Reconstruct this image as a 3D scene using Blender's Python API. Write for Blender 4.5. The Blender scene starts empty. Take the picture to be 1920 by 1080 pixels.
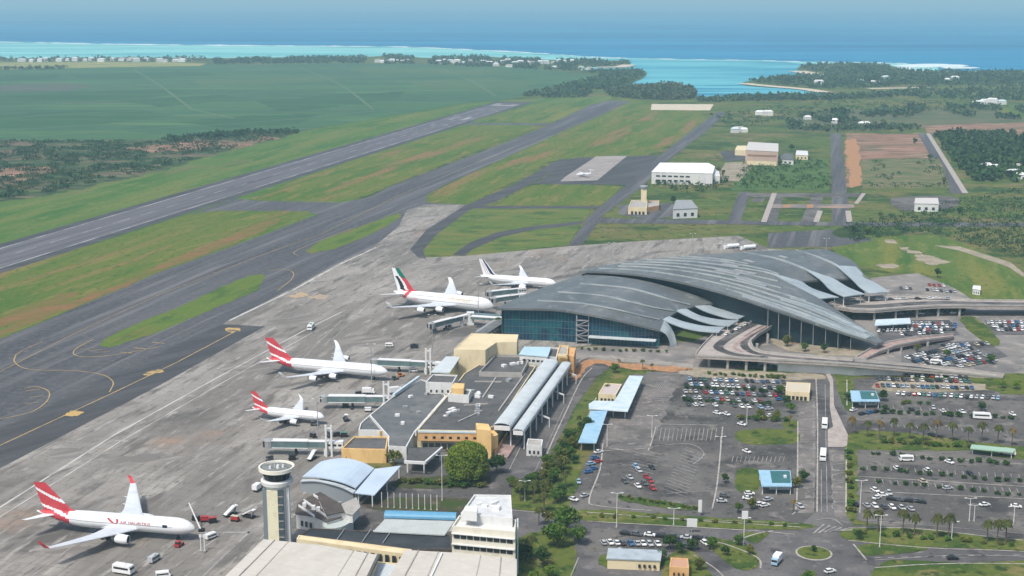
import bpy, bmesh, math, random
from mathutils import Vector, Matrix, noise as mnoise
R = math.radians
SC = bpy.context.scene
COL = SC.collection
rnd = random.Random(11)

# ---------------------------------------------------------------- camera
CAM_H, FOC, HORIZON = 198.0, 2570.0, -6.0
PITCH = math.atan((540 - HORIZON) / FOC)
cd = bpy.data.cameras.new('camera')
cam = bpy.data.objects.new('camera', cd)
COL.objects.link(cam)
cam.location = (0, 0, CAM_H)
cam.rotation_euler = (math.pi / 2 - PITCH, 0, 0)
cd.sensor_width = 36
cd.lens = FOC / 1920 * 36
cd.clip_start = 1
cd.clip_end = 200000
SC.camera = cam
CP, SP = math.cos(PITCH), math.sin(PITCH)

def P(px, py, z=0.0):
    """place on the level z seen at a pixel of the 1920x1080 photograph"""
    x = (px - 960) / FOC
    u = -(py - 540) / FOC
    d = Vector((x, CP + u * SP, -SP + u * CP))
    t = (z - CAM_H) / d.z
    return Vector((0, 0, CAM_H)) + d * t

# ---------------------------------------------------------------- light
SUN_EL, SUN_AZ = R(58), R(215)
w = bpy.data.worlds.new('World')
SC.world = w
w.use_nodes = True
nt = w.node_tree
bg = nt.nodes['Background']
sky = nt.nodes.new('ShaderNodeTexSky')
sky.sky_type = 'NISHITA'
sky.sun_disc = False
sky.sun_elevation = SUN_EL
sky.sun_rotation = SUN_AZ
sky.air_density = 1.2
sky.dust_density = 4.0
sky.ozone_density = 1.5
nt.links.new(sky.outputs[0], bg.inputs[0])
bg.inputs[1].default_value = 0.11
sl = bpy.data.lights.new('sun', 'SUN')
sl.energy = 2.6
sl.angle = R(6)
sl.color = (1, 0.95, 0.87)
so = bpy.data.objects.new('sun', sl)
COL.objects.link(so)
so.rotation_euler = (math.pi / 2 - SUN_EL, 0, math.pi - SUN_AZ)
so.location = (0, 0, 400)
vs = SC.view_settings
vs.view_transform = 'Standard'
vs.look = 'None'
vs.exposure = 0.47
vs.gamma = 1
SC.cycles.use_denoising = True
SC.cycles.max_bounces = 5
SC.cycles.diffuse_bounces = 2
SC.cycles.glossy_bounces = 2
SC.cycles.transmission_bounces = 2
SC.cycles.transparent_max_bounces = 6
SC.cycles.volume_bounces = 0
SC.cycles.sample_clamp_indirect = 4

# ---------------------------------------------------------------- materials
def lin(c):
    return tuple((x / 255 / 12.92) if x <= 10 else ((x / 255 + 0.055) / 1.055) ** 2.4 for x in c)

MATS = {}
def mat(name, base, layers=(), rough=0.8, metal=0.0, spec=0.3, obj=False, bump=0.0, bscale=1.0, rand=0.0, waves=()):
    """layers: (colour, scale, lo, hi[, stretch xyz[, turn[, detail]]]) noise masks laid one over another;
    waves: (colour, spacing m, width 0..1, turn, strength) straight seams"""
    if name in MATS:
        return MATS[name]
    m = bpy.data.materials.new(name)
    m.use_nodes = True
    t = m.node_tree
    N = t.nodes
    L = t.links
    b = N['Principled BSDF']
    b.inputs['Roughness'].default_value = rough
    b.inputs['Metallic'].default_value = metal
    b.inputs['Specular IOR Level'].default_value = spec
    if obj:
        co = N.new('ShaderNodeTexCoord').outputs['Object']
    else:
        co = N.new('ShaderNodeNewGeometry').outputs['Position']
    cur = None
    rgb = N.new('ShaderNodeRGB')
    rgb.outputs[0].default_value = (*base, 1)
    cur = rgb.outputs[0]
    def mapped(stretch, turn):
        mp = N.new('ShaderNodeMapping')
        mp.inputs['Scale'].default_value = stretch
        mp.inputs['Rotation'].default_value = (0, 0, turn)
        L.new(co, mp.inputs[0])
        return mp.outputs[0]
    for i, l in enumerate(layers):
        c, s, lo, hi = l[:4]
        st = l[4] if len(l) > 4 else (1, 1, 1)
        tu = l[5] if len(l) > 5 else 0.0
        de = l[6] if len(l) > 6 else 5
        # turn first, then stretch
        mp = mapped((1, 1, 1), tu)
        mp2 = N.new('ShaderNodeMapping')
        mp2.inputs['Scale'].default_value = st
        mp2.inputs['Location'].default_value = (i * 17.3, i * 9.1, 0)
        L.new(mp, mp2.inputs[0])
        n = N.new('ShaderNodeTexNoise')
        n.inputs['Scale'].default_value = s
        n.inputs['Detail'].default_value = de
        n.inputs['Roughness'].default_value = 0.6
        L.new(mp2.outputs[0], n.inputs['Vector'])
        r = N.new('ShaderNodeMapRange')
        r.inputs['From Min'].default_value = lo
        r.inputs['From Max'].default_value = hi
        L.new(n.outputs['Fac'], r.inputs['Value'])
        mx = N.new('ShaderNodeMix')
        mx.data_type = 'RGBA'
        L.new(r.outputs[0], mx.inputs[0])
        L.new(cur, mx.inputs[6])
        mx.inputs[7].default_value = (*c, 1)
        cur = mx.outputs[2]
    for (c, sp, wd, tu, stg) in waves:
        mp = mapped((1, 1, 1), tu)
        sx = N.new('ShaderNodeSeparateXYZ')
        L.new(mp, sx.inputs[0])
        a = N.new('ShaderNodeMath'); a.operation = 'DIVIDE'
        L.new(sx.outputs[0], a.inputs[0]); a.inputs[1].default_value = sp
        f = N.new('ShaderNodeMath'); f.operation = 'FRACT'
        L.new(a.outputs[0], f.inputs[0])
        g = N.new('ShaderNodeMath'); g.operation = 'LESS_THAN'
        L.new(f.outputs[0], g.inputs[0]); g.inputs[1].default_value = wd
        h = N.new('ShaderNodeMath'); h.operation = 'MULTIPLY'
        L.new(g.outputs[0], h.inputs[0]); h.inputs[1].default_value = stg
        mx = N.new('ShaderNodeMix'); mx.data_type = 'RGBA'
        L.new(h.outputs[0], mx.inputs[0]); L.new(cur, mx.inputs[6])
        mx.inputs[7].default_value = (*c, 1)
        cur = mx.outputs[2]
    if rand:
        oi = N.new('ShaderNodeObjectInfo')
        r = N.new('ShaderNodeMapRange')
        r.inputs['To Min'].default_value = 1 - rand
        r.inputs['To Max'].default_value = 1 + rand
        L.new(oi.outputs['Random'], r.inputs['Value'])
        hs = N.new('ShaderNodeHueSaturation')
        L.new(r.outputs[0], hs.inputs['Value'])
        L.new(cur, hs.inputs['Color'])
        cur = hs.outputs[0]
    L.new(cur, b.inputs['Base Color'])
    if bump:
        n = N.new('ShaderNodeTexNoise')
        n.inputs['Scale'].default_value = bscale
        n.inputs['Detail'].default_value = 4
        L.new(co, n.inputs['Vector'])
        bp = N.new('ShaderNodeBump')
        bp.inputs['Strength'].default_value = bump
        L.new(n.outputs['Fac'], bp.inputs['Height'])
        L.new(bp.outputs[0], b.inputs['Normal'])
    MATS[name] = m
    return m

# ---------------------------------------------------------------- mesh builder
class MB:
    def __init__(s):
        s.v = []; s.f = []; s.m = []
    def add(s, pts, faces, mi=0):
        o = len(s.v)
        s.v += [tuple(p) for p in pts]
        for f in faces:
            s.f.append([o + i for i in f]); s.m.append(mi)
    def poly(s, pts, mi=0):
        s.add(pts, [list(range(len(pts)))], mi)
    def prism(s, top, zb, mi=0, mt=None):
        """top: list of 3D points (any heights), walls straight down to zb"""
        n = len(top)
        bot = [(p[0], p[1], zb) for p in top]
        o = len(s.v)
        s.v += [tuple(p) for p in top] + bot
        s.f.append([o + i for i in range(n)]); s.m.append(mi if mt is None else mt)
        s.f.append([o + n + i for i in reversed(range(n))]); s.m.append(mi)
        for i in range(n):
            j = (i + 1) % n
            s.f.append([o + i, o + n + i, o + n + j, o + j]); s.m.append(mi)
    def walls(s, pts, zb, zt, mi=0):
        n = len(pts)
        for i in range(n):
            a, b = pts[i], pts[(i + 1) % n]
            s.add([(a[0], a[1], zb), (b[0], b[1], zb), (b[0], b[1], zt), (a[0], a[1], zt)], [[0, 1, 2, 3]], mi)
    def box(s, c, d, rz=0.0, mi=0, taper=1.0):
        cx, cy, cz = c; x, y, z = d[0] / 2, d[1] / 2, d[2] / 2
        ca, sa = math.cos(rz), math.sin(rz)
        pts = []
        for zz, k in ((-z, 1), (z, taper)):
            for xx, yy in ((-x, -y), (x, -y), (x, y), (-x, y)):
                xx *= k; yy *= k
                pts.append((cx + xx * ca - yy * sa, cy + xx * sa + yy * ca, cz + zz))
        s.add(pts, [[3, 2, 1, 0], [4, 5, 6, 7], [0, 1, 5, 4], [1, 2, 6, 5], [2, 3, 7, 6], [3, 0, 4, 7]], mi)
    def bar(s, a, b, w, h, mi=0):
        """box beam from a to b (3D), width w, height h, centred"""
        a = Vector(a); b = Vector(b)
        d = (b - a)
        side = Vector((-d.y, d.x, 0))
        if side.length < 1e-6:
            side = Vector((1, 0, 0))
        side = side.normalized() * w / 2
        up = d.cross(side).normalized() * h / 2
        if up.z < 0: up = -up
        pts = [a - side - up, a + side - up, a + side + up, a - side + up, b - side - up, b + side - up, b + side + up, b - side + up]
        s.add(pts, [[3, 2, 1, 0], [4, 5, 6, 7], [0, 1, 5, 4], [1, 2, 6, 5], [2, 3, 7, 6], [3, 0, 4, 7]], mi)
    def tube(s, path, r, n=8, mi=0, cap=True):
        path = [Vector(p) for p in path]
        if not isinstance(r, (list, tuple)): r = [r] * len(path)
        rings = []
        for i, p in enumerate(path):
            d = (path[min(i + 1, len(path) - 1)] - path[max(i - 1, 0)]).normalized()
            ref = Vector((0, 0, 1)) if abs(d.z) < 0.9 else Vector((1, 0, 0))
            a = d.cross(ref).normalized(); b = d.cross(a)
            rings.append([p + (a * math.cos(2 * math.pi * k / n) + b * math.sin(2 * math.pi * k / n)) * r[i] for k in range(n)])
        s.rings(rings, mi, cap)
    def rings(s, rings, mi=0, cap=True, fn=None):
        o = len(s.v); n = len(rings[0])
        for rg in rings: s.v += [tuple(p) for p in rg]
        for i in range(len(rings) - 1):
            for k in range(n):
                k2 = (k + 1) % n
                s.f.append([o + i * n + k, o + i * n + k2, o + (i + 1) * n + k2, o + (i + 1) * n + k])
                s.m.append(fn(i, k) if fn else mi)
        if cap:
            s.f.append([o + k for k in reversed(range(n))]); s.m.append(fn(0, 0) if fn else mi)
            e = o + (len(rings) - 1) * n
            s.f.append([e + k for k in range(n)]); s.m.append(fn(len(rings) - 2, 0) if fn else mi)
    def lathe(s, prof, c=(0, 0, 0), n=16, mi=0, cap=True, fn=None):
        s.rings([[(c[0] + r * math.cos(2 * math.pi * k / n), c[1] + r * math.sin(2 * math.pi * k / n), c[2] + z) for k in range(n)] for r, z in prof], mi, cap, fn)
    def grid(s, rows, mi=0, fn=None):
        o = len(s.v); n = len(rows[0])
        for r in rows: s.v += [tuple(p) for p in r]
        for i in range(len(rows) - 1):
            for k in range(n - 1):
                s.f.append([o + i * n + k, o + i * n + k + 1, o + (i + 1) * n + k + 1, o + (i + 1) * n + k])
                s.m.append(fn(i, k) if fn else mi)
    def slab(s, rows, th, mi=0):
        low = [[(p[0], p[1], p[2] - th) for p in r] for r in rows]
        s.grid(rows, mi); s.grid(low, mi)
        s.grid([rows[0], low[0]], mi); s.grid([rows[-1], low[-1]], mi)
        s.grid([[r[0] for r in rows], [r[0] for r in low]], mi)
        s.grid([[r[-1] for r in rows], [r[-1] for r in low]], mi)
    def build(s, name, mats, parent=None, smooth=False, origin=None, tri=False):
        if origin is None and parent is not None:
            q = parent
            while q is not None and origin is None:
                origin = q.get('_o'); q = q.parent
        if origin is None: origin = (0, 0, 0)
        me = bpy.data.meshes.new(name)
        ox, oy, oz = origin
        me.from_pydata([(x - ox, y - oy, z - oz) for x, y, z in s.v], [], s.f)
        if not isinstance(mats, (list, tuple)): mats = [mats]
        for m in mats: me.materials.append(m)
        me.polygons.foreach_set('material_index', s.m)
        bm = bmesh.new(); bm.from_mesh(me)
        bmesh.ops.remove_doubles(bm, verts=bm.verts, dist=1e-4)
        if tri: bmesh.ops.triangulate(bm, faces=[f for f in bm.faces if len(f.verts) > 4])
        bmesh.ops.recalc_face_normals(bm, faces=bm.faces)
        bm.to_mesh(me); bm.free()
        if smooth:
            for p in me.polygons: p.use_smooth = True
        o = bpy.data.objects.new(name, me)
        COL.objects.link(o)
        if parent is not None: o.parent = parent
        elif origin != (0, 0, 0): o.location = origin
        return o

def tag(o, label=None, cat=None, group=None, kind=None):
    if label: o['label'] = label
    if cat: o['category'] = cat
    if group: o['group'] = group
    if kind: o['kind'] = kind
    return o

def thing(name, label, cat, loc=(0, 0, 0), rz=0.0, group=None, world=False):
    """an Empty at the base of a thing; with world=True its parts are given in world coordinates"""
    o = bpy.data.objects.new(name, None)
    COL.objects.link(o)
    o.empty_display_size = 0.5
    o.location = loc; o.rotation_euler = (0, 0, rz)
    if world: o['_o'] = tuple(loc)
    return tag(o, label, cat, group)

def copy_tree(o, parent=None, kids=None):
    c = o.copy(); COL.objects.link(c)
    if parent is not None: c.parent = parent
    for ch in (kids if kids is not None else o.children): copy_tree(ch, c)
    return c

def smooth_line(pts, n=8, closed=False):
    """Catmull-Rom through points (tuples of any length)"""
    out = []
    m = len(pts)
    rng = range(m) if closed else range(m - 1)
    for i in rng:
        p = [pts[(i + k) % m] if closed else pts[max(0, min(m - 1, i + k))] for k in (-1, 0, 1, 2)]
        for j in range(n):
            t = j / n
            out.append(tuple(0.5 * (2 * b + (c - a) * t + (2 * a - 5 * b + 4 * c - d) * t * t + (3 * b - a - 3 * c + d) * t ** 3)
                             for a, b, c, d in zip(*p)))
    if not closed: out.append(tuple(pts[-1]))
    return out

def resample(pts, n):
    pts = [Vector(p) for p in pts]
    L = [0]
    for a, b in zip(pts, pts[1:]): L.append(L[-1] + (b - a).length)
    out = []
    k = 0
    for i in range(n):
        s = L[-1] * i / (n - 1)
        while k < len(L) - 2 and L[k + 1] < s: k += 1
        t = (s - L[k]) / max(1e-9, L[k + 1] - L[k])
        out.append(pts[k].lerp(pts[k + 1], t))
    return out

def ragged(px, rag):
    """uneven natural edge: the outline is divided finely and pushed about by noise"""
    out = []
    n = len(px)
    for i in range(n):
        a, b_ = Vector(px[i]), Vector(px[(i + 1) % n])
        L_ = (b_ - a).length
        k = max(1, min(60, int(L_ / 4)))
        for j in range(k):
            q = a.lerp(b_, j / k)
            if -20 < q.x < 1940 and q.y < 1100:
                m_ = mnoise.noise(Vector((q.x * .035, q.y * .13, 3.3))) + .6 * mnoise.noise(Vector((q.x * .11, q.y * .4, 9.1)))
                m2 = mnoise.noise(Vector((q.x * .05, q.y * .2, 21.7)))
                q = Vector((q.x + m2 * rag * 3.2, q.y + m_ * rag))
            out.append((q.x, q.y))
    return out

def sheet(name, px, m, z=0.0, sm=0, world=None, kind='structure', rag=0.0):
    """a level sheet of ground cover; px outline in photograph pixels"""
    if sm: px = smooth_line(px, sm, True)
    if rag and px: px = ragged(px, rag)
    pts = [P(x, y, z) for x, y in px] if world is None else [Vector((q[0], q[1], q[2] if len(q) > 2 else z)) for q in world]
    b = MB(); b.poly(pts)
    o = b.build(name, m, tri=True)
    for p in o.data.polygons:
        if p.normal.z < 0: p.flip()
    return tag(o, kind=kind)

def band(px, wd, z=0.0):
    """outline of a strip of constant width (m) along pixel points, in world xy"""
    pts = [P(x, y, z) for x, y in px]
    return wband(pts, wd)

def wband(pts, wd):
    l, r = [], []
    for i, p in enumerate(pts):
        d = (pts[min(i + 1, len(pts) - 1)] - pts[max(i - 1, 0)]); d.z = 0; d.normalize()
        n = Vector((-d.y, d.x, 0)) * wd / 2
        l.append((p + n)[:2]); r.append((p - n)[:2])
    return l, r

def strip(b, px, wd, z, mi=0, sm=0):
    if sm: px = smooth_line(px, sm)
    l, r = band(px, wd, z)
    b.grid([[(x, y, z) for x, y in l], [(x, y, z) for x, y in r]], mi)

def line_mark(name, lines, m, z):
    b = MB()
    for px, wd, *q in lines:
        strip(b, px, wd, z, 0, q[0] if q else 0)
    o = b.build(name, m)
    for p in o.data.polygons:
        if p.normal.z < 0: p.flip()
    return tag(o, kind='structure')
HAZE = 1.05e-4
# ================================================================ SETTING
G1, G2, G3 = (0.075, 0.13, 0.022), (0.045, 0.085, 0.022), (0.13, 0.14, 0.035)
M_ground = mat('grass_land', (0.08, 0.118, 0.027), [
    ((0.14, 0.13, 0.045), 0.006, 0.46, 0.58, (1, 2.2, 1)), ((0.032, 0.068, 0.018), 0.012, 0.5, 0.60, (1, 1.6, 1)), ((0.19, 0.14, 0.085), 0.009, 0.60, 0.67, (1, 2, 1)),
    ((0.13, 0.155, 0.045), 0.06, 0.54, 0.66), ((0.028, 0.055, 0.015), 0.12, 0.55, 0.64), ((0.03, 0.055, 0.015), 0.6, 0.55, 0.7)], rough=0.95, spec=0.1)
M_lush = mat('lush_grass', (0.085, 0.132, 0.028), [
    ((0.155, 0.16, 0.035), 0.008, 0.46, 0.60, (.35, 3, 1), R(-75)), ((0.045, 0.105, 0.018), 0.014, 0.5, 0.62, (.4, 2.5, 1), R(-75)), ((0.14, 0.165, 0.045), 0.06, 0.54, 0.66, (.5, 2, 1), R(-75)),
    ((0.04, 0.085, 0.016), 0.22, .55, .66), ((0.17, 0.14, 0.06), .03, .62, .70, (.4, 2, 1), R(-75))], rough=0.95, spec=0.1)
M_dry = mat('dry_grass', (0.10, 0.135, 0.024), [
    ((0.058, 0.118, 0.016), 0.010, 0.47, 0.58, (.35, 2.6, 1), R(-75)), ((0.20, 0.125, 0.055), 0.011, 0.54, 0.64, (0.3, 3.0, 1), R(-75)), ((0.155, 0.15, 0.04), 0.04, .53, .64, (.4, 2, 1), R(-75)),
    ((0.045, 0.085, 0.016), 0.16, 0.56, 0.66, (.6, 1.6, 1), R(-75)), ((.17, .13, .05), .35, .58, .68)], rough=0.95, spec=0.1)
M_orange = mat('orange_dry_grass', (0.20, 0.115, 0.05), [((0.105, 0.125, 0.028), 0.02, 0.44, 0.6, (0.4, 2.4, 1), R(-65)), 
    ((0.12, 0.125, 0.03), 0.03, 0.46, 0.66, (0.5, 3, 1), R(-24)), ((0.15, 0.09, 0.04), 0.2, 0.5, 0.7)], rough=0.95, spec=0.1)
M_cane = mat('cane', (0.05, 0.118, 0.05), [  # crop green toned down, cloud shadow over the field put into its colour
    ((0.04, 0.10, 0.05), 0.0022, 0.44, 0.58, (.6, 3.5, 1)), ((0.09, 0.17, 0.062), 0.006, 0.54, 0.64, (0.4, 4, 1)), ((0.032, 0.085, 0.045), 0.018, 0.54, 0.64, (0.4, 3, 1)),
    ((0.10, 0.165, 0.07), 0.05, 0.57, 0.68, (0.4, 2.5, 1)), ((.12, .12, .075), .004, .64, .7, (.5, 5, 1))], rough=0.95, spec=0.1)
M_scrub = mat('scrub_soil', (0.06, 0.085, 0.04), [
    ((0.17, 0.115, 0.085), 0.007, 0.50, 0.58, (.6, 3, 1)), ((0.035, 0.07, 0.028), 0.012, 0.47, 0.55, (.7, 2.5, 1)), ((0.10, 0.12, 0.045), 0.02, .54, .62, (.6, 2.5, 1)),
    ((0.022, 0.045, 0.02), 0.05, 0.52, 0.6, (1, 2, 1)), ((.2, .15, .11), .03, .6, .66, (1, 2, 1))], rough=0.95, spec=0.1)
M_soil = mat('red_soil', (0.25, 0.145, 0.10), [
    ((0.13, 0.11, 0.065), 0.012, 0.48, 0.58, (1, 2.4, 1)), ((0.36, 0.24, 0.175), 0.02, 0.54, 0.63, (.6, 3, 1)), ((0.15, 0.085, 0.06), 0.04, 0.54, 0.62, (.7, 2, 1))], rough=0.95, spec=0.1)
M_orsoil = mat('orange_soil', (0.34, 0.18, 0.09), [((0.30, 0.17, 0.09), 0.12, 0.42, 0.65), ((0.50, 0.30, 0.17), 0.4, 0.5, 0.75)], rough=0.95, spec=0.1)
M_sand = mat('sand', (0.55, 0.48, 0.38), [((0.4, 0.36, 0.27), 0.1, 0.45, 0.7)], rough=0.95, spec=0.1)
M_pavedirt = mat('pale_dirt', (0.30, 0.26, 0.20), [((0.19, 0.17, 0.12), 0.06, 0.42, 0.62), ((0.4, 0.34, 0.27), 0.3, 0.5, 0.75)], rough=0.95, spec=0.1)
M_wood = mat('wood_floor', (0.03, 0.055, 0.02), [((0.055, 0.08, 0.03), 0.03, 0.45, 0.65, (1, 2, 1))], rough=1, spec=0.05)
M_asph = mat('asphalt', (0.088, 0.088, 0.095), [
    ((0.062, 0.063, 0.07), 0.016, 0.42, 0.58, (0.2, 3.5, 1), R(-75)), ((0.15, 0.145, 0.15), 0.02, 0.53, 0.66, (0.12, 4.5, 1), R(-75)), ((0.05, 0.05, 0.056), 0.05, .55, .66, (0.12, 4, 1), R(-75)),
    ((0.12, 0.118, 0.122), 0.25, 0.5, 0.72)], rough=0.9, spec=0.25)
M_runway = mat('runway_asphalt', (0.108, 0.104, 0.117), [
    ((0.14, 0.135, 0.15), 0.02, 0.45, 0.65, (0.2, 5, 1), R(-74)), ((0.062, 0.062, 0.068), 0.03, 0.5, 0.66, (0.15, 6, 1), R(-74))], rough=0.9, spec=0.25)
M_dark = mat('dark_asphalt', (0.052, 0.053, 0.057), [((0.085, 0.085, 0.09), 0.03, 0.42, 0.65, (0.3, 3, 1), R(-50)), ((0.05, 0.05, 0.055), 0.3, 0.5, 0.75)], rough=0.9, spec=0.25)
M_conc = mat('apron_concrete', (0.25, 0.234, 0.212), [
    ((0.175, 0.163, 0.147), 0.012, 0.44, 0.58, (0.6, 1.5, 1), R(-75)), ((0.315, 0.298, 0.272), 0.02, 0.53, 0.66, (0.5, 1.7, 1), R(-75)),
    ((0.10, 0.095, 0.088), 0.017, 0.56, 0.66, (0.6, 1.7, 1), R(-40)), ((0.125, 0.115, 0.104), 0.07, 0.53, 0.64, (0.4, 1.8, 1), R(-75)),
    ((0.26, 0.195, 0.15), 0.012, 0.61, 0.70, (1, 1, 1), R(-10)), ((0.33, 0.314, 0.288), 0.11, 0.56, 0.68, (.35, 1.8, 1), R(-75)), ((0.10, 0.093, 0.085), 0.35, 0.57, 0.69, (.5, 1.6, 1), R(-75))], rough=0.9, spec=0.25,
    waves=[((0.11, 0.10, 0.095), 7.5, 0.06, R(-75), 0.45), ((0.11, 0.10, 0.095), 7.5, 0.06, R(15), 0.45), ((0.30, 0.28, 0.26), 37.5, 0.10, R(15), 0.25)])
M_conc_far = mat('old_apron_concrete', (0.30, 0.275, 0.26), [((0.22, 0.2, 0.19), 0.03, 0.42, 0.65), ((0.36, 0.33, 0.3), 0.2, 0.5, 0.75)], rough=0.9, spec=0.2)
M_road = mat('road_asphalt', (0.092, 0.089, 0.09), [((0.14, 0.133, 0.13), 0.025, 0.48, 0.6), ((0.055, 0.054, 0.055), 0.05, 0.53, 0.62), ((0.17, 0.16, 0.155), .2, .58, .68), ((.05, .05, .05), .6, .58, .7)], rough=0.9, spec=0.25)
M_lot = mat('car_park_asphalt', (0.088, 0.084, 0.08), [
    ((0.135, 0.127, 0.118), 0.016, 0.47, 0.57), ((0.05, 0.048, 0.047), 0.03, 0.52, 0.61), ((0.17, 0.158, 0.145), 0.09, 0.57, 0.65), ((0.045, 0.043, 0.042), .25, .57, .66), ((.19, .18, .165), .6, .6, .7)], rough=0.9, spec=0.25)
M_pave = mat('paving', (0.36, 0.32, 0.29), [((0.27, 0.24, 0.22), 0.2, 0.42, 0.65), ((0.45, 0.41, 0.37), 0.8, 0.5, 0.8)], rough=0.9)
M_pinkpave = mat('pink_paving', (0.36, 0.26, 0.23), [((0.25, 0.18, 0.17), 0.25, 0.42, 0.62)], rough=0.9)
M_kerb = mat('kerb_concrete', (0.38, 0.36, 0.33), [((0.17, 0.16, 0.15), 0.3, 0.45, 0.7)], rough=0.9)
M_mark = mat('white_marking', (0.50, 0.49, 0.47), [((0.27, 0.26, 0.25), 0.08, 0.44, 0.66)], rough=0.8)
M_faint = mat('worn_marking', (0.32, 0.31, 0.295), [((0.16, 0.155, 0.15), 0.15, 0.42, 0.66)], rough=0.85)
M_yel = mat('yellow_marking', (0.40, 0.29, 0.12), [((0.22, 0.18, 0.11), 0.12, 0.45, 0.7)], rough=0.85)
M_yelpad = mat('yellow_paint', (0.44, 0.30, 0.11), [((0.12, 0.11, 0.09), 0.12, 0.46, 0.6)], rough=0.85)
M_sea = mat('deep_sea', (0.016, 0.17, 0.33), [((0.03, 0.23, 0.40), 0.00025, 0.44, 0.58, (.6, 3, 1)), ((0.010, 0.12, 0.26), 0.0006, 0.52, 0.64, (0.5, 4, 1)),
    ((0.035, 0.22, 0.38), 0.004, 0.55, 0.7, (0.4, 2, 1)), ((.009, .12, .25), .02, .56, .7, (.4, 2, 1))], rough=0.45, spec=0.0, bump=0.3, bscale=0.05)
M_lagoon = mat('lagoon_water', (0.15, 0.44, 0.45), [((0.24, 0.54, 0.53), 0.0010, 0.44, 0.56, (.6, 4, 1)), ((0.07, 0.30, 0.37), 0.0025, 0.52, 0.62, (0.5, 5, 1)), ((.3, .58, .55), .008, .58, .68, (.4, 4, 1))],
    rough=0.4, spec=0.0, bump=0.2, bscale=0.08)
M_bay = mat('bay_water', (0.06, 0.28, 0.38), [((0.12, 0.40, 0.46), 0.0016, 0.44, 0.56, (.7, 3, 1)), ((0.03, 0.19, 0.31), 0.003, 0.52, 0.62, (0.5, 5, 1)), ((.14, .42, .47), .01, .58, .68, (.4, 3, 1))],
    rough=0.4, spec=0.0, bump=0.2, bscale=0.08)
M_foam = mat('surf_foam', (0.66, 0.74, 0.75), [((0.45, 0.66, 0.68), 0.02, 0.45, 0.65, (0.4, 2, 1))], rough=0.9)

# sea, lagoon, reef
b = MB(); n = 96
ring = [(0, 0)] + []
rad = [0, 3000, 6000, 12000, 24000, 40000]
rows = [[(r * math.cos(2 * math.pi * k / n), r * math.sin(2 * math.pi * k / n), -2.5) for k in range(n + 1)] for r in rad[1:]]
b.grid(rows)
b.poly(rows[0][:-1])
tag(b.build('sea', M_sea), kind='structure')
reef = [(-900, 70), (-300, 75), (0, 78.5), (200, 82.5), (430, 85), (640, 86.5), (760, 88), (860, 92), (1000, 99), (1100, 106), (1180, 109), (1300, 111.5), (1420, 113), (1500, 115.5), (1620, 117), (1700, 119)]
sheet('lagoon', reef + [(1760, 126), (1750, 150), (1300, 200), (1000, 190), (1080, 120), (700, 118), (0, 122), (-900, 125)], M_lagoon, -1.8)
sheet('bay', [(1120, 112.5), (1300, 113.5), (1480, 117), (1545, 130), (1600, 150), (1620, 185), (1300, 192), (1100, 185), (1180, 140)], M_bay, -1.5, 3)
# surf breaking on the reef
b = MB()
pl = smooth_line(reef, 14)
up, lo = [], []
for i, (x, y) in enumerate(pl):
    k = mnoise.noise(Vector((x * 0.03, 3.1, 0))) + 0.5 * mnoise.noise(Vector((x * 0.11, 7.7, 0)))
    t = max(0.05, 0.65 + 1.5 * k) * (1.0 if x < 1180 else 0.55)
    up.append(P(x, y - t * 0.8, -1.2)); lo.append(P(x, y + t * 0.9, -1.2))
b.grid([up, lo])
tag(b.build('reef_surf', M_foam), kind='structure')
for cx, cy, wx, wy in ((1745, 123, 70, 3.2), (1690, 128, 26, 2.0), (1800, 127, 36, 1.6)):
    pts = []
    for k in range(40):
        a = 2 * math.pi * k / 40
        q = 1 + 0.35 * mnoise.noise(Vector((math.cos(a) * 2.2, math.sin(a) * 2.2, cx)))
        pts.append((cx + wx * q * math.cos(a), cy + wy * q * math.sin(a)))
    sheet('shore_surf', pts, M_foam, -1.2)

coast = [(-1800, 117), (-600, 113), (0, 110), (100, 108), (250, 107), (400, 109), (560, 107), (640, 107), (700, 106), (735, 103), (790, 108), (860, 109),
         (900, 105), (980, 110), (1060, 113), (1100, 112), (1175, 114), (1183, 119), (1170, 123), (1120, 124), (1085, 127), (1090, 132), (1140, 134),
         (1175, 131), (1205, 132), (1213, 138), (1205, 146), (1185, 155), (1160, 165), (1180, 164), (1230, 158), (1270, 158), (1295, 165), (1307, 175),
         (1306, 186), (1340, 184), (1400, 182), (1450, 178), (1490, 177), (1560, 180), (1590, 178), (1545, 173), (1500, 166), (1440, 163), (1400, 160),
         (1393, 154), (1420, 149), (1470, 143), (1510, 141), (1540, 143), (1540, 138), (1500, 134), (1494, 128), (1505, 122), (1570, 119), (1660, 121),
         (1685, 127), (1700, 131), (1790, 134), (1920, 132), (2500, 130), (3800, 132)]
land = [P(x, y, 0)[:2] for x, y in coast] + [(2500, -400), (-2500, -400)]
o = sheet('ground', None, M_ground, 0, world=land)
# beaches
def beach(px, wd):
    b = MB(); strip(b, px, wd, 0.12, 0, 4)
    tag(b.build('beach', M_sand), kind='structure')
beach([(1393, 156), (1420, 159), (1470, 163.5), (1510, 167), (1548, 173)], 34)
beach([(1494, 133), (1515, 136.5), (1545, 141)], 50)
beach([(1120, 125.5), (1160, 125.5), (1180, 121)], 45)
beach([(1628, 166), (1680, 165), (1745, 164)], 28)
beach([(1700, 131.5), (1780, 134.5), (1850, 134)], 40)

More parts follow.
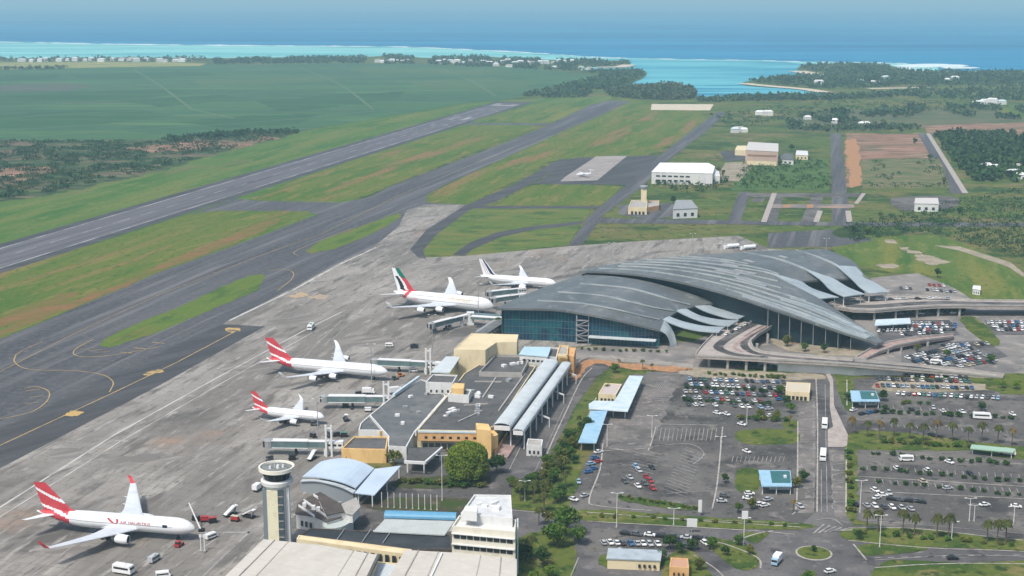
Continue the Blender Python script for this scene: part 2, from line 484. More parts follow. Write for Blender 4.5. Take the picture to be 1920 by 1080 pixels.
Z0 = 0.06
sheet('dry_field', [(-900, 121), (0, 117), (200, 116), (330, 117), (388, 119), (375, 123.5), (250, 125.5), (120, 128), (0, 131), (-900, 136)],
      mat('straw_field', (0.30, 0.28, 0.11), [((0.14, 0.18, 0.06), 0.01, 0.42, 0.62, (1, 4, 1))], rough=1, spec=0.1), 0.5)
cane = [(-1200, 133), (0, 131), (120, 128), (250, 126), (388, 121.5), (640, 119), (820, 121), (1000, 127), (1075, 137), (1140, 142), (1100, 152), (1040, 165),
        (985, 177), (960, 186), (870, 194), (700, 223), (560, 247), (470, 245), (300, 262), (100, 263), (0, 262), (-600, 275)]
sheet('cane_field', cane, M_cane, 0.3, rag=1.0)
for px in ([(0, 223), (130, 213), (260, 209)], [(140, 168), (250, 161), (420, 152), (640, 146)], [(360, 205), (440, 222)], [(700, 170), (900, 168), (985, 176)]):
    b = MB(); strip(b, px, 7, 0.45, 0, 4); tag(b.build('field_track', M_cane and mat('field_track', (0.085, 0.14, 0.07), rough=1)), kind='structure')
M_plot = mat('cut_cane', (0.075, 0.13, 0.058), [((0.06, 0.12, 0.05), 0.006, .44, .58, (.5, 3, 1)), ((.13, .16, .085), .03, .55, .66, (.4, 3, 1))], rough=1, spec=.05)
M_plot2 = mat('dense_cane', (0.036, 0.092, 0.045), [((0.055, 0.12, 0.05), 0.006, .46, .6, (.5, 3, 1)), ((.025, .07, .035), .03, .55, .66, (.4, 3, 1))], rough=1, spec=.05)
for i, px in enumerate(([(0, 178), (150, 172), (330, 166), (360, 176), (140, 190), (0, 196)], [(360, 150), (560, 142), (640, 150), (470, 160), (380, 162)], [(0, 215), (120, 209), (250, 206), (330, 216), (200, 232), (0, 240)], [(480, 190), (640, 176), (760, 172), (740, 186), (600, 204), (520, 208)],
        [(640, 128), (820, 126), (960, 132), (900, 140), (700, 138)], [(330, 228), (470, 216), (600, 214), (560, 232), (420, 240)], [(130, 140), (330, 134), (420, 138), (300, 146), (160, 148)], [(760, 152), (930, 148), (1010, 156), (960, 168), (800, 168)], [(0, 142), (120, 138), (100, 148), (0, 152)], [(200, 186), (420, 178), (460, 186), (300, 200)])):
    sheet('cane_plot', px, M_plot if i % 3 == 1 else M_plot2, 0.34 + .012 * i, rag=1.5)
for px in ([(0, 200), (180, 191), (420, 176), (700, 158), (960, 150)], [(0, 168), (250, 160), (520, 150), (800, 142), (1080, 140)], [(60, 255), (300, 240), (520, 226), (700, 208)], [(250, 130), (300, 160), (360, 205)], [(560, 126), (640, 160), (700, 205)], [(820, 126), (880, 150), (930, 180)], [(0, 245), (200, 233), (330, 226)]):
    b = MB(); strip(b, px, 6, 0.52, 0, 4); tag(b.build('field_track', mat('field_track', (0.085, 0.14, 0.07), rough=1)), kind='structure')
sheet('burnt_field', [(0, 160), (100, 156), (170, 160), (130, 170), (0, 172), (-100, 170)], mat('fallow', (0.09, 0.085, 0.065), [((0.045, 0.09, 0.05), 0.01, 0.45, 0.6, (1, 4, 1))], rough=1), 0.4, 3)
sheet('scrubland', [(-900, 290), (0, 262), (250, 263), (320, 257), (470, 246), (555, 250), (520, 262), (400, 290), (300, 321), (180, 345), (80, 368), (0, 378), (-600, 480)], M_scrub, 0.2, rag=4)
for pts in ([(0, 320), (60, 312), (110, 318), (60, 335), (0, 342)], [(240, 278), (330, 268), (430, 266), (400, 276), (290, 286)], [(420, 268), (520, 257), (500, 266), (440, 280)]):
    sheet('bare_soil', pts, M_soil, 0.26, 4, rag=5)

# right-hand fields
FM = [('scrub_field', [(1480, 222), (1570, 205), (1700, 200), (1860, 205), (2200, 212), (2200, 250), (1720, 240), (1560, 247), (1475, 244)],
       mat('rough_pasture', (0.10, 0.105, 0.05), [((0.05, 0.085, 0.03), 0.012, 0.44, 0.6, (1, 3, 1)), ((0.19, 0.13, 0.09), 0.02, 0.55, 0.68, (1, 3, 1))], rough=1)),
      ('meadow', [(1300, 195), (1500, 186), (1700, 190), (1920, 182), (2300, 182), (2300, 200), (1860, 204), (1570, 205), (1440, 224), (1340, 240)], M_ground),
      ('green_field', [(1880, 196), (2300, 190), (2300, 224), (1900, 222), (1870, 210)], M_lush),
      ('field', [(1395, 305), (1470, 298), (1552, 298), (1557, 357), (1370, 357)], mat('rank_grass', (0.045, 0.10, 0.02), [((0.075, 0.13, 0.025), 0.05, 0.42, 0.62), ((0.025, 0.06, 0.015), 0.09, 0.52, 0.7)], rough=1)),
      ('earthworks', [(1585, 250), (1735, 250), (1760, 296), (1612, 300), (1600, 350), (1585, 350)], M_soil),
      ('earthworks', [(1730, 236), (1800, 232), (2100, 228), (2100, 250), (1800, 252), (1740, 248)], M_soil),
      ('red_soil_strip', [(1586, 262), (1606, 260), (1618, 346), (1594, 352)], M_orsoil),
      ('waste_ground', [(1614, 300), (1760, 297), (1782, 352), (1616, 352)], mat('waste_grass', (0.14, 0.13, 0.06), [((0.06, 0.10, 0.025), 0.03, 0.44, 0.6, (1, 3, 1)), ((0.25, 0.17, 0.11), 0.05, 0.55, 0.7)], rough=1))]
for i, (nm, px, m) in enumerate(FM): sheet(nm, px, m, 0.08 + 0.012 * i, rag=2.2)
# grass round the runway and the terminal
sheet('runway_grass', [(-700, 660), (-700, 500), (0, 378), (80, 368), (180, 345), (300, 321), (400, 290), (520, 262), (560, 247), (700, 223), (870, 194), (960, 187), (1150, 180), (1200, 190), (1000, 235), (600, 400), (0, 640)], mat('strip_grass', (0.078, 0.138, 0.030), [((0.12, 0.15, 0.04), 0.008, 0.46, 0.6, (.35, 3, 1), R(-75)), ((0.045, 0.115, 0.02), 0.014, 0.5, 0.62, (.4, 2.5, 1), R(-75)), ((0.12, 0.16, 0.045), 0.06, 0.54, 0.66, (.5, 2, 1), R(-75)), ((.13, .125, .055), .006, .6, .68, (.6, 3, 1), R(-75)), ((.04, .09, .016), .2, .56, .66)], rough=.95, spec=.1), 0.03)
sheet('grass_verge', [(1150, 182), (1220, 193), (1345, 208), (1280, 262), (1210, 292), (1080, 297), (1030, 303), (880, 383), (790, 384), (830, 350), (975, 284)], M_dry, 0.034)
sheet('meadow', [(1560, 462), (1740, 440), (1860, 480), (1910, 505), (1890, 520), (1790, 525), (1740, 515), (1640, 505)], M_lush, 0.05, 3)
sheet('grass_bank', [(1750, 525), (1920, 515), (2200, 520), (2200, 566), (1830, 562)], M_lush, 0.045)
for px in ([(1715, 478), (1752, 481), (1778, 491), (1745, 496), (1722, 487)], [(1650, 496), (1672, 493), (1680, 500), (1655, 502)], [(1685, 462), (1705, 466), (1728, 476), (1700, 473)], [(1655, 449), (1672, 451), (1682, 458), (1665, 456)]):
    sheet('bare_ground', px, M_pavedirt, 0.09, 4, rag=4)
sheet('hollow', [(1585, 425), (1620, 424), (1620, 440), (1580, 446), (1560, 436)], M_wood, 0.08, 4)

# ---- runway, taxiways, apron
def ext(a, b_, k):
    a = Vector(a); b_ = Vector(b_); return a + (a - b_) * k
ru0, ru1, rl0, rl1 = P(0, 459), P(940, 193), P(0, 511.5), P(990, 194.5)
d = (rl1 - rl0).normalized()
wid = (ru0 - rl0) - d * (ru0 - rl0).dot(d)
RN = wid.normalized(); RW = wid.length
R0 = rl0 - d * 600; RL = (rl1 - R0).dot(d)
def RP(s, t, z): # s metres along, t metres across from the near edge
    p = R0 + d * s + RN * t; return (p.x, p.y, z)
sheet('runway', None, M_dark, world=[RP(0, -2, 0.07), RP(RL + 40, -2, 0.07), RP(RL + 40, RW + 2, 0.07), RP(0, RW + 2, 0.07)])
sheet('runway', None, M_runway, world=[RP(0, 9, 0.085), RP(RL, 9, 0.085), RP(RL, RW - 9, 0.085), RP(0, RW - 9, 0.085)])
b = MB()
def rq(s0, s1, t0, t1): b.add([RP(s0, t0, 0.1), RP(s1, t0, 0.1), RP(s1, t1, 0.1), RP(s0, t1, 0.1)], [[0, 1, 2, 3]])
rq(0, RL, 9.6, 11.2); rq(0, RL, RW - 11.2, RW - 9.6)
s = 20
while s < RL - 60:
    rq(s, s + 30, RW / 2 - .5, RW / 2 + .5); s += 50
for k in range(12):
    t = 13 + k * 1.9 + (0 if k < 6 else RW - 26 - 11 * 1.9)
    rq(RL - 40, RL - 8, t, t + 1.1)
for dist, n_ in ((150, 3), (300, 0), (450, 2), (600, 1)):
    if n_ == 0:
        rq(RL - 370, RL - 305, RW / 2 - 15, RW / 2 - 7); rq(RL - 370, RL - 305, RW / 2 + 7, RW / 2 + 15)
    else:
        for k in range(n_):
            for sg in (-1, 1): rq(RL - dist - 25, RL - dist, RW / 2 + sg * (9 + 3 * k) - 1, RW / 2 + sg * (9 + 3 * k) + 1)
rq(RL - 60, RL - 44, 10, RW - 10)
o = b.build('runway_marking', mat('runway_paint', (0.36, 0.36, 0.36), [((0.13, 0.13, 0.14), 0.03, 0.42, 0.6)], rough=.85))
for p in o.data.polygons:
    if p.normal.z < 0: p.flip()
tag(o, kind='structure')

sheet('taxiway', [(-500, 870), (0, 635), (63, 611), (300, 510), (433, 463), (583, 407), (640, 386), (700, 366), (730, 350), (923, 277), (1023, 237), (1107, 197), (1145, 188), (1182, 190),
                  (1120, 219), (1067, 241), (973, 284), (827, 350), (800, 366), (797, 378), (830, 382), (890, 384), (850, 440), (780, 500), (700, 480), (560, 640), (300, 830), (-500, 1330)], M_asph, 0.05)
sheet('taxiway', [(340, 408), (440, 372), (475, 376), (640, 380), (700, 368), (730, 362), (640, 405), (583, 400), (367, 400)], M_asph, 0.055)
sheet('taxiway', [(860, 229.5), (880, 230), (1060, 231.5), (1050, 235), (870, 233.5)], M_asph, 0.055)
b = MB()
for px in ([(-300, 770), (0, 650), (300, 525), (580, 417), (720, 362), (930, 281), (1030, 241), (1120, 199)],):
    strip(b, px, 2.0, 0.09)
o = b.build('taxiway_edge_line', mat('faint_edge', (0.085, 0.083, 0.085), rough=.9)); tag(o, kind='structure')

isl = [('grass_island', [(-700, 785), (-700, 745), (0, 513), (353, 403), (400, 395), (583, 396), (566, 410), (433, 461), (300, 508), (63, 609), (0, 634), (-500, 850)], M_dry),
       ('grass_island', [(185, 648), (200, 633), (270, 601), (333, 577), (410, 541), (467, 517), (492, 513), (498, 519), (480, 546), (430, 567), (350, 600), (290, 625), (233, 643), (205, 652)], mat('island_grass', (0.085, 0.135, 0.016), [((0.145, 0.12, 0.035), 0.02, 0.52, 0.62, (0.4, 2, 1), R(-75)), ((0.045, 0.10, 0.012), 0.04, 0.52, 0.62, (.5, 2, 1), R(-75)), ((.12, .15, .025), .2, .55, .66)], rough=1)),
       ('grass_island', [(572, 470), (600, 452), (660, 430), (710, 412), (748, 398), (751, 406), (725, 424), (680, 446), (625, 467), (585, 476)], MATS['island_grass']),
       ('grass_island', [(468, 372), (560, 337), (650, 304), (720, 283), (780, 265), (870, 236), (1005, 237), (980, 250), (900, 281), (730, 348), (690, 366), (640, 377), (475, 375)], M_dry),
       ('grass_island', [(882, 228), (940, 211), (995, 196), (1105, 196), (1070, 212), (1035, 230), (960, 230)], M_lush),
       ('grass_island', [(918, 386), (1000, 347), (1060, 344), (1168, 349), (1128, 387)], M_dry),
       ('grass_island', [(785, 478), (800, 444), (870, 392), (960, 389), (1112, 391), (1062, 461), (1000, 466), (890, 480), (800, 484)], mat('edge_grass', (0.08, 0.125, 0.02), [((0.13, 0.135, 0.03), 0.015, 0.48, 0.6, (1, 2, 1)), ((0.04, 0.085, 0.014), 0.03, 0.52, 0.62, (1, 2, 1)), ((.12, .15, .03), .15, .55, .66)], rough=1))]
for nm, px, m in isl: sheet(nm, px, m, 0.1, rag=1.2)
sheet('bare_soil', [(0, 622), (80, 580), (200, 542), (290, 502), (400, 455), (500, 415), (530, 412), (480, 438), (430, 458), (310, 503), (200, 552), (60, 606), (0, 630)], M_orange, 0.125, 3, rag=2.5)
sheet('bare_soil', [(0, 596), (70, 565), (150, 545), (100, 575), (40, 600), (0, 612)], M_orange, 0.15, 3, rag=2.5)

# old apron and its taxiways
sheet('taxiway', [(1050, 298), (1076, 298), (1000, 342), (930, 378), (880, 394), (818, 440), (793, 470), (800, 486), (783, 482), (769, 468), (800, 430), (880, 382), (960, 348)], M_dark, 0.12)
sheet('taxiway', [(848, 478), (880, 455), (930, 436), (1000, 424), (1095, 414), (1088, 421), (1000, 431), (940, 444), (885, 468), (872, 480)], M_dark, 0.13, 0)
sheet('old_apron', [(1078, 296), (1235, 291), (1205, 347), (1000, 345)], M_dark, 0.12)
sheet('old_apron', [(1118, 293), (1176, 292), (1120, 338), (1050, 340), (1062, 330)], M_conc_far, 0.135)
sheet('service_road', [(1345, 210), (1362, 210), (1332, 240), (1290, 272), (1245, 308), (1205, 350), (1132, 402), (1092, 458), (1064, 462), (1112, 398), (1180, 342), (1232, 296), (1290, 250)], M_asph, 0.14)
sheet('pad', [(1222, 195), (1338, 195.5), (1331, 207), (1220, 206)], M_sand, 0.12)
sheet('service_road', [(890, 386), (1130, 386), (1128, 391), (885, 391)], M_dark, 0.125)
sheet('yard', [(1440, 437), (1560, 430), (1640, 450), (1570, 462), (1440, 465)], M_asph, 0.06)

ap = [(-500, 1240), (0, 876), (300, 722), (497, 612), (417, 608), (430, 600), (547, 541), (640, 491), (703, 461), (748, 424), (762, 394), (800, 383), (872, 384), (800, 432), (770, 466), (785, 483),
      (870, 480), (1060, 462), (1200, 452), (1385, 442), (1442, 466), (1550, 475), (1500, 560), (1200, 640), (960, 660), (830, 680), (760, 760), (700, 820), (660, 1000), (500, 1120), (300, 1250), (-500, 1300)]
sheet('apron', ap, M_conc, 0.11)
sheet('taxilane', [(-500, 1105), (0, 806), (215, 700), (417, 608), (497, 612), (300, 722), (0, 878), (-500, 1190)], M_dark, 0.13)
def sk(x, y): return (x, y)
line_mark('apron_line', [([(-300, 1135), (0, 951), (215, 815), (400, 712), (575, 617), (640, 585)], 0.9), ([(-280, 1150), (0, 969), (225, 828), (405, 724), (585, 624)], 0.6),
                         ([(430, 601), (547, 545), (640, 494), (705, 464)], 1.6), ([(215, 826), (240, 827)], 0.7), ([(353, 742), (378, 743)], 0.7)], M_mark, 0.15)
line_mark('stand_line', [([(395, 855), (300, 900), (200, 1000)], 0.5), ([(480, 985), (380, 1080)], 0.9), ([(430, 1080), (505, 990)], 0.5), ([(640, 600), (560, 680)], 0.5),
                         ([(330, 1060), (420, 1000)], 0.6), ([(370, 998), (495, 998)], 1.4), ([(700, 560), (620, 640)], 0.4), ([(560, 800), (440, 900)], 0.4), ([(250, 940), (60, 1080)], 0.4)], M_faint, 0.15)
YL = [([(-200, 930), (0, 835), (215, 735), (330, 680), (440, 622)], 0.7, 0), ([(30, 665), (27, 678), (45, 690), (80, 694), (140, 695), (190, 702), (212, 716), (205, 735)], 0.6, 6),
      ([(30, 665), (45, 655), (80, 640)], 0.5, 0), ([(175, 636), (145, 652), (138, 663), (160, 669), (215, 665), (300, 650)], 0.6, 6), ([(500, 508), (535, 505), (550, 512), (545, 525), (520, 545)], 0.6, 6),
      ([(-30, 790), (50, 775), (85, 755), (92, 735), (70, 725), (45, 728)], 0.6, 6), ([(560, 480), (552, 472), (590, 455), (660, 428)], 0.5, 6),
      ([(0, 697), (140, 625), (300, 552), (480, 482), (600, 440), (735, 372), (930, 290)], 0.45, 0)]
for xx, yy in ((150, 655), (165, 658), (180, 661), (47, 733), (55, 745), (45, 757)): YL.append(([(xx, yy), (xx + 28, yy - 3)], 0.5, 0))
for xx, yy in ((250, 652), (225, 660), (285, 642)): YL.append(([(xx, yy), (xx + 24, yy + 2)], 0.9, 0))
line_mark('taxi_line', YL, M_yel, 0.16)
for cx, cy, s_ in ((437, 619, .85), (283, 699, .9), (138, 775, 1.0), (560, 553, .9), (598, 557, .9)):
    pts = []
    for k in range(26):
        a = 2 * math.pi * k / 26
        q = 1 + 0.5 * mnoise.noise(Vector((math.cos(a) * 1.6, math.sin(a) * 1.6, cx * .37)))
        pts.append((cx + 17 * s_ * q * math.cos(a) - 8 * math.sin(a) * s_ * .6, cy + 5.5 * s_ * q * math.sin(a)))
    sheet('stand_paint', pts, rag=3, m= M_yelpad if cx < 500 else mat('faded_yellow_paint', (0.40, 0.29, 0.17), [((0.28, 0.25, 0.21), 0.15, 0.42, 0.62)], rough=.9), z=0.17)
for cx, cy, wx, wy in ((240, 860, 60, 9), (130, 850, 40, 10), (560, 600, 45, 12), (330, 860, 30, 4), (470, 690, 50, 7), (690, 640, 60, 9), (120, 1030, 60, 8), (650, 700, 40, 5), (820, 500, 60, 5)):
    pts = []
    for k in range(30):
        a = 2 * math.pi * k / 30
        q = 1 + 0.6 * mnoise.noise(Vector((math.cos(a) * 1.8, math.sin(a) * 1.8, cy * .37)))
        pts.append((cx + wx * q * math.cos(a), cy + wy * q * math.sin(a) - 0.3 * wy * math.cos(a)))
    sheet('oil_stain', pts, rag=4, m= mat('stained_concrete', (0.16, 0.148, 0.135), [((0.27, 0.255, 0.235), 0.08, 0.46, 0.62, (0.3, 2, 1), R(-35))], rough=.9), z=0.135)

# ---- roads on the right
M_lay0 = mat('worn_path', (0.24, 0.20, 0.18), [((0.15, 0.14, 0.13), 0.03, .44, .58), ((.32, .22, .16), .02, .56, .64)], rough=.9)
road2 = [([(1557, 250), (1576, 250), (1594, 420), (1560, 420)], M_asph), ([(1721, 250), (1738, 250), (1809, 363), (1783, 363)], M_asph),
         ([(1364, 416), (1386, 360), (1408, 360), (1388, 416)], M_asph), ([(1432, 417), (1450, 362), (1470, 362), (1456, 417)], M_lot), ([(1500, 418), (1524, 362), (1545, 362), (1532, 418)], M_lot),
         ([(1100, 408), (1360, 413), (1600, 417), (2100, 418), (2100, 426), (1600, 424), (1340, 420), (1095, 418)], M_asph),
         ([(1400, 362), (1620, 362), (1620, 369), (1398, 370)], M_lot), ([(1440, 383), (1600, 383), (1603, 390), (1437, 390)], M_lay0)]
for i, (px, m) in enumerate(road2): sheet('road', px, m, 0.15 + 0.008 * i)
line_mark('footpath', [([(1432, 416), (1452, 362)], 5), ([(1530, 416), (1538, 395)], 5), ([(1593, 416), (1590, 395)], 5), ([(1740, 250), (1810, 362)], 6), ([(1605, 382), (1620, 362)], 4)], M_pave, 0.24)
for px in ([(1410, 372), (1438, 371), (1430, 378), (1410, 379)],): sheet('car_park', px, M_lot, 0.23)
for cx in (1468, 1512): sheet('orange_paving', [(cx, 384), (cx + 15, 383), (cx + 14, 389), (cx + 1, 389)], M_orsoil, 0.24, rag=1.5)
sheet('yard', [(1350, 285), (1400, 280), (1400, 300), (1360, 303)], M_dark, 0.14)
sheet('yard', [(1160, 384), (1270, 380), (1300, 398), (1225, 412), (1160, 402)], M_asph, 0.17)
sheet('yard', [(1672, 372), (1785, 368), (1790, 388), (1700, 396)], M_lot, 0.17, 4)
sheet('yard', [(1360, 305), (1420, 302), (1385, 340), (1340, 340)], M_pavedirt, 0.13)
sheet('road', [(1750, 460), (1800, 470), (1890, 500), (1920, 520), (1920, 512), (1895, 492), (1800, 462)], M_pavedirt, 0.1)

# ---- landside: the paved ground under the car parks
sheet('forecourt', [(960, 668), (1100, 650), (1300, 640), (1480, 560), (1640, 520), (1720, 512), (1790, 540), (1830, 566), (2300, 575), (2300, 720), (1400, 690), (1290, 705), (1180, 680)], mat('forecourt_paving', (0.22, 0.205, 0.19), [((0.13, 0.125, 0.12), 0.03, 0.42, 0.62), ((0.32, 0.28, 0.25), 0.1, 0.52, 0.7)], rough=.9), 0.09)
sheet('car_park', [(1115, 700), (1270, 696), (1540, 700), (1560, 720), (1560, 1000), (1300, 985), (1060, 968), (1075, 930), (1090, 880), (1120, 830), (1110, 780), (1180, 705)], M_lot, 0.12)
sheet('car_park', [(1585, 712), (1700, 700), (1880, 703), (2300, 720), (2300, 1050), (1920, 1020), (1650, 985), (1590, 970)], M_lot, 0.125)
sheet('car_park', [(1690, 655), (1760, 640), (1850, 640), (1890, 668), (1800, 690), (1690, 690)], M_road, 0.13)
sheet('car_park', [(1640, 600), (1780, 600), (1800, 628), (1650, 645)], M_road, 0.13)
sheet('car_park', [(1845, 600), (2100, 600), (2100, 628), (1860, 628)], M_road, 0.13)
sheet('road', [(1060, 672), (1120, 676), (1150, 684), (1120, 706), (1080, 760), (1045, 830), (1010, 900), (985, 905), (940, 880), (968, 830), (1020, 745)], M_road, 0.115)
sheet('road', [(940, 950), (1100, 962), (1300, 978), (1500, 988), (1530, 1000), (1540, 1100), (1000, 1100), (960, 1010)], M_road, 0.105)
sheet('road', [(1380, 990), (1620, 985), (2300, 1010), (2300, 1090), (1380, 1200)], M_road, 0.11)
sheet('forecourt', [(560, 1060), (700, 900), (760, 860), (905, 830), (950, 850), (960, 900), (960, 1080)], M_lot, 0.112)
sheet('car_park', [(1110, 990), (1330, 1005), (1345, 1035), (1100, 1035)], M_lot, 0.13)
sheet('road', [(1548, 700), (1566, 706), (1588, 770), (1586, 960), (1600, 985), (1530, 1010), (1500, 985), (1530, 960), (1535, 800), (1528, 720)], M_road, 0.14)
M_lay = mat('layby_paving', (0.17, 0.155, 0.145), [((0.10, 0.095, 0.09), 0.06, .44, .62), ((0.27, 0.25, 0.23), .25, .54, .68)], rough=.9)
sheet('layby', [(1497, 742), (1529, 744), (1530, 850), (1526, 962), (1492, 962), (1496, 850)], M_lay, 0.15)
sheet('layby', [(1554, 842), (1586, 846), (1584, 950), (1590, 975), (1565, 968)], M_lay, 0.152)
sheet('paving', [(1125, 770), (1230, 706), (1275, 706), (1215, 850), (1130, 840), (1120, 830)], M_lay, 0.127, rag=3)
GS = [  # grass and planting strips in the car parks
    [(1390, 806), (1490, 808), (1490, 832), (1388, 830)], [(1385, 880), (1425, 882), (1420, 920), (1380, 918)], [(1598, 810), (1700, 812), (1920, 838), (2200, 850), (2200, 870), (1900, 860), (1820, 845), (1604, 842)],
    [(1564, 700), (1600, 715), (1600, 770), (1580, 760), (1570, 730)], [(1585, 835), (1606, 845), (1606, 965), (1588, 960)], [(1470, 790), (1495, 788), (1493, 804), (1470, 804)],
    [(1100, 955), (1300, 968), (1500, 980), (1520, 990), (1400, 992), (1100, 976)], [(1590, 990), (1720, 990), (1920, 1012), (2300, 1040), (2300, 1065), (1920, 1033), (1740, 1025), (1590, 1012)],
    [(1640, 1065), (1800, 1055), (2300, 1062), (2300, 1250), (1640, 1250)], [(1322, 1015), (1350, 1010), (1400, 1022), (1422, 1045), (1418, 1065), (1380, 1066)], [(1165, 930), (1240, 938), (1300, 950), (1300, 957), (1230, 950), (1165, 938)],
    [(1045, 830), (1090, 800), (1120, 740), (1128, 700), (1190, 680), (1210, 702), (1180, 704), (1120, 765), (1085, 825), (1090, 870), (1075, 930), (1030, 930), (1010, 905)],
    [(1615, 1022), (1700, 1018), (1740, 1030), (1660, 1040), (1620, 1040)], [(1855, 705), (1900, 700), (2200, 715), (2200, 745), (1880, 738)], [(1000, 900), (1040, 930), (1060, 960), (960, 952), (965, 925)],
    [(1255, 1040), (1300, 1035), (1330, 1070), (1330, 1110), (1240, 1110)], [(970, 1010), (1060, 1000), (1080, 1040), (1060, 1110), (960, 1110)], [(745, 900), (905, 888), (900, 912), (760, 915)], [(1390, 1000), (1440, 1000), (1420, 1018), (1400, 1012)],
    [(1130, 1040), (1240, 1040), (1240, 1062), (1140, 1065)], [(1500, 1080), (1530, 1070), (1520, 1110), (1480, 1110)], [(700, 935), (880, 935), (860, 960), (700, 955)], [(1570, 560), (1590, 575), (1600, 610), (1560, 640), (1480, 650), (1470, 630)], [(1800, 600), (1830, 595), (1875, 640), (1850, 645)], [(1575, 700), (1600, 702), (1850, 720), (1860, 705), (1640, 697)]]
M_verge = mat('verge_grass', (0.095, 0.12, 0.026), [((0.045, 0.08, 0.018), 0.04, 0.48, 0.58), ((0.17, 0.15, 0.06), 0.06, 0.56, 0.65), ((0.03, 0.055, 0.014), 0.2, 0.54, 0.64), ((.15, .16, .04), .35, .57, .68)], rough=1, spec=0.1)
M_bed = mat('planting_bed', (0.07, 0.06, 0.045), [((0.045, 0.07, 0.02), 0.1, .42, .6), ((0.13, 0.10, 0.075), .2, .54, .7)], rough=1, spec=.1)
for i, px in enumerate(GS): sheet('grass_strip', px, M_bed if i in (17, 21) else M_verge, 0.2 + 0.003 * i, 3, rag=1.6)
for px in ([(1086, 682), (1110, 674), (1200, 683), (1290, 690), (1290, 697), (1190, 693), (1125, 683), (1102, 689), (1082, 712), (1073, 712)], [(1290, 690), (1460, 698), (1540, 702), (1520, 712), (1300, 706)], [(1430, 618), (1520, 640), (1600, 648), (1650, 660), (1600, 668), (1500, 662), (1460, 650)], [(1480, 640), (1510, 634), (1530, 642), (1500, 652)]):
    sheet('bare_soil', px, M_orsoil if px[0][0] not in (1290, 1430) else M_pavedirt, 0.29, 3, rag=2.5)
sheet('bare_ground', [(1640, 718), (1700, 708), (1860, 712), (1870, 730), (1660, 735)], M_pavedirt, 0.15, 2)
sheet('footpath', [(1543, 690), (1552, 690), (1562, 712), (1564, 760), (1578, 790), (1590, 815), (1588, 836), (1580, 838), (1552, 838), (1552, 805), (1562, 800), (1556, 765), (1556, 718)], M_pave, 0.3)
# roundabout
b = MB(); c = P(1526, 1038, 0)
for rr, z_, m_, nm in ((6.6, 0.3, M_kerb, 'roundabout_kerb'), (5.9, 0.42, M_verge, 'roundabout')):
    b = MB(); top = [(c.x + rr * math.cos(k * math.pi / 20), c.y + rr * math.sin(k * math.pi / 20), z_) for k in range(40)]
    b.prism(top, 0.1); tag(b.build(nm, m_), kind='structure')
# kerbs and markings
KB = [[(1010, 895), (1030, 840), (1062, 770), (1090, 712), (1110, 690)], [(1085, 830), (1105, 775), (1118, 745)], [(1100, 960), (1300, 975), (1500, 988)], [(1100, 977), (1400, 994), (1490, 1002)], [(1588, 712), (1588, 760)],
      [(1590, 990), (1720, 991), (1920, 1013), (2200, 1035)], [(1590, 1013), (1740, 1027), (1920, 1034), (2200, 1056)], [(1640, 1064), (1800, 1056), (2100, 1060)], [(1322, 1013), (1360, 1020), (1420, 1045), (1426, 1065)], [(1300, 1040), (1340, 1065), (1360, 1085)],
      [(1355, 800), (1345, 905), (1335, 955)], [(1496, 790), (1494, 940), (1485, 965)], [(1530, 710), (1533, 800), (1532, 960)], [(1587, 840), (1586, 960)], [(1130, 832), (1125, 880), (1105, 935), (1120, 948), (1220, 957)], [(1600, 1020), (1625, 1050)], [(1375, 1015), (1420, 1000), (1450, 995)],
      [(1230, 800), (1222, 828), (1215, 845)], [(1235, 795), (1345, 797)], [(1130, 845), (1215, 840)], [(1660, 850), (1920, 870), (2100, 880)], [(1610, 893), (1920, 912)], [(1610, 920), (1920, 935)], [(1240, 700), (1500, 708)], [(940, 955), (1090, 966)]]
line_mark('kerb', [(k, .6, 4) for k in KB], M_kerb, 0.3)
MK = []
for i in range(16):   # motorbike bays
    t = i / 15
    MK.append(([(1285 - 42 * t, 838 + 78 * t), (1318 - 30 * t, 848 + 84 * t)], 0.35))
for i in range(9):
    t = i / 8
    MK.append(([(1190 - 12 * t, 842 + 40 * t), (1240 - 16 * t, 852 + 42 * t)], 0.3))
for i in range(11):
    MK += [([(1500, 752 + 19 * i), (1526, 752 + 19 * i), (1526, 762 + 19 * i), (1500, 763 + 19 * i)], .35)]
for i in range(6):
    MK += [([(1584, 850 + 18 * i), (1562, 854 + 18 * i), (1563, 864 + 18 * i), (1583, 864 + 18 * i)], .4, 4)]
for i in range(13):
    MK += [([(1232 + 3.6 * i, 716 + 0.3 * i), (1225 + 3.6 * i, 726 + .3 * i)], .3)] if i < 8 else []
    MK += [([(1236 - 2 * i, 735 + 4 * i), (1262 - 2 * i, 736 + 4 * i)], .35), ([(1375 + 8 * i, 856), (1372 + 8 * i, 866)], .3), ([(1640 + 17 * i, 758 + i), (1643 + 17 * i, 765 + i)], .35)]
for i in range(14):
    MK.append(([(1240 + 8 * i, 803), (1236 + 8 * i, 826)], 0.3))
for i in range(6):
    MK.append(([(1525 + 12 * i - (i * 2), 1000 - i), (1545 + 11 * i, 983 + i * 2)], 0.8))
for i in range(20):
    MK += [([(1625 + 15 * i, 872 + .9 * i), (1627 + 15 * i, 880 + .9 * i)], .3), ([(1640 + 14 * i, 898 + .9 * i), (1643 + 14 * i, 906 + .9 * i)], .3), ([(1670 + 12 * i, 795 + .6 * i), (1673 + 12 * i, 801 + .6 * i)], .3)]
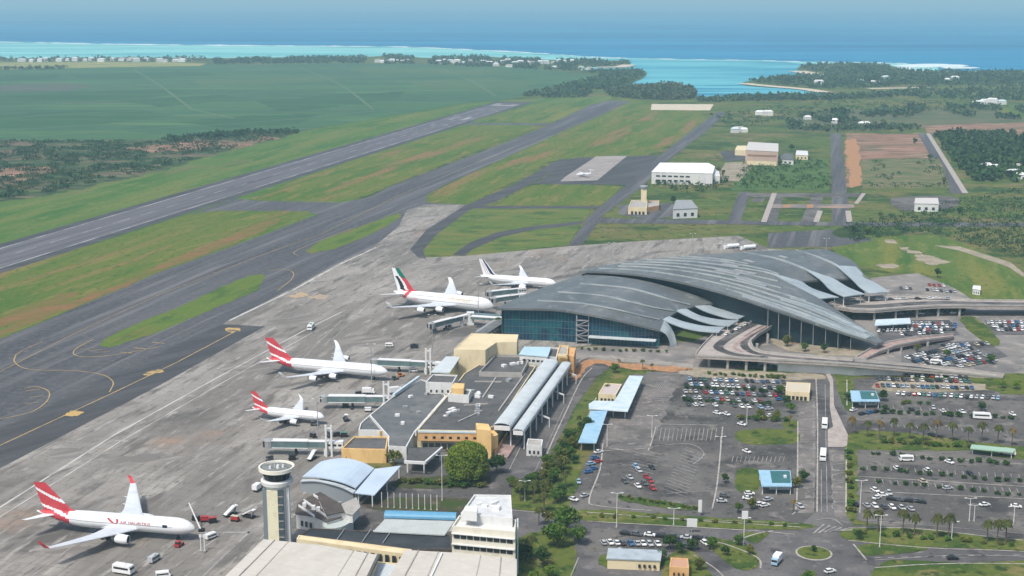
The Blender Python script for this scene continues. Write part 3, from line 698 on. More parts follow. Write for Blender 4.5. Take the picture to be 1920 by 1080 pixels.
MK += [([(1530, 975), (1560, 972), (1580, 985)], .5, 4), ([(1540, 880), (1540, 960)], 0.3), ([(1547, 720), (1551, 960)], 0.3), ([(1200, 968), (1500, 982)], .35), ([(1620, 975), (1920, 1000), (2100, 1015)], .35), ([(1640, 1050), (1800, 1040), (2000, 1045)], .4),
       ([(1130, 838), (1210, 838), (1290, 832), (1320, 850), (1300, 870)], .5, 5), ([(1250, 925), (1330, 920)], .4), ([(1070, 1080), (1085, 1045)], .4), ([(955, 880), (1000, 790), (1065, 690)], .4), ([(1000, 890), (1060, 760)], .3)]
for i in range(10): MK.append(([(1640 + 25 * i, 1046 - 0.6 * i), (1652 + 25 * i, 1045.5 - .6 * i)], .5))
line_mark('road_marking', MK, M_faint, 0.32)
# ================================================================ AIRCRAFT
PW = mat('white_aircraft_paint', (0.72, 0.74, 0.76), [((0.62, 0.64, 0.66), 0.25, 0.5, 0.75)], rough=0.35, spec=0.5, obj=True)
PR = mat('red_aircraft_paint', (0.50, 0.05, 0.065), [((0.42, 0.04, 0.055), 0.3, 0.45, 0.7)], rough=0.35, spec=0.5, obj=True)
PG = mat('green_aircraft_paint', (0.0, 0.14, 0.085), rough=0.35, spec=0.5)
PK = mat('black_aircraft_paint', (0.012, 0.012, 0.016), rough=0.35, spec=0.5)
PN = mat('navy_aircraft_paint', (0.012, 0.018, 0.06), rough=0.35, spec=0.5)
PA = mat('wing_grey', (0.56, 0.60, 0.64), [((0.48, 0.52, 0.56), 0.3, 0.48, 0.7, (0.4, 1, 1))], rough=0.45, spec=0.4, obj=True)
PM = mat('engine_metal', (0.42, 0.43, 0.45), rough=0.3, metal=0.8)
PDK = mat('dark_rubber', (0.02, 0.02, 0.022), rough=0.8)
PGL = mat('cockpit_glass', (0.03, 0.04, 0.05), rough=0.15, spec=0.6)
PWIN = mat('cabin_window_grey', (0.30, 0.32, 0.35), rough=0.3)
PGOLD = mat('gold_lettering', (0.62, 0.48, 0.28), rough=0.5)
LIV = [PW, PR, PG, PK, PN]

def livery_mauritius(k):
    def f(x, z):  # x forward of the tail end, z above ground, in metres of a large jet; k scales
        x, z = x / k, z / k
        for c, s_, q, hw in ((15.9, .56, .010, .5), (10.4, .36, .004, .48), (7.3, .30, 0, .3)):
            if abs(z - (c - s_ * (x + 2) + q * (x + 2) ** 2)) < hw: return 0
        return 1
    return f

def text_mesh(name, txt, size, m, parent, loc, rot, ext=0.02, italic=0.0):
    cu = bpy.data.curves.new(name, 'FONT')
    cu.body = txt; cu.size = size; cu.extrude = ext; cu.shear = italic
    cu.align_x = 'LEFT'
    tmp = bpy.data.objects.new('tmp', cu); COL.objects.link(tmp)
    dg = bpy.context.evaluated_depsgraph_get()
    me = bpy.data.meshes.new_from_object(tmp.evaluated_get(dg))
    bpy.data.objects.remove(tmp)
    me.name = name
    me.materials.clear(); me.materials.append(m)
    o = bpy.data.objects.new(name, me); COL.objects.link(o)
    o.parent = parent; o.location = loc; o.rotation_euler = rot
    return o

def section(x0, x1, y, z, th):
    """aerofoil ring, leading edge x0 to trailing edge x1 at span y"""
    c = x0 - x1
    pr = [(0, 0), (.03, .28), (.15, .5), (.4, .5), (.75, .25), (1, .02), (.75, -.16), (.4, -.38), (.12, -.4), (.03, -.24)]
    return [(x0 - c * a, y, z + b_ * th) for a, b_ in pr]

def airliner(label, nose, tail, zn, zt, L, r, zc, span, fin_h, eng, tsp, root_c, livery, tall=1.0, scale=None, red_tips=False, fin_fn=None, fus_fn=None, sweep=0.62, fin_len=0.185, root_f=0.33, title=None):
    a = P(*nose, zn); t_ = P(*tail, zt)
    d = a - t_; ln = math.hypot(d.x, d.y); rz = math.atan2(d.y, d.x)
    s = scale or ln / L
    ux, uy = math.cos(rz), math.sin(rz)
    loc = (a.x - ux * L * s * .5, a.y - uy * L * s * .5, 0.13)
    root = thing('airliner', label, 'aeroplane', loc, rz, 'airliners parked nose in at the terminal')
    root.scale = (s, s, s)
    H = L / 2
    # fuselage
    prof = [(0, .03), (.006, .24), (.016, .42), (.032, .62), (.052, .78), (.08, .92), (.11, .99), (.14, 1), (.64, 1), (.70, .975), (.76, .9), (.82, .77), (.88, .59), (.93, .4), (.97, .24), (1, .1)]
    N = 26
    def at(f):
        for (f0, r0), (f1, r1) in zip(prof, prof[1:]):
            if f <= f1: return r0 + (r1 - r0) * (f - f0) / (f1 - f0)
        return .1
    fs = sorted(set([p[0] for p in prof] + [i / 84 for i in range(85)]))
    rings = []; meta = []
    for f in fs:
        k = at(f)
        cz = zc + (-(1 - k) * .22 * r * tall if f < .2 else (1 - k) * .62 * r * tall)
        rings.append([(H - f * L, r * k * math.sin(2 * math.pi * j / N), cz + r * tall * k * math.cos(2 * math.pi * j / N)) for j in range(N)])
    b = MB()
    def fn(i, j):
        x = (1 - (fs[i] + fs[i + 1]) / 2) * L
        z = (rings[i][j][2] + rings[i + 1][(j + 1) % N][2]) / 2
        return fus_fn(x, z) if fus_fn else 0
    b.rings(rings, 0, True, fn)
    # belly fairing
    bl = []
    for f, k in ((.31, .2), (.34, .75), (.40, 1), (.52, 1), (.58, .75), (.62, .2)):
        bl.append([(H - f * L, r * 1.06 * k * math.sin(2 * math.pi * j / 14), zc - r * tall * .52 + r * .62 * k * math.cos(2 * math.pi * j / 14)) for j in range(14)])
    b.rings(bl)
    b.build('fuselage', LIV, root, smooth=True)
    # cockpit and cabin windows
    for sg in (-1, 1):
        b = MB()
        pts = []
        for f, an in ((.022, 8), (.040, 8), (.044, 38), (.030, 62), (.022, 40)):
            k = at(f) * 1.015
            cz = zc - (1 - k) * .22 * r * tall
            pts.append((H - f * L, sg * r * k * math.sin(R(an + 14)), cz + r * tall * k * math.cos(R(an + 14))))
        b.poly(pts)
        b.build('cockpit_window', PGL, root)
    for zz in ([.12] if tall < 1.1 else [-.05, .52]):
        for sg in (-1, 1):
            b = MB(); rows = [[], []]
            for q in range(31):
                f = .12 + .66 * q / 30
                k = at(f) * 1.006
                cz = zc + (1 - at(f)) * .62 * r * tall
                for rw, dz in ((0, .04), (1, -.04)):
                    an = math.acos(zz + dz)
                    rows[rw].append((H - f * L, sg * r * k * math.sin(an), cz + r * tall * k * (zz + dz)))
            b.grid(rows)
            b.build('cabin_window_row', PWIN, root)
    # wings
    hs = span / 2
    rx = H - root_f * L
    def wing_at(t):
        y = r * .75 + (hs - r * .75) * t
        le = rx - (y - r * .75) * sweep
        tip = root_c * .2
        te_root = rx - root_c
        ky = .34
        te_tip = rx - (hs - r * .75) * sweep - tip
        te_k = te_root - root_c * .10
        te = te_root + (te_k - te_root) * t / ky if t < ky else te_k + (te_tip - te_k) * (t - ky) / (1 - ky)
        z = zc - r * tall * .42 + (y - r * .75) * .085 + 0.8 * t * t
        return y, le, te, z
    for sg in (-1, 1):
        b = MB()
        rg = []
        for t in (0, .15, .34, .6, .85, 1):
            y, le, te, z = wing_at(t)
            rg.append(section(le, te, sg * y, z, (le - te) * .125))
        b.rings(rg)
        wg = b.build('wing', PA, root, smooth=False)
        y, le, te, z = wing_at(1)
        b = MB()
        b.rings([section(le - .1, te, sg * y, z, .3), section(le - 1.6, te - .9, sg * (y + .9), z + hs * .045 + .4, .16), section(le - 2.6, te - 1.6, sg * (y + 1.1), z + hs * .07 + .5, .1)])
        b.build('winglet', PR if red_tips else PW, root)
        for t in (.28, .5, .68):
            b = MB()
            y, le, te, z = wing_at(t)
            b.tube([(te + 2.2, sg * y, z - .5), (te + .6, sg * y, z - .62), (te - 1.3, sg * y, z - .35)], [.12, .36, .05], 6)
            b.build('flap_fairing', PA, wg)
        for (fr, er, el) in eng:
            y = hs * fr
            t = (y - r * .75) / (hs - r * .75)
            _, le, te, z = wing_at(t)
            ez = z - er * 1.12; ex = le + el * .62
            e = MB()
            e.rings([[(ex - xx, sg * y + er * k * math.sin(2 * math.pi * j / 18), ez + er * k * math.cos(2 * math.pi * j / 18)) for j in range(18)]
                     for xx, k in ((0.0, .84), (-.02, .92), (el * .06, 1), (el * .35, 1.04), (el * .68, .92), (el * .74, .78))], 0, False)
            en = e.build('engine', PW, root, smooth=True)
            e = MB()
            e.rings([[(ex - xx, sg * y + er * k * math.sin(2 * math.pi * j / 16), ez + er * k * math.cos(2 * math.pi * j / 16)) for j in range(16)] for xx, k in ((el * .05, .84), (el * .12, .8))])
            e.build('intake', PDK, en)
            e = MB()
            e.rings([[(ex - xx, sg * y + er * k * math.sin(2 * math.pi * j / 14), ez + er * k * math.cos(2 * math.pi * j / 14)) for j in range(14)] for xx, k in ((el * .66, .6), (el * .86, .5), (el * 1.02, .12))])
            e.build('exhaust_cone', PM, en)
            e = MB()
            e.bar((ex - el * .2, sg * y, ez + er * .9), (le - 3.0, sg * y, z - .1), .45, er * .5)
            e.build('pylon', PW, en)
    # tailplanes
    for sg in (-1, 1):
        b = MB(); x0 = -H + .135 * L; c0 = L * .085
        b.rings([section(x0, x0 - c0, sg * r * .25, zc + r * tall * .38, .7), section(x0 - tsp / 2 * .62, x0 - tsp / 2 * .62 - c0 * .38, sg * tsp / 2, zc + r * tall * .38 + tsp / 2 * .11, .22)])
        b.build('tailplane', PW, root)
    # fin: a grid of small faces so the stripes read
    b = MB(); nu, nv = 22, 26
    zb = zc + r * tall * .72; x0 = -H + (.055 + fin_len) * L; x1 = -H + .045 * L
    zt_ = fin_h; tipc = (x0 - x1) * .40; xt0 = -H + .018 * L * 1.0 + tipc - (zt_ - zb) * .16; xt1 = xt0 - tipc
    for sg in (-1, 1):
        rows = []
        for v in range(nv + 1):
            vv = v / nv; row = []
            dors = max(0, 1 - vv * 6) ** 2 * (x0 - x1) * .35
            le = x0 + (xt0 - x0) * vv + dors; te = x1 + (xt1 - x1) * vv
            for u in range(nu + 1):
                uu = u / nu
                th = .05 + .42 * (1 - .65 * vv) * math.sin(math.pi * min(1, (uu * .9 + .1)) ** .7) ** .8 if 0 < u < nu else .02
                row.append((le + (te - le) * uu, sg * th, zb + (zt_ - zb) * vv))
            rows.append(row)
        def ff(i, j, rows=rows):
            x = (rows[i][j][0] + rows[i + 1][j + 1][0]) / 2; z = (rows[i][j][2] + rows[i + 1][j][2]) / 2
            return fin_fn(x + H, z, (j + .5) / nu, (i + .5) / nv)
        b.grid(rows, 0, ff)
    b.build('tail_fin', LIV, root)
    # landing gear
    g = MB(); nx = H - .11 * L
    g.tube([(nx, 0, zc - r * tall * .9), (nx, 0, .5)], .16, 6)
    gr = g.build('nose_gear', PDK, root)
    for sg in (-1, 1):
        g = MB(); g.tube([(nx, sg * .25, .55), (nx, sg * .62, .55)], .55, 12); g.build('wheel', PDK, gr)
    for sg in (-1, 1):
        g = MB(); gx = H - .53 * L; gy = r * 1.5
        g.tube([(gx, sg * gy, zc - r * tall * .55), (gx, sg * gy, .6)], .25, 6)
        gr = g.build('main_gear', PDK, root)
        for dx in (-.9, .9):
            for dy in (-.6, .6):
                g = MB(); g.tube([(gx + dx, sg * gy + dy - .22, .65), (gx + dx, sg * gy + dy + .22, .65)], .65, 12); g.build('wheel', PDK, gr)
    return root, H

mk = livery_mauritius(1.0)
def fusm(k, L):
    lv = livery_mauritius(k)
    def f(x, z):
        lim = L * .225 + (z - 5 * k) * L * -.006
        return lv(x, z) if x < lim else 0
    return f
A, H_ = airliner('white twin jet with red striped tail and red wingtips, left of the control tower', (366, 994), (70, 961), 4.4, 6.6, 57.5, 2.82, 4.9, 60.3, 16.9, [(.31, 1.5, 6.2)], 19.4, 11.3, None,
             fin_fn=lambda x, z, u, v: mk(x, z), fus_fn=fusm(1, 57.5), red_tips=True, sweep=.60)
text_mesh('title_lettering', 'AIR MAURITIUS', 1.6, mat('pale_red_lettering', (0.55, 0.22, 0.23), rough=.5), A, (3.0, -2.86, 5.3), (R(86), 0, 0), italic=0.15)
b = MB()  # red bird emblem ahead of the wing
b.grid([[(-1.6, -2.80, 6.9), (-.2, -2.9, 5.6), (1.2, -2.88, 5.2)], [(-1.0, -2.70, 7.2), (.3, -2.86, 6.1), (1.2, -2.88, 5.25)]])
b.grid([[(1.1, -2.89, 5.0), (1.9, -2.86, 5.9), (1.6, -2.76, 6.8)], [(1.4, -2.90, 5.0), (2.4, -2.86, 5.8), (2.4, -2.72, 7.0)]])
b.build('bird_emblem', PR, A)
b = MB(); b.box((19.2, -2.80, 5.5), (1.7, .06, 1.0), 0, 0); b.build('flag_panel', PN, A)

A, H_ = airliner('long white four-engine jet with red striped tail at the middle jet bridge', (727, 700), (500, 674), 4.4, 6.6, 62.8, 2.82, 4.9, 60.3, 16.8, [(.31, 1.2, 4.8), (.63, 1.2, 4.8)], 19.4, 11.3, None,
             fin_fn=lambda x, z, u, v: mk(x, z), fus_fn=fusm(1, 62.8), sweep=.60, fin_len=.165)
k9 = .72
lv9 = livery_mauritius(k9)
A, H_ = airliner('small white twin jet with red striped tail, shortest aeroplane on the apron', (608, 784), (473, 765), 3.4, 5.0, 33.8, 1.98, 3.6, 34.1, 11.9, [(.335, 1.05, 4.2)], 12.4, 6.9, None,
             fin_fn=lambda x, z, u, v: lv9(x + 0.5, z), fus_fn=fusm(k9, 36), sweep=.48, fin_len=.17, root_f=.31)
def em_fin(x, z, u, v):
    s_ = u + .10 * math.sin(v * 5)
    if v < .08: return 1 if u < .75 else 0
    if s_ < .42: return 2 if v > .60 + .22 * (s_ - .2) else 1
    if s_ < .60: return 0
    if s_ < .86: return 3 if v < .66 else 0
    return 0
A, H_ = airliner('huge double-deck jet with a green, white, black and red flag on its tail', (925, 577), (738, 548), 5.0, 8.5, 70.5, 3.55, 6.4, 79.8, 24.1, [(.37, 1.6, 6.4), (.64, 1.6, 6.4)], 30.4, 17.5, None,
             fin_fn=em_fin, fus_fn=lambda x, z: 1 if (x < 13.2 + (z - 9.5) * .9 and x > 10.2 + (z - 9.5) * .9 and z > 5.2) else 0, tall=1.19, sweep=.66, fin_len=.175)
text_mesh('title_lettering', 'Emirates', 3.7, PGOLD, A, (8.0, -3.42, 7.3), (R(78), 0, 0), ext=.03)
text_mesh('fin_flag_lettering', 'Emirates', 1.4, PR, A, (-21, -3.62, 5.6), (R(94), 0, 0))
def af_fin(x, z, u, v):
    q = u - .10
    if .0 < q < .26: return 4
    if .40 < q < .46: return 4 if v < .8 else 0
    if .56 < q < .62: return 1
    return 0
A, H_ = airliner('white twin jet with dark striped tail, half behind the curved terminal roof', (1043, 531), (900, 514), 5.0, 7.4, 60.0, 3.0, 5.3, 60.9, 19.3, [(.32, 1.75, 7.0)], 21.5, 12.5, None,
             fin_fn=af_fin, sweep=.60, fin_len=.16)
# ================================================================ BUILDINGS
B_white = mat('white_render', (0.62, 0.63, 0.62), [((0.48, 0.48, 0.47), 0.18, 0.48, 0.72, (1, 1, .4)), ((0.68, 0.69, 0.68), 0.8, .5, .8)], rough=.8)
B_cream = mat('cream_render', (0.66, 0.57, 0.38), [((0.52, 0.43, 0.27), 0.2, 0.46, 0.72, (1, 1, .4)), ((0.68, 0.58, 0.39), 0.9, .5, .8)], rough=.85)
B_yel = mat('yellow_render', (0.70, 0.48, 0.21), [((0.55, 0.35, 0.13), 0.3, 0.45, 0.7, (1, 1, .4)), ((0.70, 0.48, 0.22), 1.0, .5, .8)], rough=.85)
B_orange = mat('orange_render', (0.60, 0.37, 0.17), [((0.48, 0.25, 0.11), 0.3, 0.45, 0.7)], rough=.85)
B_roof = mat('dark_flat_roof', (0.085, 0.087, 0.088), [((0.12, 0.12, 0.12), 0.06, 0.42, 0.64), ((0.06, 0.062, 0.064), 0.2, 0.52, 0.72), ((0.16, 0.16, 0.155), 0.7, .56, .8)], rough=.95, spec=.15)
B_roofg = mat('grey_flat_roof', (0.115, 0.125, 0.13), [((0.16, 0.165, 0.165), 0.08, 0.42, 0.64), ((0.085, 0.09, 0.095), 0.25, 0.52, 0.72)], rough=.95, spec=.15)
B_sheet = mat('pale_sheet_roof', (0.50, 0.55, 0.57), [((0.40, 0.45, 0.47), 0.15, 0.44, 0.7), ((0.56, 0.6, 0.62), 0.5, .5, .8)], rough=.55, spec=.4, waves=[((0.33, 0.37, 0.39), 1.6, .12, R(20), .5)])
B_blue = mat('light_blue_sheet', (0.42, 0.58, 0.66), [((0.36, 0.52, 0.6), 0.2, 0.44, 0.7), ((0.40, 0.6, 0.72), 0.6, .5, .8)], rough=.55, spec=.4)
B_sky = mat('sky_blue_roof', (0.31, 0.48, 0.60), [((0.22, 0.41, 0.57), 0.3, 0.44, 0.7), ((.34, .54, .68), 1, .5, .8)], rough=.55, spec=.4)
B_pale = mat('pale_blue_roof', (0.55, 0.63, 0.65), [((0.37, 0.50, 0.58), 0.2, 0.44, 0.7), ((.5, .64, .7), .8, .5, .8)], rough=.55, spec=.4)
B_vault = mat('vault_sheet', (0.46, 0.56, 0.66), [((0.40, 0.49, 0.58), 0.12, 0.44, 0.7)], rough=.5, spec=.45, waves=[((0.36, 0.44, 0.53), 1.2, .14, R(52), .5)])
B_hang = mat('hangar_sheet', (0.50, 0.48, 0.43), [((0.43, 0.41, 0.36), 0.05, 0.44, 0.68, (.4, 2, 1), R(-57)), ((0.56, 0.54, 0.49), 0.3, .5, .8)], rough=.7, spec=.3, waves=[((0.40, 0.38, 0.34), 9.0, .03, R(-57), .7), ((0.46, 0.44, 0.39), 1.1, .2, R(-57), .4)])
B_conc = mat('concrete', (0.36, 0.345, 0.32), [((0.27, 0.26, 0.24), 0.25, 0.45, 0.7), ((0.42, 0.40, 0.38), 0.8, .5, .8)], rough=.9)
B_glass = mat('dark_glass', (0.010, 0.02, 0.027), [((0.02, 0.038, 0.048), 0.3, .45, .7)], rough=.3, spec=.3)
B_win = mat('window_glass', (0.025, 0.03, 0.035), rough=.2, spec=.6)
B_teal = mat('teal_glazing', (0.008, 0.06, 0.10), [((0.010, 0.11, 0.13), 0.07, 0.45, 0.6), ((0.004, 0.026, 0.07), 0.11, 0.5, 0.62)], rough=.18, spec=.5)
B_mull = mat('mullion_metal', (0.07, 0.125, 0.15), rough=.5)
B_metal = mat('grey_metal', (0.30, 0.31, 0.32), [((0.22, 0.23, 0.24), .4, .45, .7)], rough=.6, spec=.4)
B_wm = mat('white_metal', (0.66, 0.67, 0.67), rough=.5)
B_term = mat('terminal_roof_sheet', (0.10, 0.11, 0.112), [((0.14, 0.15, 0.15), 0.02, 0.44, 0.58, (.5, 2, 1), R(-50)), ((0.09, 0.10, 0.10), 0.035, 0.53, 0.62, (1, .5, 1)), ((.19, .2, .2), .15, .57, .67), ((.08, .09, .09), .4, .58, .7)],
             rough=.42, spec=.5, waves=[((0.10, 0.12, 0.13), 2.2, .12, R(40), .35)])
B_fin = mat('pale_fin_sheet', (0.34, 0.395, 0.42), [((0.27, 0.32, 0.345), 0.1, 0.44, 0.7)], rough=.4, spec=.5, waves=[((0.27, 0.34, 0.39), 1.8, .15, R(25), .4)])
B_rib = mat('roof_rib_metal', (0.36, 0.40, 0.41), [((0.2, 0.25, 0.28), .1, .45, .7)], rough=.4, spec=.5)
B_brown = mat('brown_roof', (0.075, 0.062, 0.055), [((0.12, 0.10, 0.09), 0.25, 0.45, 0.7), ((.05, .045, .04), .6, .5, .75)], rough=.9)
B_red = mat('red_tile', (0.38, 0.13, 0.07), rough=.9)

def cen(pts): return (sum(p[0] for p in pts) / len(pts), sum(p[1] for p in pts) / len(pts), 0)

def inset(pts, d):
    """pull a plan outline inwards by d metres"""
    n = len(pts)
    area = sum(pts[i][0] * pts[(i + 1) % n][1] - pts[(i + 1) % n][0] * pts[i][1] for i in range(n))
    sg = 1 if area > 0 else -1
    out = []
    for i in range(n):
        a, b_, c = (Vector(pts[(i + k) % n][:2]) for k in (-1, 0, 1))
        e1 = (b_ - a).normalized(); e2 = (c - b_).normalized()
        n1 = Vector((-e1.y, e1.x)) * sg; n2 = Vector((-e2.y, e2.x)) * sg
        m = n1 + n2
        k = min(2.5, 2 / max(.3, m.length_squared)) if m.length > 1e-6 else 1
        q = b_ + m * d * k
        out.append((q.x, q.y, pts[i][2]))
    return out

def block(px, z, wall, roof, parent, zb=0, par=.7, wn='wall', rn='roof', cap=None, lift=0.0):
    """flat-roofed volume: walls with a parapet round a sunk roof"""
    top = [tuple(P(x, y, z)) for x, y in px]
    b = MB()
    if par:
        inn = inset(top, .5)
        b.walls(top, zb, z)
        n = len(top)
        for i in range(n):
            j = (i + 1) % n
            b.add([top[i], top[j], inn[j], inn[i]], [[0, 1, 2, 3]])
            lo = [(p[0], p[1], z - par) for p in inn]
            b.add([inn[i], inn[j], lo[j], lo[i]], [[0, 1, 2, 3]])
        w_ = b.build(wn, wall, parent)
        b = MB(); b.poly([(p[0], p[1], z - par) for p in inset(top, .45)])
        b.build(rn, roof, parent, tri=True)
    else:
        b.walls(top, zb, z - .4)
        w_ = b.build(wn, wall, parent)
        b = MB(); b.prism(inset(top, -.35), z - .4); b.build(rn, roof, parent, tri=True)
    return top

def building(name, label, cat, px, z, wall, roof, group=None, zb=0, par=.7):
    c = cen([P(x, y, z) for x, y in px])
    t = thing(name, label, cat, (c[0], c[1], 0), 0, group, world=True)
    top = block(px, z, wall, roof, t, zb, par)
    return t, top

def face_out(a, b_):
    """unit normal of wall a-b on the camera's side"""
    d = Vector(b_[:2]) - Vector(a[:2]); n = Vector((-d.y, d.x)).normalized()
    mid = (Vector(a[:2]) + Vector(b_[:2])) / 2
    return n if n.dot(-mid) > 0 else -n

def windows(parent, a, b_, z0, z1, n, fill=.6, m=None, name='window', off=.06, e0=.06):
    a = Vector(a[:2]); b_ = Vector(b_[:2]); o = face_out(a, b_) * off
    for i in range(n):
        t0 = e0 + (1 - 2 * e0) * (i + .5 - fill / 2) / n; t1 = e0 + (1 - 2 * e0) * (i + .5 + fill / 2) / n
        p, q = a.lerp(b_, t0) + o, a.lerp(b_, t1) + o
        k = MB(); k.bar((p.x, p.y, (z0 + z1) / 2), (q.x, q.y, (z0 + z1) / 2), .1, z1 - z0)
        k.build(name, m or B_win, parent)

def clutter(parent, pts, z, n, seed, m=None, name='roof_unit'):
    """air-conditioning boxes standing on a flat roof"""
    r_ = random.Random(seed)
    c = Vector(cen(pts))
    for i in range(n):
        p = c + (Vector(pts[r_.randrange(len(pts))]) - c) * r_.uniform(.1, .72)
        sx, sy, sz = r_.uniform(1.2, 3), r_.uniform(1, 2.2), r_.uniform(.8, 1.6)
        k = MB(); k.box((p.x, p.y, z + sz / 2), (sx, sy, sz), r_.uniform(0, 3)); k.build(name, m or B_wm, parent)

# ---------------------------------------------------------------- the new terminal
tc = P(1250, 600, 0)
T = thing('terminal_building', 'vast modern terminal with overlapping curved grey roofs and teal glass front', 'terminal', (tc.x, tc.y, 0), 0, None, world=True)
NV = 30
def curve(c, n=NV): return resample([P(x, y, z) for x, y, z in smooth_line(c, 8)], n)
hall = [[(1085, 508, 22), (1150, 510.5, 23.5), (1220, 518, 25), (1300, 534, 25), (1380, 556, 23), (1480, 590, 18), (1570, 620, 12), (1645, 643, 6.5)],
        [(1120, 500, 22.5), (1200, 501, 25), (1300, 511, 26.5), (1400, 531, 25), (1470, 552, 20.5), (1545, 575, 15.5), (1600, 603, 11), (1658, 640, 6.5)],
        [(1200, 488, 23), (1290, 490, 25.5), (1390, 503, 27), (1452, 515, 25), (1490, 535, 21), (1538, 560, 14)],
        [(1290, 479, 23), (1380, 487, 26), (1440, 503, 25), (1505, 527, 19)],
        [(1390, 473, 23), (1452, 484, 26), (1510, 505, 23.5), (1545, 524, 18.5)],
        [(1440, 470, 23), (1490, 482, 25), (1545, 503, 22), (1585, 522, 18.5)],
        [(1490, 468.5, 23), (1530, 481, 25), (1568, 498, 23), (1597, 522, 18)],
        [(1547, 467, 23), (1597, 488, 22.5), (1622, 517, 19), (1635, 525, 17)]]
pier = [[(930, 578, 19.5), (1000, 578.5, 20), (1060, 582, 19.7), (1150, 598, 16.5), (1210, 612, 12.5), (1238, 619, 10.5)],
        [(960, 563, 19.5), (1077, 568, 21), (1152, 580, 19.5), (1202, 592, 16), (1245, 601, 12.5)],
        [(1000, 546, 19.5), (1118, 553, 21.5), (1177, 565, 20.5), (1227, 577, 17), (1270, 584, 13.5)],
        [(1045, 530, 19.5), (1160, 538, 22), (1210, 548, 21), (1260, 563, 18), (1302, 574, 14)],
        [(1087, 514, 19.5), (1160, 519, 22), (1220, 529, 21.5), (1290, 549, 18.5), (1345, 567, 14.5)]]
def lofted(curves, sub, name, th=1.2):
    cs = [curve(c) for c in curves]
    rows = []
    for i in range(len(cs) - 1):
        for j in range(sub):
            rows.append([a.lerp(b_, j / sub) for a, b_ in zip(cs[i], cs[i + 1])])
    rows.append(cs[-1])
    b = MB(); b.slab(rows, th)
    b.build(name, B_term, T, smooth=False)
    return rows
HR = lofted(hall, 3, 'hall_roof')
PR_ = lofted(pier, 3, 'pier_roof')
def rib(rows, u, s0=0, s1=1, wd=2.4, h=.9, name='roof_rib', m=None):
    i = int(u); f = u - i
    line = rows[i] if i + 1 >= len(rows) else [a.lerp(b_, f) for a, b_ in zip(rows[i], rows[i + 1])]
    line = line[int(s0 * (NV - 1)):int(s1 * (NV - 1)) + 1]
    b = MB(); rr = []
    for i, p in enumerate(line):
        d = line[min(i + 1, len(line) - 1)] - line[max(i - 1, 0)]; d.z = 0; d.normalize()
        s_ = Vector((-d.y, d.x, 0)); k = wd * (.25 + .75 * min(1, i / 8))
        rr.append([p + s_ * k / 2 + Vector((0, 0, .03)), p + s_ * k / 2 + Vector((0, 0, h * .35)), p - s_ * k / 2 + Vector((0, 0, h)), p - s_ * k / 2 + Vector((0, 0, .03))])
    b.rings(rr)
    b.build(name, m or B_rib, T)
for u, a_, b_, wd in ((1.5, .05, .62, 2.4), (3, .08, .70, 3), (4, .06, .66, 2.6), (5, .05, .72, 2.8), (6, .05, .9, 3.6), (7.4, .05, .8, 2.2), (8.3, .05, .6, 2.0), (12, .05, .95, 3.0), (18, .05, .95, 3.0), (2.2, .45, .95, 4.5), (.8, .55, .97, 5.0)):
    rib(HR, u, a_, b_, wd)
for u, a_, b_, wd in ((.35, .60, .97, 2.0), (1.3, .62, .97, 2.4), (1.8, .66, .98, 1.6), (2.6, .66, .97, 2.0)): rib(HR, u, a_, b_, wd, 1.3, 'roof_blade', B_fin)
for u, a_, b_ in ((3, .2, .98), (6, .2, .98), (9, .2, .98)): rib(PR_, u, a_, b_, 2.6)
for u, f_ in ((6.5, .45), (7.5, .4), (4.5, .42), (5.4, .55), (9.3, .5), (13.5, .4), (3.5, .5)):
    i = int(u); q = HR[i][int(f_ * (NV - 1))].lerp(HR[i + 1][int(f_ * (NV - 1))], u - i); q2 = HR[i][int(f_ * (NV - 1)) + 3].lerp(HR[i + 1][int(f_ * (NV - 1)) + 3], u - i)
    b = MB(); b.bar(q + Vector((0, 0, .25)), q2 + Vector((0, 0, .25)), 3.2, .5); b.build('roof_vent', B_metal, T)
# fins reaching out over the drop-off road
fins = [([(1452, 515, 25.5), (1490, 535, 21.6), (1515, 548, 17.8), (1538, 560, 14.3)], [(1486, 522, 23), (1503, 528, 20.6), (1525, 541, 17), (1573, 557, 13.3)]),
        ([(1510, 505, 24.2), (1537, 523, 20.3), (1557, 543, 16.3), (1583, 556, 13.6)], [(1543, 515, 21.4), (1563, 522, 19.3), (1590, 538, 15.7), (1622, 551, 13.2)]),
        ([(1568, 498, 23.6), (1597, 523, 19.2), (1612, 538, 15.7), (1630, 550, 13.2)], [(1605, 500, 22), (1622, 517, 18.8), (1645, 532, 15.2), (1668, 547, 13.2)]),
        ([(1242, 599, 12.9), (1262, 607, 11.2), (1282, 614, 10.2), (1312, 620, 9.7), (1348, 622.5, 9.7)], [(1255, 593, 13.3), (1280, 602, 11.4), (1312, 609.5, 10.3), (1335, 612, 9.8), (1359, 612.5, 9.8)]),
        ([(1268, 582, 14), (1295, 595, 11.8), (1325, 605, 10.5), (1345, 609, 10), (1368, 610.5, 10)], [(1284, 577, 14), (1312, 591, 11.8), (1343, 598, 10.5), (1365, 600, 10), (1386, 600.5, 10)]),
        ([(1300, 572, 14.4), (1322, 583, 12.4), (1350, 592, 11), (1365, 596, 10.4), (1384, 598, 10.2)], [(1318, 566, 14.4), (1343, 577, 12.4), (1372, 584, 11), (1390, 587, 10.4), (1408, 588.5, 10.2)])]
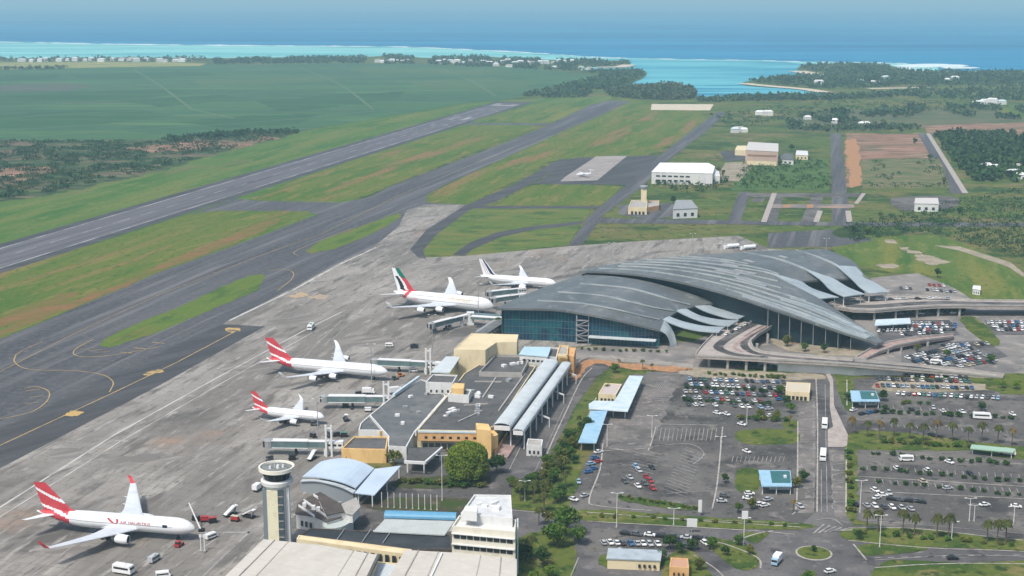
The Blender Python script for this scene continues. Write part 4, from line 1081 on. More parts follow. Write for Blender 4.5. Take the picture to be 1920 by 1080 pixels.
for f, r_ in fins:
    A_, B_ = curve(f, 16), curve(r_, 16)
    b = MB(); b.slab([A_, [a.lerp(c, .5) + Vector((0, 0, .25)) for a, c in zip(A_, B_)], B_], .6); b.build('roof_fin', B_fin, T)
    q0, q1 = A_[-1].lerp(A_[-2], .7), B_[-1].lerp(B_[-2], .7)
    for t_ in (.1, .9):
        p = q0.lerp(q1, t_)
        b = MB(); b.tube([(p.x, p.y, 0), (p.x, p.y, p.z - .6)], .3, 6); b.build('column', B_wm, T)
# walls under the two roofs
def skirt(line, dy, drop, m, name, zb=0):
    b = MB(); rows = [[], []]
    for p in line:
        rows[0].append((p.x + dy[0], p.y + dy[1], max(zb + .2, p.z - drop))); rows[1].append((p.x + dy[0], p.y + dy[1], zb))
    b.grid(rows); b.build(name, m, T)
    return rows[0]
gl = skirt(PR_[0][1:], (0, 3.5), 1.1, B_teal, 'glass_wall')
for i, k in enumerate(resample(gl, 46)):
    if i in (4, 22): continue
    b = MB(); b.bar((k.x, k.y - .25, .2), (k.x, k.y - .25, k.z), .22, .3); b.build('mullion', B_mull, T)
for zz in (4.2, 8.2, 12.2):
    pts = [Vector((p[0], p[1] - .22, zz)) for p in gl if p[2] > zz + .5]
    b = MB()
    for a, c in zip(pts, pts[1:]): b.bar(a, c, .2, .3)
    b.build('transom', B_mull, T)
skirt([r[0] for r in PR_], (4, 2), 1.1, B_glass, 'airside_wall')
skirt([r[0] for r in HR], (2, -5), 1.1, B_glass, 'airside_wall')
skirt(HR[0][1:-3], (3, 6), 1.1, B_glass, 'clerestory')
skirt([r[-1] for r in PR_], (-3, 2), 1.0, B_glass, 'landside_wall')
skirt([r[-1] for r in HR[4:]], (-5, 4), 1.0, B_glass, 'landside_wall')
skirt(HR[-1], (-5, -2), 1.1, B_glass, 'end_wall')
# the rounded end where the pier roof comes down to the ground
e0 = curve([(1238, 619, 10.5), (1248, 625, 8.6), (1254, 635, 5.4), (1256, 646, 2.2), (1257, 653, 0.1)], 12)
e1 = curve([(1245, 601, 12.5), (1256, 611, 10), (1264, 625, 6.4), (1268, 640, 2.8), (1270, 649, 0.1)], 12)
b = MB(); b.slab([e0, e1], .6); b.build('end_panel', B_rib, T)
for x0, x1, yb, zt in ((977, 1000, 632, 18.5), (1081, 1103, 645, 17.0)):
    a, c = P(x0, yb, 0), P(x1, yb, 0)
    b = MB()
    for p in (a, c, a + Vector((0, 3, 0)), c + Vector((0, 3, 0))): b.box((p.x, p.y, zt / 2), (.5, .5, zt))
    k = 0; z_ = 2.0
    while z_ < zt:
        b.box(((a.x + c.x) / 2, a.y + 1.5, z_), ((c - a).length + .8, 4, .35))
        p, q = (a, c) if k % 2 else (c, a)
        if z_ + 3 < zt: b.bar((p.x, p.y - .3, z_), (q.x, q.y - .3, z_ + 3), .9, .3)
        k += 1; z_ += 3
    b.build('stair_tower', B_metal, T)
a, c = P(1104, 631, 5), P(1230, 638.5, 5)
b = MB(); b.bar(a, c, 5, .5)
b.build('entrance_canopy', B_sheet, T)
for x, yb, zt in ((1362, 603, 20), (1349, 600, 20)):
    p = P(x, yb, 0); b = MB(); b.tube([(p.x, p.y, 0), (p.x, p.y, zt)], 2.4 if x == 1362 else 1.0, 12); b.build('column', B_conc, T)
for i in range(8):   # slim posts under the long roof tail
    p = HR[0][20 + i]
    b = MB(); b.tube([(p.x + .5, p.y + 2.5, 0), (p.x, p.y + 1.5, p.z - 1.1)], .2, 6); b.build('post', B_metal, T)

# ---------------------------------------------------------------- raised roads
def viaduct(label, out, z, lanes, piers, group=None, th=1.3, zs=None, name='viaduct', edge=None, rail=True):
    zz = (lambda i: z) if zs is None else (lambda i: zs[i])
    pts = [P(x, y, zz(i)) for i, (x, y) in enumerate(out)]
    c = cen(pts)
    t = thing(name, label, 'raised road', (c[0], c[1], 0), 0, group, world=True)
    b = MB(); n = len(pts)
    o = [tuple(p) for p in pts]
    b.poly(o); b.poly([(p[0], p[1], p[2] - th) for p in o])
    for i in range(n):
        a, d_ = o[i], o[(i + 1) % n]
        b.add([a, d_, (d_[0], d_[1], d_[2] - th), (a[0], a[1], a[2] - th)], [[0, 1, 2, 3]])
    b.build('deck', M_pave, t, tri=True)
    for ln, wd, m, dz in lanes:
        b = MB()
        pl = [P(*q) if len(q) == 3 else P(q[0], q[1], z) for q in smooth_line(ln, 8)]
        l, r_ = wband(pl, wd)
        b.grid([[(x, y, p.z + dz) for (x, y), p in zip(l, pl)], [(x, y, p.z + dz) for (x, y), p in zip(r_, pl)]]); b.build('lane', m, t)
    if rail:
        segs = edge or [list(range(n)) + [0]]
        for sgm in segs:
            b = MB(); rr = []
            for q in range(len(sgm)):
                p = Vector(o[sgm[q]]); d_ = Vector(o[sgm[min(q + 1, len(sgm) - 1)]]) - Vector(o[sgm[max(q - 1, 0)]]); d_.z = 0
                if d_.length < 1e-6: d_ = Vector((1, 0, 0))
                d_.normalize(); s_ = Vector((-d_.y, d_.x, 0)) * .25
                rr.append([p + s_ + Vector((0, 0, .02)), p + s_ + Vector((0, 0, 1)), p - s_ + Vector((0, 0, 1)), p - s_ + Vector((0, 0, .02))])
            b.rings(rr); b.build('parapet', B_conc, t)
    for x, y in piers:
        p = P(x, y, z); b = MB(); b.tube([(p.x, p.y, 0), (p.x, p.y, p.z - th)], .8, 8); b.build('pier', B_conc, t)
    return t
VD = 7.0
outer = [(1481, 600), (1447, 598), (1400, 596), (1362, 612), (1336, 630), (1318, 648), (1308, 660), (1304, 668), (1363, 671), (1457, 676), (1540, 680), (1600, 684), (1600, 676), (1530, 669), (1463, 665), (1430, 661), (1412, 653), (1407, 641), (1422, 627), (1447, 613)]
viaduct('looping drop-off deck in front of the low curved roofs', outer, VD,
        [([(1462, 601), (1425, 617), (1398, 636), (1398, 652), (1425, 664), (1500, 672), (1600, 679.5)], 4.5, M_lot, .05), ([(1425, 602), (1385, 622), (1350, 645), (1352, 656), (1385, 666), (1440, 670.5)], 5.5, M_lot, .06),
         ([(1450, 604), (1405, 628), (1377, 650), (1392, 660)], 2.2, M_pinkpave, .08)],
        [(1330, 664), (1365, 669), (1400, 671), (1435, 673), (1420, 640), (1440, 622), (1465, 610), (1415, 655)])
ro = [(1600, 676), (1600, 684), (1700, 692.5), (1800, 701), (1880, 709), (1884, 704), (1810, 694), (1700, 684)]
viaduct('straight concrete ramp falling from the drop-off loop to the car parks', ro, VD, [([(1600, 680, VD), (1700, 688.5, 5), (1800, 697.5, 2.2), (1882, 706, .4)], 6.5, M_road, .06)], [],
        zs=[VD, VD, 5, 2.2, .4, .4, 2.2, 5], name='ramp')
t = thing('retaining_wall', 'long white retaining wall under the straight ramp', 'wall', tuple(P(1580, 690, 0)), 0, None, world=True)
b = MB(); rows = [[], []]
for x, y, z_ in ((1459, 678, VD - 1.4), (1540, 682, VD - 1.4), (1600, 686, VD - 1.4), (1700, 694, 3.5), (1760, 699.5, 2.0)):
    p = P(x, y - .6, z_); rows[0].append((p.x, p.y, z_)); rows[1].append((p.x, p.y, 0))
b.grid(rows); b.grid([[(x, y + 1, z_) for x, y, z_ in r_] for r_ in rows]); b.grid([rows[0], [(x, y + 1, z_) for x, y, z_ in rows[0]]])
b.build('wall_panel', B_white, t)
out2 = [(1548, 573), (1600, 582), (1640, 583), (1700, 578), (1760, 574.5), (1830, 574), (1920, 574.5), (2150, 576), (2150, 566), (1920, 564.5), (1830, 564), (1790, 560), (1760, 557), (1700, 555), (1660, 556), (1600, 560), (1575, 562)]
viaduct('raised forecourt road running right from the far roof fins', out2, VD, [([(1585, 573), (1640, 574.5), (1700, 570), (1770, 567.5), (1830, 568.5), (1920, 570), (2150, 572)], 9, M_road, .05), ([(1600, 565), (1660, 562), (1720, 560), (1780, 562)], 4, M_lot, .06)],
        [(1640, 581), (1680, 578), (1720, 575), (1760, 573), (1800, 573)])
out3 = [(1604, 672), (1632, 655), (1668, 642), (1720, 633), (1788, 627.5), (1786, 632.5), (1725, 640), (1680, 649), (1650, 660), (1624, 674)]
viaduct('narrow curved pink ramp climbing between two car parks', out3, 4, [], [(1665, 650), (1690, 645), (1715, 640), (1740, 637)], zs=[.6, 2, 3.5, 4, 2, 2, 4, 3.5, 2, .6], name='ramp')
for o in COL.objects:
    if o.name.startswith('deck') and o.parent and 'pink' in o.parent.get('label', ''): o.data.materials[0] = M_pinkpave

# ---------------------------------------------------------------- jet bridges
def jet_bridge(label, cab, root_px, z=5.2, pylon=True, wd=3.2, stand=None):
    a, c = P(*cab, z), P(*root_px, z)
    t = thing('jet_bridge', label, 'jet bridge', (c.x, c.y, 0), 0, 'jet bridges of the old terminal' if pylon else 'jet bridges of the new terminal', world=True)
    d = (c - a); d.z = 0; L_ = d.length; d.normalize()
    a0 = a + d * 3.0; m_ = a + d * (L_ * .55); e = a + d * (L_ * .78)
    b = MB(); b.bar(a0, m_, wd, 2.9); tn = b.build('outer_tunnel', B_teal if False else mat('tunnel_glass', (0.10, 0.16, 0.165), [((0.16, 0.22, 0.22), .3, .45, .7)], rough=.3, spec=.5), t)
    b = MB(); b.bar(a0 + Vector((0, 0, 1.6)), m_ + Vector((0, 0, 1.6)), wd + .3, .35); b.bar(a0 + Vector((0, 0, -1.55)), m_ + Vector((0, 0, -1.55)), wd + .3, .3); b.build('tunnel_edge', B_wm, tn)
    b = MB(); b.bar(m_, e, wd - .7, 2.5); tn = b.build('inner_tunnel', MATS['tunnel_glass'], t)
    b = MB(); b.bar(m_ + Vector((0, 0, 1.4)), e + Vector((0, 0, 1.4)), wd - .4, .3); b.build('tunnel_edge', B_wm, tn)
    b = MB(); b.bar(e, c, wd, 3.1); lk = b.build('link_corridor', B_wm, t)
    s_ = Vector((-d.y, d.x, 0)); s_ = s_ if s_.y < 0 else -s_
    for k in range(3):
        p = e.lerp(c, .12 + .3 * k); q = e.lerp(c, .32 + .3 * k)
        b = MB(); b.bar(p + s_ * (wd / 2 + .05), q + s_ * (wd / 2 + .05), .08, .9); b.build('window', B_win, lk)
    b = MB(); b.lathe([(2.4, -1.7), (2.5, 1.5), (1.6, 1.9)], (a.x + d.x * 1.5, a.y + d.y * 1.5, z), 12); cb = b.build('cab', B_metal, t)
    b = MB(); b.bar(a - d * .8, a + d * 1.0, 3.6, 2.6); b.build('cab_hood', PDK, cb)
    p = m_.lerp(a0, .35)
    b = MB(); b.bar((p.x, p.y, z - 1.7), (p.x, p.y + .001, .9), .9, .9) if False else b.tube([(p.x, p.y, z - 1.6), (p.x, p.y, 1.0)], .55, 8)
    b.bar(p - s_ * 1.8 + Vector((0, 0, 1.0 - z)), p + s_ * 1.8 + Vector((0, 0, 1.0 - z)), .7, .5)
    lg = b.build('drive_leg', PDK, t)
    for k in (-1, 1):
        q = p + s_ * 1.8 * k
        b = MB(); b.tube([(q.x - d.x * .01, q.y, .65), (q.x + s_.x * .45, q.y + s_.y * .45, .65)], .65, 10); b.build('wheel', PDK, lg)
    b = MB(); b.tube([(e.x, e.y, 0), (e.x, e.y, z - 1.2)], 1.2, 10); b.build('rotunda_column', B_wm, t)
    if pylon:
        for k in (0, 1):
            q = e + s_ * (wd / 2 + .6) + d * (.3 + 2.4 * k)
            b = MB(); b.box((q.x, q.y, 7.3), (.8, .8, 14.6), 0, 0); b.build('pylon', B_wm, t)
            if k == 0:
                b = MB(); b.bar((q.x, q.y, 13.2), (q.x + d.x * 2.4, q.y + d.y * 2.4, 13.2), .5, .6); b.build('cross_beam', B_wm, t)
    return t
jet_bridge('jet bridge at the nose of the long white four-engine jet', (699, 678), (828, 684))
jet_bridge('middle jet bridge with no aeroplane, above the short jet', (604, 747), (752, 748))
jet_bridge('lowest jet bridge, pointing left below the short jet', (498, 831), (644, 833))
jet_bridge('sloping jet bridge under the double-deck jet', (806, 611), (882, 592), pylon=False)
jet_bridge('upper of two jet bridges behind the nose of the double-deck jet', (914, 551), (985, 543), z=6, pylon=False)
jet_bridge('lower of two jet bridges behind the nose of the double-deck jet', (922, 563), (985, 554), z=6, pylon=False)
t = thing('covered_walkway', 'long grey covered walkway climbing to the glass terminal corner', 'walkway', tuple(P(930, 612, 0)), 0, None, world=True)
b = MB(); b.bar(P(900, 627, 6), P(960, 588, 6), 6, 3.2); wk = b.build('corridor', B_metal, t)
b = MB(); b.bar(P(900, 627, 7.75), P(960, 588, 7.75), 6.6, .3); b.build('roof', B_roofg, t)
for f in (.1, .4, .7):
    p = P(900, 627, 6).lerp(P(960, 588, 6), f); b = MB(); b.tube([(p.x, p.y, 0), (p.x, p.y, 4.4)], .5, 8); b.build('support', B_conc, t)
t = thing('covered_walkway', 'short gallery joining the sloping jet bridge to the terminal', 'walkway', tuple(P(905, 597, 0)), 0, None, world=True)
b = MB(); b.bar(P(884, 592, 6), P(945, 596, 6), 4, 3.2); b.build('corridor', MATS['tunnel_glass'], t)
b = MB(); b.bar(P(884, 592, 7.8), P(945, 596, 7.8), 4.4, .3); b.build('roof', B_wm, t)
p = P(882, 597, 4); b = MB(); b.box((p.x, p.y, 4), (4.5, 4, 8)); b.build('lift_shaft', B_wm, t)
# ---------------------------------------------------------------- the old terminal
t, top = building('old_terminal', 'old terminal block with wide dark flat roof and orange front wall', 'terminal', [(782, 806), (905, 808), (932, 796), (1005, 686), (962, 680), (900, 682), (870, 700), (838, 742)], 9.5, B_cream, B_roof, par=.5)
clutter(t, [P(x, y, 9) for x, y in ((830, 780), (900, 770), (940, 740), (900, 730))], 9.0, 9, 3)
clutter(t, [P(x, y, 9) for x, y in ((800, 800), (900, 800), (980, 700), (880, 720))], 9.0, 10, 31, B_metal)
for (x0, y0), (x1, y1) in (((905, 745), (930, 708)), ((860, 790), (905, 770)), ((890, 715), (940, 716)), ((870, 760), (915, 757)), ((935, 770), (985, 700))):
    b = MB(); b.bar(P(x0, y0, 9.3), P(x1, y1, 9.3), .7, .5); b.build('roof_duct', B_conc, t)
for (x0, y0), (x1, y1) in (((842, 768), (852, 764)), ((838, 774), (848, 771)), ((833, 780), (843, 777))):
    b = MB(); b.bar(P(x0, y0, 9.2), P(x1, y1, 9.2), 1.6, .5); b.build('skylight', B_wm, t)
a, c = P(784, 808, 9.5), P(905, 810, 9.5)
b = MB(); b.bar((a.x, a.y - .25, 6.9), (c.x, c.y - .25, 6.9), .5, 3.6); fr = b.build('orange_fascia', B_orange, t)
b = MB(); b.bar((a.x, a.y - .3, 9.35), (c.x, c.y - .3, 9.35), .9, .7); b.build('parapet_cap', B_pale, t)
windows(t, (a.x, a.y - .5), (c.x, c.y - .5), 6.2, 7.3, 7, .35)
windows(t, (a.x, a.y - .5), (c.x, c.y - .5), 1.2, 4.2, 9, .8)
a, c = P(781, 808, 9.5), P(840, 741, 9.5)
b = MB(); b.bar((a.x - .4, a.y, 8.4), (c.x - .4, c.y, 8.4), .5, 2.4); b.build('clerestory_wall', B_white, t)
windows(t, (a.x - .8, a.y), (c.x - .8, c.y), 7.7, 8.7, 12, .45)
for k, (x, y) in enumerate(((745, 780), (760, 765), (770, 745), (800, 740), (755, 795), (785, 775))):
    p = P(x, y, 6.9); b = MB(); b.box((p.x, p.y, 7.4), (2.2, 1.6, 1.1), .4 * k); b.build('roof_unit', B_metal if k % 2 else B_wm, t)
for px, zt, col, nm in ([(892, 793), (916, 795), (921, 807), (895, 805)], 13.0, B_yel, 'orange_turret'), ([(896, 815), (926, 806), (934, 815), (912, 824)], 8.0, B_yel, 'corner_block'):
    b = MB(); b.prism([tuple(P(x, y, zt)) for x, y in px], 0); b.build(nm, col, t)

t, top = building('pier_block', 'low pier block with grey flat roof beside the jet bridges', 'terminal', [(693, 778), (735, 744), (789, 711), (806, 716), (836, 742), (778, 809), (762, 838), (727, 836), (728, 818)], 7.2, B_white, B_roofg, par=.4)
for (x0, y0), (x1, y1), n in (((693, 778), (735, 744), 8), ((735, 744), (789, 711), 10)):
    a, c = P(x0, y0, 7.2), P(x1, y1, 7.2)
    windows(t, (a.x - .1, a.y), (c.x - .1, c.y), 3.2, 5.4, n, .7)
b = MB(); a, c = P(786, 707, 8.2), P(738, 741, 8.2); b.bar(a, c, 1.2, 1.4); b.build('roof_rail', B_pale, t)
a, c = P(693, 778, 7.2), P(728, 818, 7.2)

t, top = building('customs_block', 'small grey and yellow block with two square windows at pier end', 'building', [(676, 793), (694, 777), (743, 790), (733, 808), (700, 806), (672, 806)], 6.6, B_white, B_roofg)
b = MB(); a, c = P(712, 808, 6.6), P(741, 796, 6.6); b.bar((a.x, a.y - .4, 4.4), (c.x, c.y - .4, 4.4), .5, 4.2); b.build('yellow_wall', B_yel, t)
for x, y in ((698, 808), (718, 806)):
    p = P(x, y, 4); b = MB(); b.box((p.x, p.y - 1.0, 4.0), (2.2, .3, 2.2)); b.build('window', B_win, t)
t, top = building('arrivals_block', 'yellow-walled block with dark flat roof above the arched roof hall', 'building', [(640, 841), (664, 818), (728, 818), (724, 843), (690, 843)], 6.2, B_yel, B_roof)
windows(t, P(640, 841, 6.2), P(724, 843, 6.2), 1.0, 2.6, 6, .5)
b = MB(); b.bar(P(640, 842, 5.7), P(725, 844, 5.7), .5, 1.0); b.build('orange_band', B_orange, t)

t, top = building('plant_box', 'white rooftop box with dark roof between white canopy and orange cap', 'roof building', [(798, 716), (812, 701), (858, 703), (849, 718)], 13.0, B_white, B_roof, zb=7)
windows(t, P(800, 718, 13), P(848, 719, 13), 8.2, 9.6, 4, .35)
t, top = building('plant_box', 'white rooftop box carrying an orange cap', 'roof building', [(840, 738), (851, 728), (884, 730), (879, 741)], 13.0, B_white, B_roofg, zb=8)
b = MB(); b.prism([tuple(P(x, y, 15.6)) for x, y in ((846, 728), (851, 718), (871, 719), (869, 729))], 12); b.build('orange_cap', B_yel, t)
t = thing('canopy_roof', 'white tilted canopy roof left of the cream hall', 'canopy', tuple(P(836, 700, 7)), 0, None, world=True)
b = MB(); b.slab([[P(808, 697, 12.5), P(843, 699, 13.5)], [P(836, 668, 13.5), P(863, 669, 14.5)]], .5); b.build('roof', B_sheet, t)
for x, y in ((812, 695), (840, 697), (838, 672), (858, 672)):
    p = P(x, y, 12.7); b = MB(); b.tube([(p.x, p.y, 6.5), (p.x, p.y, 12.4)], .3, 6); b.build('post', B_metal, t)
t, top = building('departure_hall', 'large cream flat-topped hall standing over the dark roofs', 'building', [(851, 655), (884, 625), (972, 627), (969, 641), (931, 642), (910, 656)], 17.5, B_cream, mat('cream_roof', (0.64, 0.55, 0.36), [((0.55, 0.47, 0.3), .1, .45, .7)], rough=.8), zb=0, par=.3)
t, top = building('roof_court', 'sunken dark roof with pale parapet in front of the cream hall', 'building', [(898, 697), (929, 664), (974, 665), (991, 676), (979, 699)], 11.5, B_conc, B_roof, zb=8, par=1.4)
clutter(t, top, 10.1, 4, 9)
t, top = building('link_block', 'light blue sheet roofed block left of the orange stair house', 'building', [(974, 664), (984, 650), (1032, 651), (1026, 668)], 13.5, B_white, B_blue, par=0)
windows(t, P(976, 666, 13.5), P(1025, 670, 13.5), 10.4, 11.6, 5, .7)
t, top = building('link_block', 'small dark roofed block against the orange stair house', 'building', [(1026, 668), (1032, 651), (1048, 652), (1044, 670)], 12, B_white, B_roof)
t, top = building('stair_house', 'orange and yellow stair house at the far end of the white vaults', 'building', [(1044, 664), (1049, 647), (1066, 648), (1064, 666)], 12.5, B_yel, B_conc)
b = MB(); b.prism([tuple(P(x, y, 11)) for x, y in ((1064, 666), (1067, 651), (1080, 652), (1076, 669))], 0); b.build('side_wing', B_orange, t)
p = P(1054, 670, 10); b = MB(); b.box((p.x, p.y - .8, 10), (2.6, .3, 2.0)); b.build('window', B_win, t)
b = MB(); b.bar(P(1046, 665, 12.8), P(1063, 667, 12.8), .8, 1.0); b.build('cap', B_cream, t)
for lab, c0, c1, wd, z_, mt, rise in (('wide white barrel roof along the old terminal, left of the dark gutter', (941, 799), (1033, 678), 8.0, 11.0, B_sheet, 1.5), ('narrow white barrel roof along the kerb, right of the dark gutter', (971, 808), (1062, 681), 5.2, 9.5, B_sheet, .9)):
    a, c = P(*c0, z_), P(*c1, z_); d = (c - a).normalized(); s_ = Vector((-d.y, d.x, 0))
    t = thing('vaulted_roof', lab, 'roof', (a.x, a.y, 0), 0, None, world=True)
    b = MB(); b.slab([[a + d * (c - a).length * q / 12 + s_ * wd / 2 * math.cos(math.pi * k / 8) + Vector((0, 0, rise * math.sin(math.pi * k / 8))) for k in range(9)] for q in range(13)], .25)
    b.build('vault', mt, t)
    b = MB(); b.bar(a + Vector((0, 0, -1)), c + Vector((0, 0, -1)), wd - .8, 1.9); b.build('beam', B_wm, t)
    for q in range(9):
        p = a + (c - a) * (q + .3) / 9 - s_ * wd * .4 * (1 if s_.x < 0 else -1) * 1
        b = MB(); b.tube([(p.x, p.y, 0), (p.x, p.y, z_ - 1.5)], .35, 8); b.build('column', B_wm, t)
t = thing('gutter_roof', 'dark gutter roof between the two white barrel roofs', 'roof', tuple(P(1000, 740, 0)), 0, None, world=True)
b = MB(); b.bar(P(957, 804, 8.8), P(1048, 680, 8.8), 5.0, .8); b.build('roof', B_roof, t)
b = MB(); b.bar(P(957, 804, 4), P(1048, 680, 4), 4.4, 8); b.build('glazed_wall', B_glass, t)
t = thing('walkway', 'pink paved forecourt ramp at the near end of the white vaults', 'walkway', tuple(P(945, 845, 0)), 0, None, world=True)
b = MB(); b.bar(P(938, 858, .5), P(965, 818, .5), 6.5, .8); b.build('slab', M_pinkpave, t)
b = MB(); b.bar(P(928, 850, 1.2), P(952, 812, 1.2), .5, 1.6); b.build('low_wall', B_orange, t)
t, top = building('kiosk', 'small white cube kiosk on the kerb of the old terminal road', 'kiosk', [(987, 834), (990, 822), (1018, 824), (1016, 836)], 5.2, B_white, B_conc, par=.3)
windows(t, P(988, 836, 5.2), P(1015, 838, 5.2), 1.6, 3.2, 3, .5)
for i, (x, y) in enumerate([(1058, 708), (1035, 745), (1008, 790)]):
    t = thing('gantry', ['white road gantry nearest the orange stair house', 'white road gantry in the middle of the old terminal road', 'white road gantry nearest the white cube kiosk'][i], 'gantry', tuple(P(x, y + 8, 0)), 0, 'road gantries on the old terminal road', world=True)
    a, c = P(x - 2, y + 3, 0), P(x + 22, y + 12, 0)
    for q in (a, c): b = MB(); b.tube([(q.x, q.y, 0), (q.x, q.y, 4.6)], .22, 6); b.build('post', B_wm, t)
    b = MB(); b.bar((a.x, a.y, 4.6), (c.x, c.y, 4.6), .6, .6); b.build('beam', B_wm, t)

# light blue canopies by the car park
def canopy(label, pxs, z, m, posts, group=None):
    c = cen([P(x, y, z) for x, y in pxs])
    t = thing('canopy', label, 'canopy', c, 0, group, world=True)
    b = MB(); b.prism([tuple(P(x, y, z)) for x, y in pxs], z - .45); b.build('roof', m, t, tri=True)
    for x, y in posts:
        p = P(x, y, z); b = MB(); b.tube([(p.x, p.y, 0), (p.x, p.y, z - .4)], .22, 6); b.build('post', B_wm, t)
    return t
canopy('pale blue L-shaped canopy at the corner of the big car park', [(1104, 757), (1114, 751), (1152, 752), (1180, 704), (1206, 705), (1177, 771), (1104, 766)], 5, B_pale, [(1108, 763), (1150, 763), (1172, 766), (1200, 710), (1185, 738)])
canopy('sky blue canopy running down from the L-shaped one', [(1084, 829), (1108, 770), (1139, 770), (1118, 830)], 4.6, B_sky, [(1090, 825), (1114, 826), (1112, 773), (1134, 773)])
t, top = building('pavilion', 'low white pavilion inside the pale L-shaped canopy', 'building', [(1122, 738), (1134, 718), (1166, 720), (1155, 740)], 4.5, B_cream, mat('pinkish_roof', (.46, .40, .38), rough=.8), par=.3)
windows(t, P(1123, 740, 4.5), P(1154, 742, 4.5), 1.2, 2.8, 4, .6)

# ---------------------------------------------------------------- control tower
p0 = P(524, 1024, 0)
t = thing('control_tower', 'tall cream and white control tower with round dark cab', 'control tower', tuple(p0), 0, None, world=True)
X, Y = p0.x, p0.y
TH = 24.5
b = MB(); b.lathe([(4.6, 0), (4.6, TH)], (X, Y, 0), 16); b.build('shaft', B_white, t)
for x0, x1, m, nm in ((-2.9, .9, mat('pale_cream_panel', (.72, .68, .50), [((.62, .58, .42), .4, .48, .7)], rough=.8), 'cream_panel'), (.9, 2.9, mat('tower_glazing', (.05, .07, .085), [((.09, .12, .14), .6, .45, .65)], rough=.3, spec=.4), 'glazed_strip')):
    b = MB(); b.box((X + (x0 + x1) / 2, Y - 4.3, TH / 2 - .5), (x1 - x0, 1.6, TH - 1.2)); pn = b.build(nm, m, t)
    if nm == 'glazed_strip':
        for k in range(7):
            b = MB(); b.box((X + 1.9, Y - 5.14, 2.5 + 3.1 * k), (2.0, .1, .35)); b.build('transom', B_conc, pn)
for x0, m in ((-4.2, B_mull),):
    b = MB(); b.box((X + x0, Y - 2.0, TH / 2 - .5), (1.4, 2.2, TH - 1.2)); b.build('grey_fin', mat('blue_grey_panel', (.16, .20, .22), rough=.6), t)
b = MB(); b.box((X + 4.1, Y - 1.9, TH / 2), (1.2, 2.4, TH - 1)); b.build('white_fin', B_wm, t)
b = MB(); b.lathe([(4.6, TH - .5), (5.7, TH + .2), (5.9, TH + 1.6), (5.2, TH + 1.9)], (X, Y, 0), 24); b.build('collar', B_white, t)
b = MB(); b.lathe([(4.2, TH + 1.9), (5.5, TH + 5.0)], (X, Y, 0), 20); cb = b.build('cab_glass', mat('cab_dark_glass', (.006, .008, .010), rough=.35, spec=.15), t)
for k in range(12):
    a = 2 * math.pi * k / 12
    b = MB(); b.bar((X + 4.22 * math.cos(a), Y + 4.22 * math.sin(a), TH + 1.9), (X + 5.52 * math.cos(a), Y + 5.52 * math.sin(a), TH + 5.0), .12, .14); b.build('mullion', B_mull, cb)
b = MB(); b.lathe([(5.6, TH + 4.9), (6.5, TH + 5.3), (6.5, TH + 6.6), (5.9, TH + 6.6), (5.8, TH + 5.9)], (X, Y, 0), 28, cap=False); b.build('roof_ring', mat('cream_ring', (.70, .68, .60), rough=.8), t)
b = MB(); b.lathe([(5.95, TH + 5.5), (5.95, TH + 5.9)], (X, Y, 0), 24); rf = b.build('roof', mat('tower_roof', (.20, .215, .21), [((.12, .13, .13), .5, .45, .65)], rough=.9), t)
for dx, dy, h, r_ in ((-.8, .3, 3.2, .12), (.6, -.4, 1.2, .7), (-2.2, -.8, .9, .5), (2.3, .6, 1.1, .5), (.2, 1.5, 2.4, .1)):
    b = MB(); b.lathe([(r_, TH + 5.9), (r_ * .8, TH + 5.9 + h)], (X + dx, Y + dy, 0), 8); b.build('antenna' if r_ < .2 else 'roof_unit', B_wm, rf)
# airport staff lounge with brown roofs beside the tower
lz = 5.5
t = thing('lounge_building', 'white curved-wall building with brown stepped roofs beside the control tower', 'building', tuple(P(610, 975, 0)), 0, None, world=True)
for i, (px, z_, m) in enumerate([([(553, 962), (558, 944), (578, 932), (600, 922), (622, 936), (648, 958), (640, 970), (612, 978), (590, 968)], 6.4, B_brown), ([(596, 932), (604, 924), (642, 946), (652, 958), (612, 966)], 8.2, B_brown), ([(640, 945), (668, 932), (676, 950), (662, 965), (648, 962)], 8.6, B_conc)]):
    top = [tuple(P(x, y, z_)) for x, y in px]
    b = MB(); b.walls(inset(top, .4), 0 if i == 0 else 5, z_ - .3); b.build('wall', B_white, t)
    b = MB(); b.prism(top, z_ - .35); b.build('roof', m, t, tri=True)
windows(t, P(560, 964, 6), P(588, 970, 6), 1.5, 3.6, 3, .5)
windows(t, P(612, 980, 6), P(640, 972, 6), 1.5, 3.6, 3, .5)
b = MB(); b.prism([tuple(P(x, y, 5)) for x, y in smooth_line([(606, 980), (625, 972), (655, 968), (662, 975), (640, 988), (612, 990)], 3, True)], 0); b.build('curved_annex', mat('pale_green_render', (.42, .47, .45), rough=.8), t, tri=True)
windows(t, P(615, 991, 5), P(650, 985, 5), 1.2, 2.8, 4, .5)
for (x0, y0), (x1, y1) in (((570, 938), (612, 968)), ((588, 928), (640, 962)), ((603, 952), (640, 942)), ((560, 948), (590, 968))):
    b = MB(); b.bar(P(x0, y0, 6.8), P(x1, y1, 6.8), .35, .9); b.build('roof_upstand', B_wm, t)
for x, y in ((588, 955), (597, 958), (571, 950)):
    p = P(x, y, 6.4); b = MB(); b.box((p.x, p.y, 7.2), (1.4, 1.4, 1.6)); b.build('roof_unit', B_wm, t)

